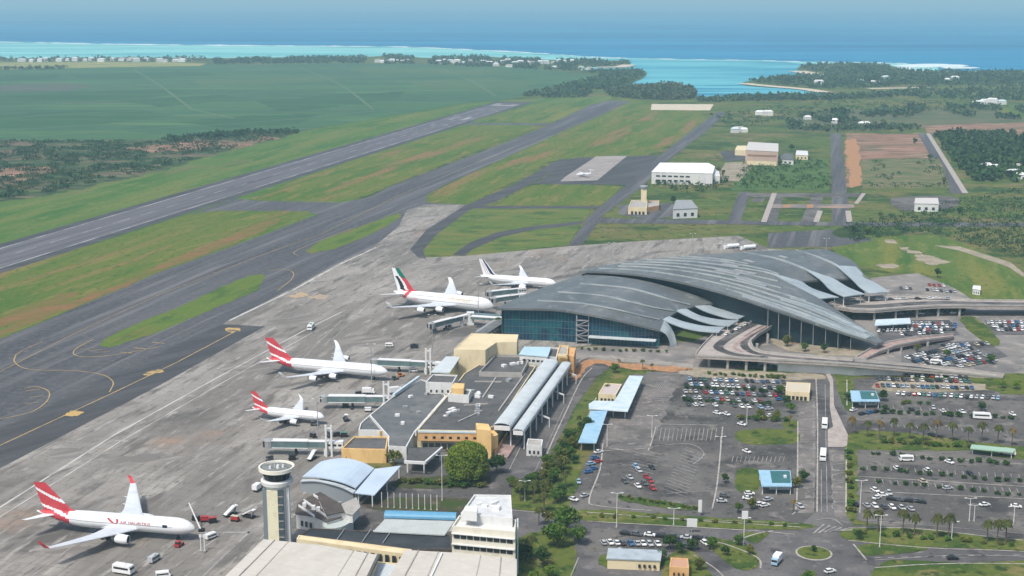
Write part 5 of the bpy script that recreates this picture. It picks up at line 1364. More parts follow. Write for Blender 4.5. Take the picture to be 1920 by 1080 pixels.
# ---------------------------------------------------------------- arched hall
t = thing('arched_hall', 'grey barrel-roofed hall with a second lower arch behind the control tower', 'building', tuple(P(630, 905, 0)), 0, None, world=True)
def arc_rows(px0, px1, n=14):
    """arched surface between two pixel arcs given as (x, y, z)"""
    return [curve(px0, n), curve(px1, n)]
f_ = [(567, 893, 6), (590, 893.5, 8.2), (615, 897, 9.6), (643, 904, 9.2), (667, 914, 7.2)]
k_ = [(600, 866, 6.5), (620, 861, 8.8), (648, 859, 10), (678, 866, 9.4), (702, 878, 7.4)]
rows = arc_rows(f_, k_)
b = MB(); b.slab([rows[0], [a.lerp(c, .5) for a, c in zip(*rows)], rows[1]], .5); b.build('barrel_roof', B_vault, t)
f2 = [(563, 902, 4.6), (588, 901, 6.6), (612, 905, 7.8), (640, 913, 7.2), (662, 924, 5.2)]
b = MB(); r2 = arc_rows(f2, f_)
b.slab([r2[0], [p + Vector((0, 0, -1.2)) for p in r2[1]]], .4); b.build('lower_arch', mat('arch_fascia', (.40, .45, .48), rough=.5), t)
b = MB(); g = curve(f2, 14)
b.grid([[p + Vector((0, 1.0, -.4)) for p in g], [Vector((p.x, p.y + 1.0, 0)) for p in g]]); b.build('gable_wall', mat('arch_gable', (.24, .27, .29), rough=.4), t)
b = MB(); b.grid([[p + Vector((-.6, 0, -.5)) for p in (rows[0][-1], rows[1][-1])], [Vector((p.x - .6, p.y, 0)) for p in (rows[0][-1], rows[1][-1])]]); b.build('side_wall', B_white, t)
b = MB(); b.slab([[P(665, 924, 6), P(702, 928, 5.2)], [P(703, 879, 7.5), P(752, 873, 6.8)]], .4); sr = b.build('side_roof', B_vault, t)
for x, y in ((672, 925), (698, 927), (748, 875), (725, 900)):
    p = P(x, y, 5.4); b = MB(); b.tube([(p.x, p.y, 0), (p.x, p.y, 5)], .25, 6); b.build('post', B_wm, sr)
# entrance hood of the old terminal
t = thing('entrance_canopy', 'dark flat entrance canopy edged in white beside the big round tree', 'canopy', tuple(P(790, 860, 0)), 0, None, world=True)
b = MB(); b.prism([tuple(P(x, y, 6)) for x, y in ((762, 862), (766, 840), (828, 838), (800, 864))], 5); b.build('roof', B_roof, t)
b = MB(); b.bar(P(758, 866, 6), P(797, 868, 6), .8, 1.2); b.build('front_edge', B_wm, t)
b = MB(); b.bar(P(797, 868, 6), P(829, 840, 6), .8, 1.2); b.build('side_edge', B_wm, t)
for x, y in ((764, 863), (795, 865), (825, 842)):
    p = P(x, y, 5.5); b = MB(); b.tube([(p.x, p.y, 0), (p.x, p.y, 5)], .35, 6); b.build('column', B_wm, t)
b = MB(); a, c = P(768, 842, 5), P(826, 841, 5); b.bar((a.x, a.y + 2, 2.5), (c.x, c.y + 2, 2.5), .4, 5); b.build('glass_front', B_glass, t)

# ---------------------------------------------------------------- foreground roofs
t = thing('hangar', 'left of two big beige hangar roofs at the bottom edge', 'hangar', tuple(P(560, 1080, 0)), 0, 'beige hangars', world=True)
tp = [P(494, 1011, 13.5), P(712, 1041, 13.5), P(670, 1130, 13.5), P(370, 1130, 13.5)]
b = MB(); b.slab([[tp[0], tp[0].lerp(tp[1], .5) + Vector((0, 0, .8)), tp[1]], [tp[3], tp[3].lerp(tp[2], .5) + Vector((0, 0, .8)), tp[2]]], .5); b.build('roof', B_hang, t)
b = MB(); b.walls([tuple(q) for q in inset([tuple(p) for p in tp], .6)], 0, 13.0); b.build('wall', B_cream, t)
for f in (.1, .22, .36, .64, .78, .9):
    b = MB(); b.bar(tp[0].lerp(tp[1], f) + Vector((0, 0, .35)), tp[3].lerp(tp[2], f) + Vector((0, 0, .35)), .3, .3); b.build('roof_seam', B_conc, t)
b = MB(); b.bar(tp[1] + Vector((-.3, 0, .1)), tp[2] + Vector((-.3, 0, .1)), 1.0, .8); b.build('gutter', B_roof, t)
t = thing('hangar', 'right of two big beige hangar roofs, below the white office block', 'hangar', tuple(P(860, 1080, 0)), 0, 'beige hangars', world=True)
tp = [P(760, 1031, 12.5), P(969, 1048, 12.5), P(969, 1130, 12.5), P(700, 1130, 12.5)]
b = MB(); b.slab([[tp[0], tp[0].lerp(tp[1], .5) + Vector((0, 0, .5)), tp[1]], [tp[3], tp[3].lerp(tp[2], .5) + Vector((0, 0, .5)), tp[2]]], .5); b.build('roof', B_hang, t)
b = MB(); b.walls([tuple(q) for q in inset([tuple(p) for p in tp], .6)], 0, 12.0); b.build('wall', B_cream, t)
b = MB(); b.bar(P(829, 1037, 13.2), P(790, 1120, 13.2), .5, .5); b.build('ridge_line', B_wm, t)
for f in (.12, .30, .68, .86):
    b = MB(); b.bar(tp[0].lerp(tp[1], f) + Vector((0, 0, .3)), tp[3].lerp(tp[2], f) + Vector((0, 0, .3)), .35, .35); b.build('roof_seam', B_conc, t)
t, top = building('hangar_link', 'narrow pale roof in the gap between the two beige hangars', 'roof', [(708, 1053), (748, 1056), (728, 1130), (672, 1130)], 10, B_cream, B_sheet, par=.4)
t, top = building('workshop_range', 'long cream range with a row of dark windows behind the left hangar', 'building', [(556, 1010), (560, 1003), (772, 1030), (770, 1040)], 9.5, B_cream, B_cream, par=.3)
windows(t, P(590, 1016, 9.5), P(770, 1041, 9.5), 5.6, 8.4, 12, .55)
t = thing('yard_roof', 'long black flat roof below the grey canopy roof', 'roof', tuple(P(700, 1010, 0)), 0, None, world=True)
block([(562, 1003), (582, 990), (845, 1002), (848, 1029), (775, 1030)], 5.5, B_brown, mat('black_roof', (.028, .032, .036), [((.05, .055, .06), .1, .45, .65)], rough=.7), t, par=.3)
for x in (640, 690, 730):
    b = MB(); b.bar(P(x + 6, 992, 5.6), P(x - 12, 1018, 5.6), .25, .4); b.build('roof_seam', B_metal, t)
t = thing('vaulted_roof', 'blue half-round roof behind the grey canopy', 'roof', tuple(P(790, 966, 0)), 0, None, world=True)
a, c = P(722, 966, 5), P(856, 970, 5); d = (c - a).normalized(); s_ = Vector((-d.y, d.x, 0))
b = MB(); b.slab([[a + (c - a) * q / 8 + s_ * 2.6 * math.cos(math.pi * k / 8) + Vector((0, 0, 1.8 * math.sin(math.pi * k / 8))) for k in range(9)] for q in range(9)], .2); b.build('vault', mat('mid_blue_sheet', (.11, .30, .46), [((.09, .25, .4), .4, .45, .7)], rough=.5, spec=.4), t)
b = MB(); b.bar(a + Vector((0, 0, -2.5)), c + Vector((0, 0, -2.5)), 4.4, 5); b.build('wall', B_white, t)
t = thing('canopy', 'grey-white sheet canopy in front of the blue half-round roof', 'canopy', tuple(P(775, 990, 0)), 0, None, world=True)
b = MB(); b.slab([[P(700, 996, 6), P(834, 1003, 6)], [P(722, 973, 7), P(852, 977, 7)]], .4); b.build('roof', mat('grey_white_sheet', (.42, .45, .44), [((.36, .39, .38), .15, .44, .7)], rough=.6, waves=[((.34, .37, .36), 1.5, .15, R(8), .4)]), t)
b = MB(); b.bar(P(700, 997, 5.2), P(834, 1004, 5.2), .3, 1.2); b.build('fascia', B_pale, t)
for x in (706, 745, 790, 828):
    p = P(x, 997 + (x - 706) * .05, 5.6); b = MB(); b.tube([(p.x, p.y + .5, 0), (p.x, p.y + .5, 5.5)], .25, 6); b.build('post', B_wm, t)
t = thing('office_block', 'white four-storey office block with dark window bands, right of the hangars', 'office building', tuple(P(905, 1040, 0)), 0, None, world=True)
B_ivory = mat('ivory_render', (0.66, 0.63, 0.54), [((0.54, 0.51, 0.43), .25, .46, .7, (1, 1, .4))], rough=.8)
top = block([(847, 986), (861, 966), (968, 974), (966, 997)], 19.0, B_ivory, B_white, t, par=.9)
top2 = block([(864, 962), (889, 927), (958, 928), (961, 972)], 21.5, B_white, mat('white_roof', (.55, .57, .58), [((.45, .47, .48), .3, .45, .7)], rough=.8), t, par=.8, zb=0)
clutter(t, [P(x, y, 20.5) for x, y in ((890, 945), (940, 940), (945, 960), (880, 962))], 20.6, 6, 5)
b = MB(); b.prism([tuple(P(x, y, 24)) for x, y in ((868, 957), (873, 948), (896, 949), (894, 960))], 20.5); b.build('lift_room', B_wm, t)
a, c = Vector(top[0]), Vector(top[3])
for z0 in (15.2, 11.3, 7.4, 3.6):
    windows(t, (a.x, a.y), (c.x, c.y), z0 - .6, z0 + .75, 9, .86, off=.12, e0=.03)
    b = MB(); o = face_out(a, c) * .35
    b.bar((a.x + o.x, a.y + o.y, z0 + 1.25), (c.x + o.x, c.y + o.y, z0 + 1.25), .9, .3); b.build('sun_ledge', B_white, t)
a, c = P(969, 990, 17.5), P(969, 974, 17.5)
b = MB(); b.bar((a.x + .3, a.y, 9.2), (c.x + .3, c.y, 9.2), .5, 17.5); b.build('blue_end_panel', B_pale, t)

# ---------------------------------------------------------------- kiosks and toll canopies in the car parks
def kiosk(label, px, z=4.2, green=True):
    t = thing('car_park_kiosk', label, 'kiosk', cen([P(x, y, 0) for x, y in px]), 0, 'blue-roofed car park kiosks', world=True)
    top = [tuple(P(x, y, z)) for x, y in px]
    b = MB(); b.prism(top, z - .5); rf = b.build('roof', B_sky, t)
    a, bb, c, d = [Vector(p) for p in top]   # near-left, far-left, far-right, near-right
    def q(u, v): return a.lerp(d, u).lerp(bb.lerp(c, u), v)
    b = MB(); b.prism([tuple(q(u, v) + Vector((0, 0, .25))) for u, v in ((.36, .18), (.36, .92), (.97, .92), (.97, .18))], z - .1); b.build('roof_light', mat('dark_green_sheet', (.03, .12, .12), [((.05, .16, .16), .8, .45, .7)], rough=.4), rf)
    p = q(.80, .5); b = MB(); b.box((p.x, p.y, z + .7), (1.2, 1.2, .9)); b.build('roof_unit', B_wm, rf)
    b = MB(); b.walls([tuple(q(u, v)) for u, v in ((.30, .35), (.30, .9), (.95, .9), (.95, .35))], 0, z - .5); b.build('wall', B_white, t)
    w0, w1 = q(.3, .35), q(.95, .35); windows(t, w0, w1, 1.2, 2.6, 4, .7)
    for u, v in ((.04, .06), (.04, .94), (.96, .06), (.5, .06)):
        p = q(u, v); b = MB(); b.tube([(p.x, p.y, 0), (p.x, p.y, z - .5)], .18, 6); b.build('post', B_wm, t)
kiosk('blue-roofed kiosk with dark green skylight beside the grass square', [(1428, 911), (1422, 881), (1482, 882), (1485, 911)])
kiosk('blue-roofed kiosk with dark green skylight near the far parked rows', [(1597, 752), (1594, 732), (1642, 733), (1650, 752)])
t, top = building('toll_house', 'cream flat-roofed toll house at the top of the car park road', 'building', [(1473, 733), (1475, 716), (1520, 718), (1518, 736)], 4.6, B_cream, mat('cream_flat_roof', (.50, .45, .35), rough=.85), par=.3)
windows(t, P(1474, 735, 4.6), P(1517, 738, 4.6), .8, 2.8, 5, .7)
canopy('pale green bus shelter roof behind the white minibus', [(1819, 840), (1822, 833), (1903, 841), (1900, 848)], 3.4, mat('pale_green_sheet', (.30, .45, .36), rough=.6), [(1824, 838), (1860, 842), (1897, 846)])
canopy('white sheet roof over bags trolleys in the forecourt car park', [(1640, 610), (1642, 599), (1706, 596), (1708, 606)], 4.5, B_pale, [(1645, 608), (1675, 607), (1703, 605)])
t, top = building('gatehouse', 'pale low gatehouse with blue panel at the bottom edge', 'building', [(1139, 1046), (1142, 1028), (1240, 1032), (1237, 1050)], 4.2, B_cream, mat('grey_blue_roof', (.36, .42, .46), [((.28, .33, .37), .3, .45, .7)], rough=.7), par=0)
a, c = P(1141, 1048, 3.7), P(1188, 1050, 3.7); b = MB(); b.bar((a.x, a.y, 2.4), (c.x, c.y, 2.4), .3, 1.8); b.build('blue_panel', B_pale, t)
windows(t, P(1192, 1049, 4.2), P(1235, 1051, 4.2), 1.2, 2.4, 4, .5)
t, top = building('house', 'small orange house with pale roof at the bottom edge', 'house', [(1255, 1062), (1258, 1045), (1290, 1047), (1292, 1065)], 4.0, B_orange, mat('clay_roof', (.46, .27, .18), rough=.85), par=.3)
windows(t, P(1258, 1064, 4), P(1288, 1066, 4), 1.0, 2.2, 3, .4)
for i, (x, y, w_) in enumerate(((1297, 1000, 20), (1396, 985, 12), (1312, 968, 7))):
    lab = ['large pale roadside billboard seen from behind on the grass strip', 'pale square sign on a pole between the two roads', 'slim white totem sign beside the car park exit'][i]
    p = P(x, y, 0); s_ = w_ / (y + 6) * 198 * .98
    t = thing('signboard', lab, 'sign', tuple(p))
    b = MB(); b.box((0, 0, 4.2), (s_, .3, 3.2 if i < 2 else 5)); b.build('panel', B_wm, t)
    b = MB(); b.tube([(0, .25, 0), (0, .25, 4)], .15, 6); b.build('post', B_metal, t)

# ---------------------------------------------------------------- far buildings beyond the apron
t, top = building('cargo_shed', 'long white shed with bright roof and dark openings beside the old apron', 'shed', [(1222, 322), (1238, 305), (1328, 305.5), (1340, 312), (1336, 325)], 13, B_white, mat('bright_white_roof', (.78, .78, .76), rough=.6), par=0)
for z0 in (3.5, 8.2): windows(t, P(1224, 323, 13), P(1300, 325, 13), z0, z0 + 1.8, 6, .7)
b = MB(); b.prism([tuple(P(x, y, 8)) for x, y in ((1300, 328), (1306, 318), (1348, 318), (1350, 330))], 0); b.build('annex', B_white, t)
t = thing('hangar', 'tan hangar with a tall open front and pale roof, far right field', 'hangar', tuple(P(1428, 300, 0)), 0, None, world=True)
block([(1398, 281), (1404, 266), (1459, 269), (1459, 284)], 17, mat('tan_sheet', (.46, .35, .29), [((.38, .29, .24), .15, .45, .7)], rough=.7), mat('pale_roof', (.52, .50, .48), rough=.7), t, par=0)
b = MB(); a, c = P(1402, 284, 17), P(1456, 286, 17); b.bar((a.x, a.y - .6, 12.5), (c.x, c.y - .6, 12.5), .4, 2.5); b.build('door_head', mat('brown_band', (.25, .15, .11), rough=.8), t)
b = MB(); b.bar((a.x, a.y - .6, 3.5), (c.x, c.y - .6, 3.5), .4, 5); b.build('sliding_door', B_cream, t)
b = MB(); b.prism([tuple(P(x, y, 7)) for x, y in ((1378, 281), (1382, 273), (1400, 273), (1398, 282))], 0); b.build('lean_to', B_cream, t)
for lab, px, z_, wm, rm in (('white shed with dark side roofs right of the tan hangar', [(1458, 297), (1472, 287), (1486, 288), (1488, 300)], 6, B_white, B_roofg), ('pale hut right of the tan hangar, nearest the road', [(1492, 290), (1494, 282), (1514, 283), (1515, 291)], 6, B_cream, B_wm),
                            ('white house with a dark doorway on its own paved yard', [(1715, 381), (1717, 371), (1758, 371), (1760, 382)], 8, B_white, mat('pale_roof', (.5, .5, .5))), ('grey-roofed white cabin beside the yellow fire station', [(1262, 392), (1268, 375), (1296, 375), (1308, 390)], 9, B_white, B_metal),
                            ('white hut alone on the grass right of the raised road', [(1824, 541), (1826, 535), (1838, 536), (1838, 543)], 4, B_white, B_wm)):
    t, top = building('shed', lab, 'shed', px, z_, wm, rm, par=0)
    windows(t, top[0], top[-1], z_ * .2, z_ * .55, 3, .4)
t = thing('fire_station', 'yellowish fire station with a small watch tower beside the service road', 'building', tuple(P(1205, 392, 0)), 0, None, world=True)
block([(1178, 388), (1184, 375), (1214, 374), (1213, 389)], 7, B_cream, B_conc, t); block([(1213, 389), (1216, 376), (1236, 375), (1236, 385)], 5, B_orange, B_conc, t)
p = P(1208, 392, 0); b = MB(); b.box((p.x, p.y + 8, 9), (5, 5, 18)); b.build('watch_tower', B_cream, t)
b = MB(); b.lathe([(3, 18), (4, 20.5), (3.6, 21.5)], (p.x, p.y + 8, 0), 10); b.build('watch_cab', B_metal, t)
windows(t, P(1180, 390, 7), P(1212, 391, 7), 1, 4, 4, .6)
for lab, x, y, w_ in (('leftmost white tank beyond the terminal roof', 1374, 466, 5), ('white tank beyond the terminal roof, beside the other one', 1405, 468, 5)):
    p = P(x, y, 0); t = thing('fuel_tanker', lab, 'tanker', tuple(p), R(20))
    b = MB(); b.tube([(-w_, 0, 2.4), (-w_ + .5, 0, 2.4), (w_, 0, 2.4)], [1.2, 1.6, 1.6], 12); b.build('tank', PW, t)
    b = MB(); b.box((-w_ - 1.6, 0, 1.7), (2.6, 2.6, 2.8), taper=.85); b.build('cab', PW, t)
    for xx in (-w_ - 1.4, 0, w_ - 1):
        b = MB(); b.tube([(xx, -1.3, .6), (xx, 1.3, .6)], .6, 10); b.build('wheels_pair', PDK, t)
t = thing('parked_aeroplane', 'tiny white aeroplane parked on the old apron', 'aeroplane', tuple(P(1094, 332, 0)), R(200))
b = MB(); b.tube([(-10, 0, 4), (-7, 0, 3.4), (6, 0, 3.2), (9, 0, 3)], [.3, 1.3, 1.4, .4], 10); b.build('fuselage', PW, t)
b = MB(); b.box((0, 0, 4.4), (2.6, 24, .4)); b.build('wing', PW, t)
b = MB(); b.box((-9, 0, 6), (2.6, .4, 4), taper=.6); b.build('tail_fin', PW, t)
b = MB(); b.box((-9.5, 0, 7.6), (1.8, 8, .3)); b.build('tailplane', PW, t)
b = MB(); b.tube([(4, 0, 0.1), (4, 0, 3)], .3, 6); b.build('gear_leg', PDK, t)

t = thing('low_wall', 'pale low wall curving along the orange soil below the teal glass front', 'wall', tuple(P(1190, 674, 0)), 0, None, world=True)
b = MB(); pl = [P(x, y, .8) for x, y in smooth_line([(1076, 690), (1092, 676), (1120, 671), (1200, 677), (1300, 686)], 6)]
for q, r__ in zip(pl, pl[1:]): b.bar(q, r__, .5, 1.6)
b.build('wall_panel', B_conc, t)
# village houses along the shore
r_ = random.Random(5)
def village(lab, spots, group, sc=1.0, mats_=(B_white,)):
    for x, y in spots:
        p = P(x, y, 0); t = thing('house', lab, 'house', tuple(p), r_.uniform(-.4, .4), group)
        w_, d_, h = r_.uniform(13, 26) * sc, r_.uniform(10, 16) * sc, r_.uniform(6, 11) * sc
        b = MB(); b.box((0, 0, h / 2), (w_, d_, h)); b.build('wall', mats_[r_.randrange(len(mats_))], t)
        b = MB()
        b.add([(-w_ / 2 - .4, -d_ / 2 - .4, h), (w_ / 2 + .4, -d_ / 2 - .4, h), (w_ / 2 + .4, d_ / 2 + .4, h), (-w_ / 2 - .4, d_ / 2 + .4, h), (-w_ / 3, 0, h + 2.6), (w_ / 3, 0, h + 2.6)],
              [[0, 1, 5, 4], [1, 2, 5], [2, 3, 4, 5], [3, 0, 4], [0, 3, 2, 1]])
        b.build('roof', r_.choice([B_wm, B_conc, B_white, B_pale]), t)
village('white house of the far left shore, a speck beside the turquoise lagoon', [(40 + 17 * i + r_.uniform(-5, 5), 115.5 + r_.uniform(-1.5, 1)) for i in range(19)], 'houses on the far left shore')
village('white house among the trees of the village on the headland', [(708 + 9 * i, 117 + r_.uniform(-1, 1.5)) for i in range(7)] + [(820 + 12 * i + r_.uniform(-3, 3), 118 + r_.uniform(-2, 4)) for i in range(22)] + [(1040, 130), (1090, 131), (1105, 133), (930, 124), (955, 126)], 'houses of the headland village', .9)
village('pale house beside the wooded spit across the bay', [(1612, 155), (1776, 155), (1640, 158), (1660, 150), (1535, 159), (1790, 151)], 'houses across the bay', .9)
village('white house among trees at the right edge, beside the dark wood', [(1845, 194), (1860, 195), (1878, 196), (1835, 197)], 'houses near the right edge', 1.0)
village('pale roofed house half hidden in the right-hand wood', [(1850, 318), (1862, 322), (1898, 330), (1912, 335), (1905, 318)], 'houses in the right-hand wood', .75)
village('small pale house out in the far scrub fields', [(1514, 224), (1565, 231), (1620, 237), (1425, 216), (1440, 217), (1385, 246), (1395, 248), (1378, 249)], 'houses in the far fields', .7)
# ================================================================ VEHICLES
ORD = ['first', 'second', 'third', 'fourth', 'fifth', 'sixth', 'seventh', 'eighth', 'ninth', 'tenth', 'eleventh', 'twelfth', 'thirteenth', 'fourteenth', 'fifteenth', 'sixteenth', 'seventeenth', 'eighteenth', 'nineteenth', 'twentieth']
PAINT = {'white': (.72, .73, .73), 'silver': (.42, .44, .46), 'dark grey': (.09, .095, .10), 'black': (.018, .018, .02), 'blue': (.04, .13, .30), 'red': (.36, .03, .03), 'beige': (.48, .42, .32), 'pale blue': (.28, .42, .55), 'green': (.04, .17, .12), 'orange': (.55, .2, .04)}
for k, c in PAINT.items(): PAINT[k] = mat(k.replace(' ', '_') + '_car_paint', c, rough=.32, spec=.5)
V_gl = mat('car_glass', (.02, .025, .03), rough=.12, spec=.6)
V_ty = mat('tyre', (.015, .015, .016), rough=.85)
V_li = mat('lamp_lens', (.5, .48, .45), rough=.3)
V_rl = mat('red_lens', (.3, .02, .02), rough=.4)

def extr(b, prof, hw, hw2=None, mi=0):
    """side profile (x, z) pulled out to +-hw; hw2 narrows the points above the middle"""
    zs = [z for _, z in prof]; zm = (min(zs) + max(zs)) / 2
    w_ = lambda z: (hw2 if hw2 is not None and z > zm else hw)
    n = len(prof)
    pts = [(x, -w_(z), z) for x, z in prof] + [(x, w_(z), z) for x, z in prof]
    b.add(pts, [list(range(n)), list(range(2 * n - 1, n - 1, -1))] + [[i, n + i, n + (i + 1) % n, (i + 1) % n] for i in range(n)], mi)

def wheels(t, xs, y, r):
    out = []
    for x in xs:
        for s_ in (-1, 1):
            b = MB(); b.tube([(x, s_ * (y - .11), r), (x, s_ * (y + .11), r)], r, 10)
            b.build('wheel', V_ty, t)

def car_proto(m, hatch):
    t = thing('parked_car', None, None)
    b = MB()
    extr(b, [(-2.05, .32), (2.05, .30), (2.16, .52), (2.08, .74), (1.15, .93), (-1.85 if hatch else -1.15, .98), (-2.08, .92), (-2.16, .6)], .87, .82)
    bd = b.build('body', m, t)
    b = MB()
    if hatch: extr(b, [(-1.95, .94), (1.15, .91), (.35, 1.42), (-1.55, 1.44)], .80, .66)
    else: extr(b, [(-1.55, .95), (1.15, .91), (.35, 1.40), (-.95, 1.42)], .80, .66)
    b.build('window_band', V_gl, t)
    b = MB(); b.box((-.6 if hatch else -.3, 0, 1.445), (1.85 if hatch else 1.3, 1.3, .06), taper=.94); b.build('roof', m, t)
    for s_ in (-1, 1):
        b = MB(); b.box((2.1, s_ * .62, .66), (.12, .34, .16)); b.build('headlight', V_li, t)
        b = MB(); b.box((-2.12, s_ * .66, .78), (.1, .28, .18)); b.build('tail_light', V_rl, t)
    wheels(t, (-1.3, 1.32), .78, .32)
    return t
PROT = {}
def get_car(col):
    if col not in PROT: PROT[col] = [[car_proto(PAINT[col], h), False] for h in (True, False)]
    return PROT[col]
def heading(x, y, hv):
    d = P(x + hv[0], y + hv[1]) - P(x, y)
    return math.atan2(d.y, d.x)
cr = random.Random(21)
def put_car(col, x, y, rz, label, group=None, z=0.33, near=None):
    pr = get_car(col)[cr.randrange(2)]
    near = (y > 815) if near is None else near
    keep = [k for k in pr[0].children if near or k.name.split('.')[0] in ('body', 'window_band', 'roof')]
    o = copy_tree(pr[0], None, keep)
    o.name = 'parked_car'
    p = P(x, y, z); o.location = p; o.rotation_euler = (0, 0, rz)
    tag(o, label, 'car', group)
    return o
CW = ['white'] * 8 + ['silver'] * 6 + ['dark grey'] * 6 + ['black'] * 5 + ['blue'] * 2 + ['red'] * 2 + ['beige', 'pale blue', 'green']
def car_row(desc, x0, y0, x1, y1, n, hv, group, gap=.12, cols=None, jit=.05, z=.33):
    k = 0
    for i in range(n):
        if cols is None and cr.random() < gap: continue
        t_ = (i + cr.uniform(-.12, .12)) / max(1, n - 1)
        x, y = x0 + (x1 - x0) * t_, y0 + (y1 - y0) * t_ + cr.uniform(-.5, .5)
        c = cols[i] if cols else cr.choice(CW)
        put_car(c, x, y, heading(x, y, hv) + cr.uniform(-jit, jit) + (math.pi if cr.random() < .4 else 0), f'{c} car, {ORD[k]} from the left in {desc}', group, z)
        k += 1
GB, GR_, GT, GE = 'cars in the big central car park', 'cars in the right-hand car park', 'cars by the terminal ramp', 'cars at the bottom edge'
car_row('the farthest row of the central lot', 1292, 712, 1478, 718, 20, (5, 6), GB, .04)
car_row('the second farthest row of the central lot', 1286, 722, 1472, 730, 20, (5, 6), GB, .04)
car_row('the third farthest row of the central lot', 1284, 735, 1462, 743, 19, (5, 6), GB, .04)
car_row('the fourth farthest row of the central lot', 1282, 747, 1425, 754, 15, (5, 6), GB, .1)
car_row('the sparse fifth row of the central lot', 1278, 759, 1440, 765, 14, (6, 5), GB, .2)
for c, x, y, hv, lab in (('white', 1345, 776, (8, 2), 'lone white car below the packed rows, nearest their left end'), ('white', 1362, 778, (8, 3), 'white car just below the packed rows beside a lone one'), ('white', 1444, 781, (8, -2), 'white car at the lower right corner of the packed rows'), ('white', 1391, 797, (8, 2), 'white car above the long grass rectangle'),
        ('white', 1400, 848, (8, 3), 'white car below the long grass rectangle'), ('silver', 1442, 768, (9, -1), 'silver car below the toll house hedge'), ('blue', 1462, 750, (9, -1), 'blue car left of the toll house hedge')):
    put_car(c, x, y, heading(x, y, hv), lab, GB, near=True)
for i, (c, x, y) in enumerate((('white', 1122, 849), ('blue', 1115, 860), ('red', 1121, 867), ('pale blue', 1108, 871), ('blue', 1112, 880), ('blue', 1103, 886))):
    put_car(c, x, y, heading(x, y, (9, -2)), f'{c} car, {ORD[i]} from the top in the column left of the painted bays', GB)
for c, x, y, lab in (('pale blue', 1192, 876, 'pale blue car in the painted bays, highest of the left column'), ('silver', 1198, 884, 'silver car just right below the pale blue one in the painted bays'), ('black', 1222, 878, 'black car alone at the right in the painted bays'), ('silver', 1181, 897, 'silver car left of the red cars in the painted bays'), ('dark grey', 1171, 904, 'dark grey car, leftmost in the painted bays'),
                     ('red', 1212, 896, 'bright red car, upper of two in the painted bays'), ('red', 1219, 903, 'bright red car, lower of two in the painted bays'), ('white', 1196, 913, 'white car at the foot of the painted bays'), ('dark grey', 1208, 908, 'dark grey car between white and red cars in the painted bays'), ('red', 1224, 917, 'red car at the lowest corner of the painted bays')):
    put_car(c, x, y, heading(x, y, (8, 7)), lab, GB)
for c, x, y, hv, lab in (('pale blue', 1085, 905, (2, 8), 'pale blue car under the palms beside the grass bank'), ('white', 1075, 938, (8, 2), 'white car at the car park exit under the palms'), ('silver', 1096, 931, (8, -3), 'silver car at the car park exit under the palms'), ('silver', 1353, 941, (9, 0), 'silver car at the left of the rows by the small white shelter'), ('dark grey', 1358, 931, (9, 1), 'dark grey car behind the silver one near the white shelter'),
        ('white', 1405, 927, (9, 0), 'white car below the grass square of the kiosk, upper left'), ('white', 1402, 936, (9, 1), 'white car below the grass square of the kiosk, lower left'), ('white', 1434, 949, (9, -2), 'white car below the kiosk, front of a trio'), ('silver', 1440, 938, (9, -2), 'silver car below the kiosk, back of a trio'), ('white', 1425, 947, (9, -3), 'white car below the kiosk, left of a trio'), ('silver', 1500, 951, (7, 5), 'silver car beside the exit road below the kiosk')):
    put_car(c, x, y, heading(x, y, hv), lab, GB)
# beside the right-hand kiosk
car_row('the farthest row by the right-hand kiosk', 1648, 712, 1818, 717, 20, (5, 6), GR_, .04)
car_row('the second row by the right-hand kiosk', 1646, 724, 1822, 729, 20, (5, 6), GR_, .04)
car_row('the third row by the right-hand kiosk', 1684, 739, 1872, 748, 20, (-4, 6), GR_, .04)
car_row('the short back row above the right-hand kiosk', 1700, 705.5, 1810, 709, 13, (5, 6), GR_, .1)
car_row('the sparse aisle row above the palm row', 1690, 768, 1900, 778, 12, (6, 4), GR_, .55)
car_row('the sparse bays under the palm row', 1640, 877, 1900, 896, 14, (6, 4), GR_, .75)
for c, x, y, hv, lab in (('white', 1600, 770, (8, -3), 'white car below the right-hand kiosk, nearest the footpath'), ('black', 1616, 777, (8, -2), 'black car, leftmost of three dark cars below the right-hand kiosk'), ('blue', 1630, 775, (8, -2), 'blue car in the middle of three dark cars below the right-hand kiosk'), ('black', 1643, 773, (8, -2), 'black car, rightmost of three dark cars below the right-hand kiosk'), ('silver', 1750, 766, (3, 7), 'silver car alone in the aisle right of the right-hand kiosk'),
        ('black', 1747, 817, (8, 3), 'black car on the grass strip among the palm row'), ('white', 1780, 868, (8, 3), 'white car alone in the aisle below the palm row'), ('beige', 1731, 905, (8, 4), 'beige car alone in the middle of the near right car park'), ('silver', 1777, 917, (9, -1), 'silver car right of the beige one in the near right car park'), ('white', 1846, 948, (9, -1), 'white car, left of two near the lamp posts'), ('white', 1905, 951, (9, 1), 'white car, right of two near the lamp posts'),
        ('white', 1641, 921, (7, 4), 'white car, topmost of a cluster above the front row'), ('white', 1655, 930, (8, 0), 'white car, middle of the cluster above the front row'), ('white', 1644, 935, (8, -3), 'white car, lowest left of the cluster above the front row'), ('silver', 1667, 926, (5, 6), 'silver car, rightmost of the cluster above the front row')):
    put_car(c, x, y, heading(x, y, hv), lab, GR_)
car_row('the near right car park front row', 1606, 948, 1708, 956, 7, (6, 5), GR_, cols=['black', 'silver', 'white', 'dark grey', 'white', 'silver', 'silver'])
car_row('the dark line behind the front row', 1672, 937, 1728, 942, 5, (9, 1), GR_, cols=['black', 'dark grey', 'black', 'dark grey', 'black'])
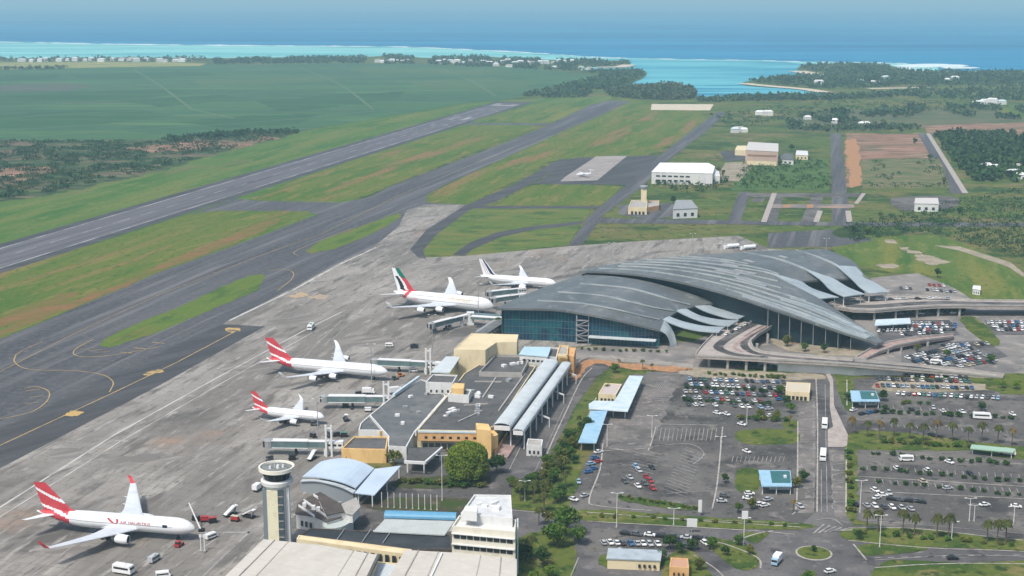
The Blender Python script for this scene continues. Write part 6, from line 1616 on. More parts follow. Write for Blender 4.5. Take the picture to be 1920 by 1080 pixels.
# the far lots by the ramp: the smallest cars of the picture, one mass
def far_cars(rows):
    b = MB(); r_ = random.Random(77); names = ['white', 'silver', 'dark grey', 'black', 'blue', 'red', 'beige']
    mats_ = [PAINT[k] for k in names] + [V_gl]
    for x0, y0, x1, y1, n, hv, gap, z in rows:
        for i in range(n):
            if r_.random() < gap: continue
            f = (i + r_.uniform(-.15, .15)) / max(1, n - 1)
            x, y = x0 + (x1 - x0) * f, y0 + (y1 - y0) * f + r_.uniform(-.4, .4)
            a = heading(x, y, hv) + r_.uniform(-.06, .06); p = P(x, y, z); c = r_.choices(range(7), (8, 6, 5, 4, 2, 1, 1))[0]
            ca, sa = math.cos(a), math.sin(a)
            for prof, hw, hw2, mi in (([(-2.1, .3), (2.1, .3), (2.16, .6), (1.2, .93), (-1.9, .98), (-2.16, .7)], .87, .82, c), ([(-1.8, .95), (1.1, .92), (.35, 1.40), (-1.4, 1.42)], .80, .66, 7), ([(-1.35, 1.41), (.3, 1.41), (.25, 1.48), (-1.3, 1.48)], .66, .64, c)):
                k = MB(); extr(k, prof, hw, hw2)
                b.add([(p.x + vx * ca - vy * sa, p.y + vx * sa + vy * ca, p.z + vz) for vx, vy, vz in k.v], k.f, mi)
    o = b.build('far_parked_cars', mats_); tag(o, 'packed cars in the far lots around the concrete ramps', 'cars', None, 'stuff')
FR = [(1702 + 6 * 0, 672, 1795, 650, 14, (6, 3), .06, .33), (1770, 650, 1850, 646, 10, (6, 3), .1, .33), (1648, 622, 1788, 618, 19, (-3, 5), .06, .33), (1712, 608, 1790, 609, 11, (4, 5), .1, .33),
      (1716, 613, 1790, 613.5, 11, (4, 5), .1, .33), (1690, 628, 1765, 624, 10, (4, 5), .1, .33), (1852, 606, 1960, 604, 15, (4, 5), .06, .33), (1862, 613, 1960, 611, 14, (4, 5), .06, .33), (1872, 620, 1960, 618, 13, (4, 5), .06, .33), (1640, 590, 1800, 588, 14, (9, 0), .2, .33), (1600, 563, 1780, 560, 16, (9, 0), .2, 7.2), (1362, 628, 1418, 600, 7, (7, -4), .1, 7.2), (1690, 541, 1790, 548, 13, (5, 4), .2, .33), (1700, 533, 1770, 537, 9, (5, 4), .3, .33)]
far_cars(FR)
for i, (x0, y0, x1, y1, n) in enumerate(((1800, 688, 1866, 676, 10), (1762, 686, 1856, 668, 14), (1730, 684, 1842, 661, 16), (1714, 679, 1820, 655, 16))):
    car_row(f'the {ORD[i]} row back beyond the ramp', x0, y0, x1, y1, n, (6, 3), GT, .05)
# bottom edge
car_row('the dark kerbside row at the bottom edge', 1172, 1002, 1332, 1012, 8, (9, 1), GE, cols=['black', 'dark grey', 'white', 'black', 'dark grey', 'silver', 'black', 'dark grey'])
car_row('the angled row behind the pale gatehouse', 1130, 1019, 1232, 1022, 9, (5, 6), GE, cols=['silver', 'white', 'white', 'dark grey', 'blue', 'silver', 'white', 'silver', 'white'])
for c, x, y, hv, lab in (('white', 1322, 1020, (7, 5), 'white car turning by the billboard at the bottom'), ('dark grey', 1285, 1026, (9, 2), 'dark grey car left of the white one turning by the billboard'), ('black', 1270, 1018, (9, 2), 'black car beside the trees behind the gatehouse'), ('white', 1556, 1073, (9, -2), 'white car driving at the bottom edge below the roundabout'), ('black', 1786, 1048, (9, 0), 'black car alone on the right-hand road at the bottom'), ('silver', 1165, 1036, (8, 3), 'silver car left of the pale gatehouse')):
    put_car(c, x, y, heading(x, y, hv), lab, GE)

def boxcar(name, label, cat, x, y, hv, L_, w_, h, m, group=None, z=.33, cabm=None, cab=.26, rear_m=None, win='band'):
    """truck, bus or van: cab in front, body behind"""
    p = P(x, y, z); t = thing(name, label, cat, tuple(p), heading(x, y, hv), group)
    if win == 'band':
        b = MB(); extr(b, [(-L_ / 2, .45), (L_ / 2, .45), (L_ / 2 + .05, h * .5), (L_ / 2 - .5, h - .1), (L_ / 2 - .9, h), (-L_ / 2, h)], w_ / 2, w_ / 2 * .95); b.build('body', m, t)
        for s_ in (-1, 1):
            b = MB(); b.box((-.2, s_ * w_ * .488, h * .66), (L_ * .8, .06, h * .24)); b.build('side_window', V_gl, t)
        b = MB(); b.box((L_ / 2 - .18, 0, h * .66), (.3, w_ * .86, h * .3)); b.build('windscreen', V_gl, t)
        b = MB(); b.box((0, 0, h + .12), (L_ * .3, w_ * .5, .25)); b.build('roof_unit', rear_m or m, t)
    else:
        b = MB(); b.box((-L_ * cab / 2, 0, .9 + (h - .9) / 2), (L_ * (1 - cab) - .15, w_, h - .9)); b.build('cargo_box', rear_m or m, t)
        b = MB(); extr(b, [(L_ * (.5 - cab), .5), (L_ * .5, .5), (L_ * .5, 1.3), (L_ * .5 - .45, h * .78), (L_ * (.5 - cab), h * .78)], w_ / 2 * .95); cb = b.build('cab', cabm or m, t)
        b = MB(); b.box((L_ * .5 - .22, 0, h * .56), (.36, w_ * .84, h * .24)); b.build('windscreen', V_gl, cb)
        b = MB(); b.box((0, 0, .72), (L_ * .92, w_ * .6, .3)); b.build('chassis', V_ty, t)
    wheels(t, (-L_ * .3, L_ * .33), w_ * .45, .42 if L_ > 5 else .34)
    return t
boxcar('bus', 'white bus on the car park road, farther of two', 'bus', 1546, 800, (-.6, 10), 8.5, 2.6, 3.3, PAINT['white'], 'white buses on the car park road')
boxcar('bus', 'white bus on the car park road, nearer of two', 'bus', 1543, 859, (-.8, 10), 9.5, 2.7, 3.3, PAINT['white'], 'white buses on the car park road')
boxcar('minibus', 'white minibus beside the pale green bus shelter', 'minibus', 1888, 852, (9, 1), 7.5, 2.2, 2.7, PAINT['white'])
boxcar('minibus', 'white minibus alone below the palm row', 'minibus', 1699, 864, (-9, 0), 6, 2.1, 2.5, PAINT['white'])
boxcar('coach', 'long white coach parked above the palm row', 'coach', 1841, 785, (9, .5), 8.5, 2.4, 3, PAINT['white'])
boxcar('delivery_truck', 'blue and white box truck entering the roundabout', 'truck', 1456, 1056, (-6, 7), 6.2, 2.4, 3.3, PAINT['blue'], cabm=PAINT['pale blue'], rear_m=PAINT['white'], win='no')
boxcar('minibus', 'white van in the lot beyond the narrow ramp', 'van', 1756, 683, (9, 1), 6.5, 2.2, 2.6, PAINT['white'])
# apron vehicles
boxcar('bus', 'white and green apron bus driving beside the white line', 'bus', 583, 617, (-6, 7), 9, 2.9, 3.2, PAINT['white'], rear_m=PAINT['green'])
boxcar('bus', 'white apron bus with dark windows at the bottom edge', 'bus', 232, 1074, (9, 1.5), 7.5, 2.8, 3.2, PAINT['white'])
boxcar('van', 'grey van on the apron below the red tug', 'van', 289, 1052, (8, -5), 5, 2.1, 2.4, PAINT['silver'])
boxcar('van', 'white van cut by the bottom edge beside the apron bus', 'van', 306, 1082, (9, -1), 5, 2.1, 2.2, PAINT['white'])
boxcar('catering_truck', 'red and white truck left of the control tower', 'truck', 483, 919, (6, -4), 5.5, 2.3, 3, PAINT['red'], rear_m=PAINT['white'], win='no')
boxcar('catering_truck', 'white truck between two upper jet bridges', 'truck', 742, 737, (8, -1), 7, 2.4, 3.4, PAINT['white'], win='no')
boxcar('catering_truck', 'white truck left of the jet bridge pylon', 'truck', 691, 738, (9, 0), 6.5, 2.4, 3.1, PAINT['white'], win='no')
boxcar('catering_truck', 'dark truck under the sloping jet bridge, left one', 'truck', 812, 619, (5, 5), 6, 2.4, 3.1, PAINT['dark grey'], rear_m=PAINT['red'], win='no')
boxcar('catering_truck', 'dark truck under the sloping jet bridge, right one', 'truck', 842, 616, (5, 5), 6, 2.4, 3.1, PAINT['dark grey'], rear_m=PAINT['blue'], win='no')
boxcar('van', 'black van alone above the top jet bridge', 'van', 777, 652, (9, 0), 4.6, 2, 2.2, PAINT['black'])
boxcar('van', 'white van on the apron above the long four-engine jet', 'van', 730, 650, (9, 0), 4.6, 2, 2.2, PAINT['white'])
boxcar('van', 'white van at the nose of the front jet', 'van', 396, 1009, (8, -3), 5, 2, 2.1, PAINT['white'])
boxcar('van', 'white van parked below the roof of the pier block', 'van', 775, 697, (9, 0), 4.6, 2, 2.2, PAINT['white'])

def tug(label, x, y, hv, m):
    t = thing('baggage_tug', label, 'tug', tuple(P(x, y, .16)), heading(x, y, hv), 'tugs on the apron')
    b = MB(); extr(b, [(-1.9, .4), (1.9, .4), (1.9, 1.0), (.5, 1.15), (.3, 1.2), (-1.9, 1.2)], 1.0); b.build('body', m, t)
    b = MB(); b.box((-.8, 0, 1.75), (1.5, 1.7, .9), taper=.85); cb = b.build('cab', V_gl, t)
    b = MB(); b.box((-.8, 0, 2.25), (1.5, 1.7, .12)); b.build('cab_roof', m, cb)
    wheels(t, (-1.2, 1.2), .9, .45)
tug('red tug parked under the nose of the front jet', 336, 1024, (6, -4), PAINT['red'])
tug('dark tug in front of the short jet', 590, 798, (9, 0), PAINT['dark grey'])
tug('dark tug at the nose of the long four-engine jet', 741, 712, (9, -2), PAINT['dark grey'])
tug('yellowish tug beside the nose of the long four-engine jet', 752, 706, (9, -2), PAINT['orange'])
def dolly(label, x, y, hv, m, load):
    t = thing('baggage_dolly', label, 'baggage cart', tuple(P(x, y, .16)), heading(x, y, hv), 'baggage carts on the apron')
    b = MB(); b.box((0, 0, .6), (3.4, 1.8, .25)); b.build('bed', V_ty, t)
    b = MB(); b.box((0, 0, 1.45), (3.0, 1.6, 1.4), taper=.9); b.build('container', m, t)
    b = MB(); b.box((0, 0, 2.2), (3.2, 1.8, .1)); b.build('cover', load, t)
    b = MB(); b.bar((1.7, 0, .5), (2.9, 0, .4), .12, .12); b.build('drawbar', V_ty, t)
    wheels(t, (-1.2, 1.2), .8, .3)
for lab, x, y, c1, c2 in (('dark cart, leftmost of three near the front jet nose', 368, 976, 'black', 'dark grey'), ('red topped cart in the middle of three near the front jet nose', 384, 978, 'red', 'red'), ('dark red cart, rightmost of three near the front jet nose', 399, 980, 'black', 'red'), ('red cart alone left of the control tower', 441, 977, 'red', 'beige'),
                          ('dark cart, leftmost above the lowest jet bridge', 587, 820, 'black', 'dark grey'), ('dark cart, second above the lowest jet bridge', 615, 819, 'dark grey', 'black'), ('dark cart, third above the lowest jet bridge', 631, 818, 'black', 'dark grey'), ('dark cart, nearest the grey block above the lowest jet bridge', 645, 819, 'black', 'green'),
                          ('black cart below the lowest jet bridge, left', 548, 862, 'black', 'black'), ('black cart below the lowest jet bridge, right', 506, 865, 'dark grey', 'black'), ('dark cart under the middle jet bridge, left', 648, 764, 'black', 'dark grey'), ('dark cart under the middle jet bridge, right', 672, 741, 'black', 'dark grey'), ('white cart by the pier block wall', 690, 772, 'white', 'white')):
    dolly(lab, x, y, (9, cr.uniform(-3, 3)), PAINT[c1], PAINT[c2])
def steps(label, x, y, hv):
    t = thing('boarding_stairs', label, 'aircraft stairs', tuple(P(x, y, .16)), heading(x, y, hv), 'stairs on the apron')
    b = MB(); b.box((0, 0, .7), (5.5, 2, .5)); b.build('chassis', V_ty, t)
    b = MB(); b.bar((-2.6, 0, .9), (2.0, 0, 3.6), 1.7, .5); st = b.build('flight', PAINT['white'], t)
    for s_ in (-1, 1):
        b = MB(); b.bar((-2.6, s_ * .85, 1.9), (2.0, s_ * .85, 4.6), .1, .12); b.build('handrail', B_metal, st)
    b = MB(); b.box((2.6, 0, 3.55), (1.4, 1.7, .25)); b.build('platform', PAINT['white'], t)
    b = MB(); b.bar((1.8, 0, .9), (2.6, 0, 3.4), 1.2, .2); b.build('strut', B_metal, t)
    wheels(t, (-1.8, 1.8), .9, .4)
steps('white aircraft stairs beside the dark carts left of the tower', 432, 967, (9, -3))
steps('white aircraft stairs on the concrete beside the control tower', 466, 970, (9, 2))
steps('white aircraft stairs standing between the lower jet bridges', 648, 788, (3, 6))
steps('white aircraft stairs near the lowest jet bridge drive wheels', 585, 862, (8, -5))
for lab, x, y in (('left of two white docking posts right of the front jet nose', 377, 1034), ('right of two white docking posts right of the front jet nose', 384, 1034)):
    t = thing('docking_post', lab, 'post', tuple(P(x, y, .16)))
    b = MB(); b.tube([(0, 0, 0), (0, 0, 6)], .18, 6); b.build('pole', B_wm, t)
    b = MB(); b.box((0, 0, 6), (.9, .25, 1.2)); b.build('board', B_wm, t)
    b = MB(); b.box((0, 0, .3), (1.2, 1.2, .5)); b.build('base', B_conc, t)
t = thing('loading_boom', 'slanting white pole boom beside the nose of the front jet', 'boom', tuple(P(362, 996, .16)))
b = MB(); b.tube([(3.2, 0, 0), (-2.5, 6, 9)], [.35, .2], 6); b.build('boom', B_wm, t)
b = MB(); b.box((3.2, 0, .5), (2, 2, .9)); b.build('base', V_ty, t)

# ================================================================ POLES
def lamp_post(label, x, yb, yt, arms=2, group='lamp posts', name='lamp_post', m=B_wm, r=.16):
    p = P(x, yb, 0)
    d = (yb - yt) / (yb + 6) * CAM_H * 1.0
    h = d / 1.02
    t = thing(name, label, 'lamp post', tuple(p), 0, group)
    b = MB(); b.tube([(0, 0, 0), (0, 0, h)], [r, r * .6], 6); b.build('pole', m, t)
    for k in range(arms):
        s_ = -1 if k == 0 else 1
        b = MB(); b.bar((0, 0, h - .1), (s_ * 1.6, 0, h + .15), .12, .12); ar = b.build('arm', m, t)
        b = MB(); b.box((s_ * 1.9, 0, h + .15), (1.0, .4, .2)); b.build('lamp', B_wm, ar)
    b = MB(); b.box((0, 0, .3), (.6, .6, .6)); b.build('base', B_conc, t)
for lab, x, yb, yt in (('tall lamp post at the near left corner of the big car park', 1156, 990, 918), ('lamp post in front of the white office block trees', 984, 940, 898), ('lamp post beside the big round tree', 829, 940, 846), ('lamp post between the two roads under the kiosk', 1394, 1023, 966), ('lamp post on the verge right of the roundabout', 1649, 1027, 960), ('lamp post on the verge in the palm row at the bottom', 1784, 1012, 975), ('taller of two lamp posts in the near right car park', 1817, 978, 930), ('shorter of two lamp posts in the near right car park', 1826, 978, 944),
                       ('lamp post nearest the right edge', 1900, 985, 947), ('lamp post left of the slim totem sign', 1263, 985, 950), ('lamp post at the left end of the long grass rectangle', 1222, 822, 776), ('lamp post below the yellow hedge of the big car park', 1400, 795, 762), ('lamp post beside the sky blue canopy', 1138, 838, 792), ('lamp post on the long aisle edge of the big car park', 1350, 860, 815), ('lamp post near the footpath in the right-hand car park', 1612, 962, 895)):
    lamp_post(lab, x, yb, yt)
for lab, x, yb, yt in (('floodlight mast left of the peak of the curved roof', 992, 541, 478), ('floodlight mast behind the near end of the upper roof', 1146, 508, 452), ('floodlight mast behind the middle of the upper roof', 1298, 480, 436), ('floodlight mast behind the right end of the upper roof', 1549, 470, 446), ('floodlight mast at the nose of the long four-engine jet', 697, 718, 640), ('floodlight mast between the top jet bridge and sloping one', 811, 668, 585), ('floodlight mast in front of the short jet', 596, 815, 742), ('floodlight mast between the nose of the double-deck jet and the glass', 897, 597, 528)):
    lamp_post(lab, x, yb, yt, 2, 'floodlight masts', 'floodlight_mast', B_metal, .28)
for i in range(10):
    x, y = 716 + i * 11.5, 952 + i * .6
    t = thing('flagpole', f'bare white pole, {ORD[i]} from the left of the row behind the blue roof', 'pole', tuple(P(x, y, 0)), 0, 'white poles behind the blue roof')
    b = MB(); b.tube([(0, 0, 0), (0, 0, 6.5)], .14, 6); b.build('pole', B_wm, t)
    b = MB(); b.box((0, 0, .25), (.7, .7, .5)); b.build('base', B_conc, t)

# ================================================================ VEGETATION
def leafm(nm, c, c2, c3):
    return mat(nm, c, [(c2, .45, .42, .6), (c3, .9, .52, .7)], rough=.85, spec=.15, obj=True, rand=.16)
L_mid = leafm('mid_green_leaves', (.05, .115, .018), (.10, .16, .025), (.025, .06, .012))
L_dark = leafm('dark_green_leaves', (.026, .066, .016), (.05, .10, .022), (.012, .034, .01))
L_oliv = leafm('olive_leaves', (.10, .125, .025), (.16, .15, .035), (.05, .075, .015))
L_light = leafm('bright_leaves', (.10, .19, .022), (.16, .22, .03), (.05, .115, .014))
L_palm = leafm('palm_fronds', (.042, .058, .014), (.07, .068, .02), (.02, .034, .01))
L_palmy = leafm('yellowing_palm_fronds', (.10, .072, .02), (.14, .09, .03), (.045, .05, .015))
L_far = mat('far_wood_leaves', (.04, .08, .036), [((.065, .10, .042), .006, .42, .62), ((.024, .05, .024), .05, .5, .7)], rough=.95, spec=.05)
L_scrub = mat('scrub_leaves', (.026, .066, .028), [((.055, .09, .03), .02, .45, .65), ((.018, .046, .018), .08, .5, .7)], rough=.95, spec=.05)
T_bark = mat('bark', (.13, .10, .075), [((.08, .06, .045), 2, .45, .7)], rough=.95, obj=True)

def leaf(b, p, s, r_, droop=0.0):
    n = Vector((r_.gauss(0, 1), r_.gauss(0, 1), r_.gauss(0, 1) + .5)).normalized()
    u = n.cross(Vector((r_.gauss(0, 1), r_.gauss(0, 1), r_.gauss(0, 1)))).normalized(); v = n.cross(u)
    s1, s2 = s * r_.uniform(.6, 1.2), s * r_.uniform(.5, 1)
    b.add([p - u * s1 - v * s2 * .4, p + u * s1 * .3 - v * s2, p + u * s1 + v * s2 * .4, p - u * s1 * .3 + v * s2], [[0, 1, 2, 3]])
def crown(r_, rx, rz, zc, blobs, per, s):
    b = MB()
    for i in range(blobs):
        d = Vector((r_.gauss(0, 1), r_.gauss(0, 1), r_.gauss(0, .8))).normalized() * r_.uniform(.25, .8)
        c = Vector((d.x * rx, d.y * rx, zc + d.z * rz)); br = r_.uniform(.28, .5) * rx
        for k in range(per):
            q = Vector((r_.gauss(0, 1), r_.gauss(0, 1), r_.gauss(0, 1))).normalized() * br * r_.uniform(.65, 1.08)
            q.z *= rz / rx
            leaf(b, c + q, s, r_)
    return b
def tree_proto(seed, m, h, rx, blobs=14, per=75, s=.42):
    r_ = random.Random(seed)
    t = thing('tree', None, None)
    b = MB(); b.tube([(0, 0, -.2), (.1, .05, h * .25), (.05, .2, h * .5), (.2, .1, h * .8)], [h * .035, h * .026, h * .02, h * .006], 7)
    for k in range(5):
        a = r_.uniform(0, 6.3); b.tube([(.07, .12, h * (.28 + .06 * k)), (math.cos(a) * rx * .35, math.sin(a) * rx * .35, h * (.45 + .07 * k)), (math.cos(a) * rx * .7, math.sin(a) * rx * .7, h * (.55 + .07 * k))], [h * .014, h * .009, h * .003], 5)
    b.build('trunk', T_bark, t)
    crown(r_, rx, h * .36, h * .62, blobs, per, s).build('crown', m, t)
    t['_h'] = h
    return t
def palm_proto(seed, m, h=8.0, fl=3.0, nf=22):
    r_ = random.Random(seed)
    t = thing('palm_tree', None, None)
    b = MB(); b.tube([(0, 0, -.2), (.05, 0, h * .4), (.18, .05, h * .75), (.2, .06, h)], [.26, .2, .17, .15], 7); b.build('trunk', T_bark, t)
    b = MB(); top = Vector((.2, .06, h))
    for k in range(nf):
        a = 2 * math.pi * k / nf + r_.uniform(-.15, .15); el = r_.choice([1.1, .7, .35, .05]); L_ = fl * r_.uniform(.8, 1.1)
        prev = None; d = Vector((math.cos(a), math.sin(a), 0)); s_ = Vector((-d.y, d.x, 0))
        for q in range(7):
            f = q / 6
            c = top + d * L_ * f * (math.cos(el) * (1 - .15 * f)) + Vector((0, 0, L_ * (math.sin(el) * f - .85 * f * f)))
            w_ = .62 * math.sin(math.pi * min(1, f * .85 + .12)) ** .7
            row = (c - s_ * w_ - Vector((0, 0, w_ * .45)), c, c + s_ * w_ - Vector((0, 0, w_ * .45)))
            if prev: b.add([*prev, *row], [[0, 1, 4, 3], [1, 2, 5, 4]])
            prev = row
    b.build('crown', m, t)
    t['_h'] = h + 1
    return t
def shrub_proto(seed, m, r=1.2):
    r_ = random.Random(seed)
    t = thing('shrub', None, None)
    b = MB()
    for k in range(4):
        a = k * 1.6; b.tube([(0, 0, -.1), (math.cos(a) * r * .5, math.sin(a) * r * .5, r * .8)], [.09, .03], 5)
    b.build('stem', T_bark, t)
    crown(r_, r, r * .75, r * .75, 7, 38, r * .2).build('crown', m, t)
    t['_h'] = r * 1.5
    return t
TP = {'mid': [tree_proto(1, L_mid, 9, 3.6), tree_proto(2, L_mid, 9, 4.2)], 'dark': [tree_proto(3, L_dark, 9, 3.6), tree_proto(4, L_dark, 9, 4.4)], 'olive': [tree_proto(5, L_oliv, 8, 3.4), tree_proto(6, L_oliv, 8, 3.8)], 'light': [tree_proto(7, L_light, 8, 3.6)],
      'palm': [palm_proto(1, L_palm), palm_proto(2, L_palm, 7.5, 2.7)], 'ypalm': [palm_proto(3, L_palmy), palm_proto(4, L_palmy, 8, 2.6, 14)], 'shrub': [shrub_proto(1, L_mid), shrub_proto(2, L_oliv)], 'dshrub': [shrub_proto(3, L_dark), shrub_proto(5, L_dark)]}
NAMES = {'mid': 'tree', 'dark': 'tree', 'olive': 'tree', 'light': 'tree', 'palm': 'palm_tree', 'ypalm': 'palm_tree', 'shrub': 'shrub', 'dshrub': 'shrub'}
vr = random.Random(33)
def plant(kind, x, y, h, label, group=None, z=0.15):
    pr = vr.choice(TP[kind]); o = copy_tree(pr)
    if '_h' in o: del o['_h']
    o.name = NAMES[kind]
    k = h / pr['_h']
    o.location = P(x, y, z); o.rotation_euler = (0, 0, vr.uniform(0, 6.28)); kw = k * vr.uniform(.9, 1.12); o.scale = (kw, kw, k)
    tag(o, label, {'palm_tree': 'palm', 'tree': 'tree', 'shrub': 'bush'}[NAMES[kind]], group)
    return o
# the big round tree
r_ = random.Random(8)
t = thing('tree', 'big round drooping green tree in front of the old terminal', 'tree', tuple(P(876, 903, .1)))
t.scale = (1.22, 1.22, 1.12)
b = MB(); b.tube([(0, 0, -.3), (.2, 0, 3), (.1, .3, 7), (0, 0, 12)], [.8, .6, .4, .1], 8)
for k in range(7):
    a = k * .9; b.tube([(.1, .1, 4 + k * .6), (math.cos(a) * 3.5, math.sin(a) * 3.5, 8 + k * .5), (math.cos(a) * 6, math.sin(a) * 6, 9 + k * .4)], [.3, .18, .05], 6)
b.build('trunk', T_bark, t)
b = MB()
for i in range(15000):   # a dome of hanging twigs
    a = r_.uniform(0, 6.283); zz = r_.uniform(.10, 1) ** .8
    lump = .90 + .13 * mnoise.noise(Vector((math.cos(a) * 2.2, math.sin(a) * 2.2, zz * 3))) + .05 * mnoise.noise(Vector((math.cos(a) * 7, math.sin(a) * 7, zz * 6)))
    rr = 8.4 * math.sqrt(max(0, 1 - (max(0, zz - .32) / .68) ** 2.3)) * (.80 + .20 * min(1, zz / .35)) * lump
    dpt = 1 - abs(r_.gauss(0, .11))
    leaf(b, Vector((rr * dpt * math.cos(a), rr * dpt * math.sin(a), 1.0 + zz * 14.6 * (.9 + .1 * lump) * (.92 + .08 * dpt))), .38, r_)
b.build('crown', leafm('drooping_leaves', (.10, .16, .018), (.15, .18, .026), (.055, .105, .012)), t)
# trees and palms near the old terminal and the office block
for kind, x, y, h, lab in (('dark', 931, 888, 9, 'dark tree squeezed between the big round tree and kerb'), ('olive', 739, 872, 7, 'olive tree at the corner of the yellow-walled block'), ('mid', 1060, 1005, 13, 'largest green tree right of the white office block'), ('mid', 1045, 1025, 11, 'green tree in front of the largest one, right of the office block'), ('mid', 1078, 1020, 8, 'green tree on the road side of the largest one'), ('dark', 1018, 1062, 8, 'dark tree at the bottom right of the office block'), ('dark', 985, 1052, 7, 'dark bushy tree touching the blue end of the office block'),
                           ('palm', 996, 1050, 10, 'palm standing between two dark trees right of the office block'), ('light', 1030, 1085, 6, 'bright low tree at the bottom edge right of the hangars'), ('light', 1000, 1092, 5, 'bright bushy tree at the bottom edge nearest the hangar'), ('palm', 975, 940, 9, 'palm, leftmost of the grove behind the office block'), ('palm', 1000, 945, 10, 'palm, second from left in the grove behind the office block'), ('palm', 1020, 960, 9, 'palm at the foot of the grove behind the office block'),
                           ('palm', 1022, 935, 9, 'palm in the middle of the grove behind the office block'), ('mid', 1042, 945, 7, 'round green tree in the grove behind the office block'), ('dark', 1052, 938, 7, 'dark round tree at the right of the grove by the exit'), ('olive', 968, 925, 6, 'olive tree at the left of the grove by the kerb'), ('palm', 1010, 985, 8, 'palm nearest the road below the grove'), ('mid', 955, 912, 5, 'small tree under the dark one beside the kerb'), ('olive', 1030, 985, 6, 'olive tree beside the road below the grove'),
                           ('mid', 1040, 905, 7, 'green tree at the lower end of the bank beside the canopies'), ('olive', 1055, 882, 7, 'olive tree in the middle of the bank beside the canopies'), ('palm', 1045, 890, 8, 'palm rising from the bank beside the canopies'), ('mid', 1068, 862, 7, 'green tree on the bank just below the sky blue canopy'), ('olive', 1075, 842, 6, 'olive tree on the bank left of the sky blue canopy'), ('palm', 1060, 915, 8, 'palm at the foot of the bank by the parked cars'), ('dark', 1078, 870, 5, 'dark bush-like tree under the sky blue canopy end'),
                           ('mid', 1151, 700, 6, 'round green tree above the pale L-shaped canopy'), ('ypalm', 1160, 692, 6, 'yellowing palm above the pale L-shaped canopy'), ('palm', 1205, 693, 6, 'palm on the orange soil right of the L-shaped canopy'), ('palm', 1222, 697, 5, 'small palm farther right on the orange soil'), ('olive', 1138, 738, 5, 'small olive tree inside the L-shaped canopy'), ('dark', 1505, 905, 6, 'dark tree right of the kiosk beside the exit road'), ('olive', 1494, 915, 5, 'olive bush tree in front of the dark one by the kiosk'),
                           ('dark', 1428, 898, 4, 'dark tree against the left side of the kiosk'), ('dark', 1590, 752, 5, 'dark tree against the left side of the right-hand kiosk'), ('dark', 1655, 752, 6, 'dark tree at the right side of the right-hand kiosk'), ('dark', 1360, 906, 4.5, 'dark round tree under the small white shelter'), ('mid', 1465, 740, 6, 'green tree left of the toll house'), ('dark', 1475, 762, 6, 'dark tree below the toll house'), ('mid', 1482, 775, 6, 'green tree beside the aisle below the toll house'),
                           ('dark', 1255, 1030, 6, 'dark tree right of the pale gatehouse'), ('dark', 1240, 1052, 5, 'dark bush tree in front of the pale gatehouse'), ('mid', 1385, 1022, 5, 'green tree on the triangle left of the roundabout'), ('dark', 1360, 1042, 4, 'dark low tree on the triangle left of the roundabout'), ('olive', 1410, 955, 5, 'olive tree in the lot below the kiosk, right'), ('mid', 1385, 962, 5, 'green tree in the lot below the kiosk, left'), ('ypalm', 1487, 962, 6, 'yellowing palm beside the exit road below the kiosk'),
                           ('olive', 1475, 650, 7, 'olive tree under the long roof tail, left'), ('mid', 1510, 660, 6, 'green tree under the long roof tail, middle'), ('dark', 1545, 662, 6, 'dark tree under the long roof tail, right'), ('light', 1880, 728, 5, 'bright yellow-green tree at the end of the straight ramp, left'), ('light', 1905, 730, 5.5, 'bright yellow-green tree at the end of the straight ramp, right'), ('dark', 1758, 520, 7, 'dark tree at the corner of the red striped forecourt'), ('mid', 935, 622, 10, 'green tree between the covered walkway and the teal glass'),
                           ('mid', 948, 628, 8, 'green tree touching the corner of the teal glass'), ('dark', 1484, 283, 9, 'dark tree right of the tan hangar'), ('mid', 1775, 672, 6, 'green tree among the cars beyond the ramp, left'), ('mid', 1855, 682, 6, 'green tree among the cars beyond the ramp, right'), ('olive', 1720, 660, 5, 'olive tree beside the narrow pink ramp'), ('mid', 1595, 690, 4, 'small tree under the straight ramp'), ('dark', 1526, 1036, 3, 'dark bush in the middle of the roundabout')):
    plant(kind, x, y, h, lab)
for i in range(12):
    x = (1597, 1626, 1648, 1675, 1705, 1730, 1755, 1785, 1815, 1840, 1870, 1897)[i]
    plant('ypalm' if i in (0, 2, 6, 11) else 'palm', x, 815 + (x - 1597) * .052 + (i % 3) * 3, (9.2, 8.4, 9.8, 9.6, 8.6, 9.2, 9.6, 9.8, 8.8, 10, 9.6, 9)[i], f'palm, {ORD[i]} from the left in the row between the two right car parks', 'palm row between the right car parks')
for i, x in enumerate((1625, 1646, 1692, 1714, 1756, 1778, 1850, 1869, 1886)):
    plant('palm', x, 996 + (x - 1625) * .09, 9 + (i * 7 % 3) * .7, f'palm, {ORD[i]} from the left along the verge below the near right car park', 'palms on the lower verge')
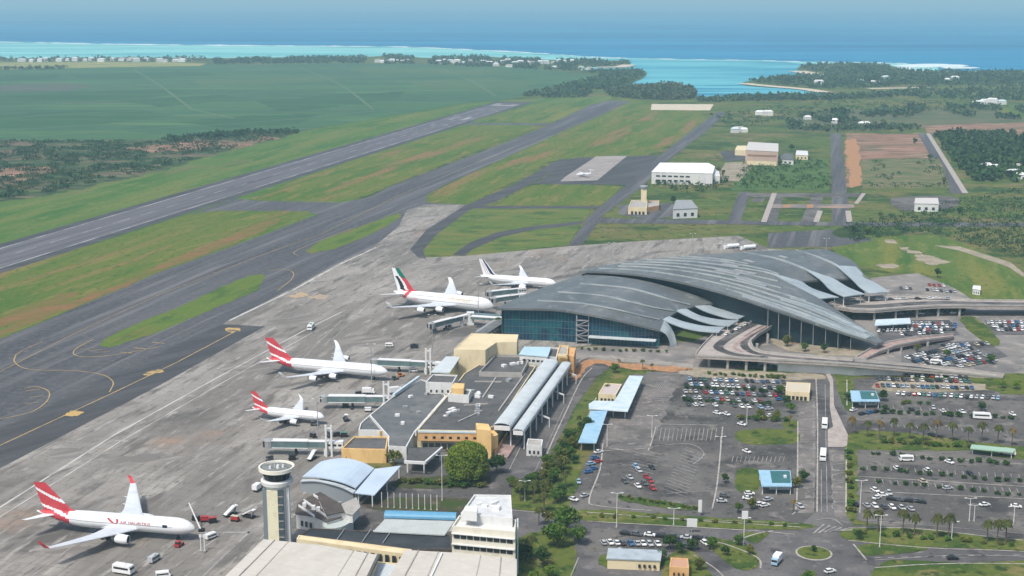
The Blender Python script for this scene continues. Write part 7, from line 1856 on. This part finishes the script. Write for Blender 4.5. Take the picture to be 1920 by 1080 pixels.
# hedges and saplings dividing the car parks
rows = [('the hedge below the packed rows', 1392, 786, 1470, 790, 8, 'shrub', 3), ('the planting behind the packed rows', 1330, 703, 1470, 710, 14, 'shrub', 2.6), ('the planting between the first packed rows', 1286, 729, 1480, 737, 15, 'dshrub', 2.2), ('the planting between the lower packed rows', 1280, 752, 1440, 760, 12, 'dshrub', 2.4),
        ('the line of bushes above the palm row', 1655, 775, 1900, 785, 16, 'dshrub', 2.4), ('the line between palms and footpath', 1690, 757, 1740, 760, 4, 'shrub', 2.6), ('the first line below the palms', 1632, 852, 1890, 872, 15, 'dshrub', 2.0), ('the second line below the palms', 1620, 880, 1910, 905, 15, 'dshrub', 2.0), ('the third line below the palms', 1650, 905, 1915, 930, 13, 'dshrub', 1.8),
        ('the hedge behind the palm row', 1660, 830, 1830, 840, 14, 'shrub', 2.6), ('the dots by the car park entrance', 1165, 932, 1300, 955, 13, 'shrub', 1.6), ('the strip between the lower roads', 1120, 968, 1480, 986, 12, 'shrub', 1.8), ('the shrubs along the exit road planting', 1590, 850, 1596, 958, 9, 'shrub', 2.8), ('the hedge before the big round tree', 750, 905, 905, 915, 14, 'shrub', 3),
        ('the bushes below the straight ramp', 1585, 700, 1700, 703, 8, 'shrub', 2), ('the shrubs under the looping deck', 1370, 684, 1450, 690, 8, 'dshrub', 3), ('the bushes under the far raised forecourt', 1610, 588, 1800, 586, 15, 'dshrub', 4), ('the hedge along the terminal glass front', 1090, 656, 1250, 662, 12, 'shrub', 2), ('the verge bushes right of the roundabout', 1600, 1000, 1900, 1024, 13, 'shrub', 2.2), ('the bushes on the bank by the canopies', 1020, 925, 1095, 800, 16, 'shrub', 3.4)]
for desc, x0, y0, x1, y1, n, kind, h in rows:
    for i in range(n):
        t_ = (i + vr.uniform(-.3, .3)) / (n - 1)
        plant(kind, x0 + (x1 - x0) * t_, y0 + (y1 - y0) * t_ + vr.uniform(-1.5, 1.5), h * vr.uniform(.75, 1.25), f'bush, {ORD[i]} from the left in {desc}' if abs(x1 - x0) > 30 else f'bush, {ORD[i]} from the top in {desc}', desc[4:])

for i, (k, x, y, h, l) in enumerate((('palm', 1347, 333, 12, 'palm at the right end of the long white shed, left one'), ('palm', 1356, 336, 11, 'palm at the right end of the long white shed, right one'), ('dark', 1228, 340, 8, 'dark tree at the left foot of the long white shed'), ('dark', 1262, 382, 8, 'dark tree against the grey-roofed white cabin'), ('mid', 1462, 310, 8, 'green tree in front of the tan hangar'),
        ('dark', 1715, 270, 9, 'dark tree between the two far roads, upper'), ('mid', 1745, 300, 8, 'green tree between the two far roads, middle'), ('olive', 1770, 345, 8, 'olive tree between the two far roads, lower'), ('dark', 1690, 250, 8, 'dark tree at the top of the red earthworks'), ('mid', 1650, 408, 6, 'green tree left of the white house on its paved yard'), ('dark', 1800, 400, 7, 'dark tree right of the white house on its paved yard'), ('mid', 1625, 440, 7, 'green tree in the hollow behind the curved roof'), ('dark', 1600, 436, 7, 'dark tree in the hollow behind the curved roof'),
        ('mid', 1335, 1030, 5, 'green tree on the tip of the triangle near the billboard'), ('dark', 1300, 1032, 5, 'dark tree between the gatehouse and the billboard road'), ('olive', 1310, 1070, 5, 'olive tree right of the small orange house'), ('dark', 1275, 1038, 4.5, 'dark tree behind the small orange house'), ('mid', 1210, 1062, 3.5, 'green bush tree before the pale gatehouse'), ('mid', 1512, 1088, 4, 'green tree at the bottom edge below the roundabout'), ('dark', 1610, 1012, 4, 'dark round tree at the left end of the lower verge'), ('olive', 1405, 1040, 4, 'olive tree on the triangle nearest the roundabout'),
        ('ypalm', 1480, 800, 6, 'yellowing palm at the right end of the grass rectangle'), ('olive', 1425, 785, 5, 'olive tree above the long grass rectangle, left'), ('olive', 1455, 787, 5, 'olive tree above the long grass rectangle, right'), ('dark', 1640, 700, 5, 'dark tree below the straight ramp in the right-hand lot'), ('mid', 1685, 700, 4.5, 'green tree below the end of the retaining wall'), ('dark', 1840, 770, 5, 'dark tree above the long white coach'), ('dark', 1660, 776, 5, 'dark tree at the left end above the palm row'))):
    plant(k, x, y, h, l)
for i in range(26):
    f = i / 25
    plant(('dark', 'mid', 'olive', 'palm')[i * 7 % 4], 985 + 110 * f + vr.uniform(-16, 14), 935 - 125 * f + vr.uniform(-8, 8), vr.uniform(4.5, 7.5), 'tree in the dense planting on the bank between the terminal road and the parked cars', 'bank trees')
def inside(x, y, poly):
    c = False; n = len(poly)
    for i in range(n):
        (x0, y0), (x1, y1) = poly[i], poly[i - 1]
        if (y0 > y) != (y1 > y) and x < (x1 - x0) * (y - y0) / (y1 - y0) + x0: c = not c
    return c
def wood(name, label, poly, n, h, m, seed, q=9, thin=0.0, wide=.62):
    """a far wood seen as one mass: many loose crowns of leaf clumps"""
    r_ = random.Random(seed); b = MB(); xs = [p[0] for p in poly]; ys = [p[1] for p in poly]; k = 0; tries = 0
    while k < n and tries < n * 30:
        tries += 1
        x, y = r_.uniform(min(xs), max(xs)), r_.uniform(min(ys), max(ys))
        if not inside(x, y, poly): continue
        if thin and mnoise.noise(Vector((x * .022, y * .09, seed))) < thin: continue
        p = P(x, y, 0); hh = h * r_.uniform(.6, 1.3); k += 1
        for j in range(q):
            d = Vector((r_.gauss(0, 1), r_.gauss(0, 1), r_.gauss(0, 1))).normalized() * r_.uniform(.5, 1)
            leaf(b, p + Vector((d.x * hh * wide, d.y * hh * wide, hh * .55 + d.z * hh * .42)), hh * .3, r_)
    o = b.build(name, m)
    tag(o, label, 'wood', None, 'stuff')
wood('shore_wood', 'dark belt of trees behind the lagoon around the headland village', [(400, 112), (560, 108), (640, 108), (735, 104), (790, 109), (900, 106), (980, 111), (1100, 113), (1175, 115), (1183, 120), (1080, 128), (1100, 134), (1000, 131), (820, 122), (640, 119), (400, 121)], 2200, 9, L_far, 1, 8, -.2)
wood('shore_wood', 'thin pale trees along the far left shore', [(0, 110), (380, 108), (390, 116), (0, 116)], 260, 9, mat('pale_shore_leaves', (.075, .09, .05), [((.13, .12, .08), .01, .45, .65)], rough=.95), 2, 7, .0)
wood('shore_wood', 'dark trees at the edge of the cane beside the straw field', [(0, 128), (130, 127), (120, 131), (0, 133)], 120, 8, L_far, 3, 7)
wood('headland_wood', 'wooded headland between runway end and lagoon', [(1090, 134), (1200, 133), (1212, 139), (1185, 154), (1160, 164), (1130, 168), (1040, 166), (1100, 152), (1140, 143)], 900, 9, mat('headland_leaves', (.04, .085, .03), [((.07, .115, .04), .008, .42, .62), ((.025, .055, .025), .04, .5, .7)], rough=.95, spec=.05), 4, 8)
wood('headland_wood', 'rounded wooded knoll in the bay at the runway end', [(1130, 172), (1180, 165), (1230, 160), (1268, 160), (1295, 167), (1306, 176), (1300, 187), (1240, 188), (1150, 183)], 900, 9, mat('knoll_leaves', (.05, .075, .03), [((.085, .10, .045), .01, .42, .62), ((.03, .05, .022), .05, .5, .7)], rough=.95, spec=.05), 5, 8)
wood('headland_wood', 'dark trees beside the runway end', [(985, 178), (1040, 166), (1110, 172), (1100, 182), (1040, 184), (985, 181)], 260, 8, L_far, 6, 8)
wood('spit_wood', 'wooded spit across the bay', [(1398, 153), (1430, 148), (1500, 142), (1560, 141), (1500, 129), (1505, 123), (1570, 120), (1660, 122), (1690, 132), (1790, 136), (1930, 134), (2200, 133), (2200, 162), (1920, 162), (1700, 161), (1560, 168), (1510, 164), (1440, 158)], 3400, 9, L_far, 7, 8)
wood('mangrove_belt', 'dark mangrove line along the near shore of the bay', [(1308, 187), (1400, 182), (1490, 178), (1560, 181), (1620, 178), (1700, 172), (1720, 180), (1560, 189), (1400, 190), (1310, 192)], 700, 8, L_far, 8, 8)
wood('far_wood', 'broken tree belts in the far right fields', [(1700, 168), (2200, 160), (2200, 190), (1850, 190), (1700, 184)], 700, 9, L_far, 9, 8, .0)
wood('far_wood', 'tree belts around the far right scrub fields', [(1475, 222), (1580, 205), (1760, 195), (1960, 205), (1960, 226), (1830, 222), (1760, 212), (1640, 235), (1560, 244), (1475, 245)], 520, 8, L_far, 10, 8, .08)
wood('far_wood', 'bushy hedge above the straight far road', [(1478, 236), (1560, 240), (1720, 236), (1722, 243), (1560, 248), (1480, 245)], 200, 7, L_far, 11, 8)
wood('dark_wood', 'dense dark wood at the right edge beyond the second far road', [(1752, 256), (1800, 250), (2100, 262), (2100, 322), (1900, 322), (1830, 330), (1800, 318), (1775, 285)], 900, 9, L_dark, 12, 14)
wood('dark_wood', 'dark trees scattered round the half hidden houses at right', [(1800, 318), (1960, 322), (1960, 345), (1830, 340)], 90, 8, L_dark, 13, 14)
wood('scrub', 'dark scrub and small trees left of the runway', [(-300, 300), (0, 263), (250, 264), (320, 258), (470, 247), (552, 251), (515, 261), (400, 288), (300, 318), (180, 342), (80, 365), (0, 374), (-300, 420)], 5200, 3.0, L_scrub, 14, 8, -.12, 1.3)
wood('scrub', 'line of dark trees where the cane meets the runway grass', [(300, 262), (420, 250), (555, 245), (560, 250), (470, 256), (320, 268)], 200, 6, L_scrub, 15, 9, .0)
wood('rough_bushes', 'low bushes in the rough field right of the cargo shed', [(1395, 305), (1470, 298), (1552, 298), (1557, 355), (1375, 355)], 260, 3.4, L_dark, 16, 9, .0, .9)
wood('rough_bushes', 'low bushes over the rough ground at right', [(1580, 425), (1700, 395), (1920, 350), (2000, 400), (1950, 500), (1860, 470), (1740, 435), (1600, 455)], 1300, 2.4, L_scrub, 17, 8, .0, 1.2)
wood('rough_bushes', 'low bushes along the far meadows', [(1330, 215), (1560, 190), (1860, 190), (1900, 204), (1480, 222), (1380, 246)], 600, 3.4, L_scrub, 18, 8, .0, 1.2)
wood('rough_bushes', 'low bushes round the cargo shed and fire station', [(1220, 330), (1370, 326), (1360, 350), (1300, 365), (1225, 350)], 130, 4, L_dark, 19, 9, .0, 1.0)
wood('rough_bushes', 'shaggy bushes on the waste ground between the far roads', [(1614, 300), (1760, 297), (1785, 352), (1616, 352)], 120, 2.6, L_scrub, 20, 8, .1, 1.0)
# the prototypes themselves are not part of the place
def kill(o):
    for ch in list(o.children): kill(ch)
    bpy.data.objects.remove(o)
for v in TP.values():
    for t in v: kill(t)
for v in PROT.values():
    for t, _ in v: kill(t)
# ---------------------------------------------------------------- haze
b = MB(); b.box((0, 15000, 98), (84000, 84000, 212))
M = bpy.data.materials.new('haze'); M.use_nodes = True
t = M.node_tree
t.nodes.remove(t.nodes['Principled BSDF'])
v = t.nodes.new('ShaderNodeVolumePrincipled')
v.inputs['Color'].default_value = (0.50, 0.84, 1.0, 1)
v.inputs['Density'].default_value = HAZE
v.inputs['Anisotropy'].default_value = 0.0
t.links.new(v.outputs[0], t.nodes['Material Output'].inputs['Volume'])
M.cycles.homogeneous_volume = True
hz = b.build('haze', M); tag(hz, kind='stuff', label='pale sea haze over the far fields and the ocean')
hz.visible_shadow = True
for o in SC.objects:
    if '_o' in o: del o['_o']
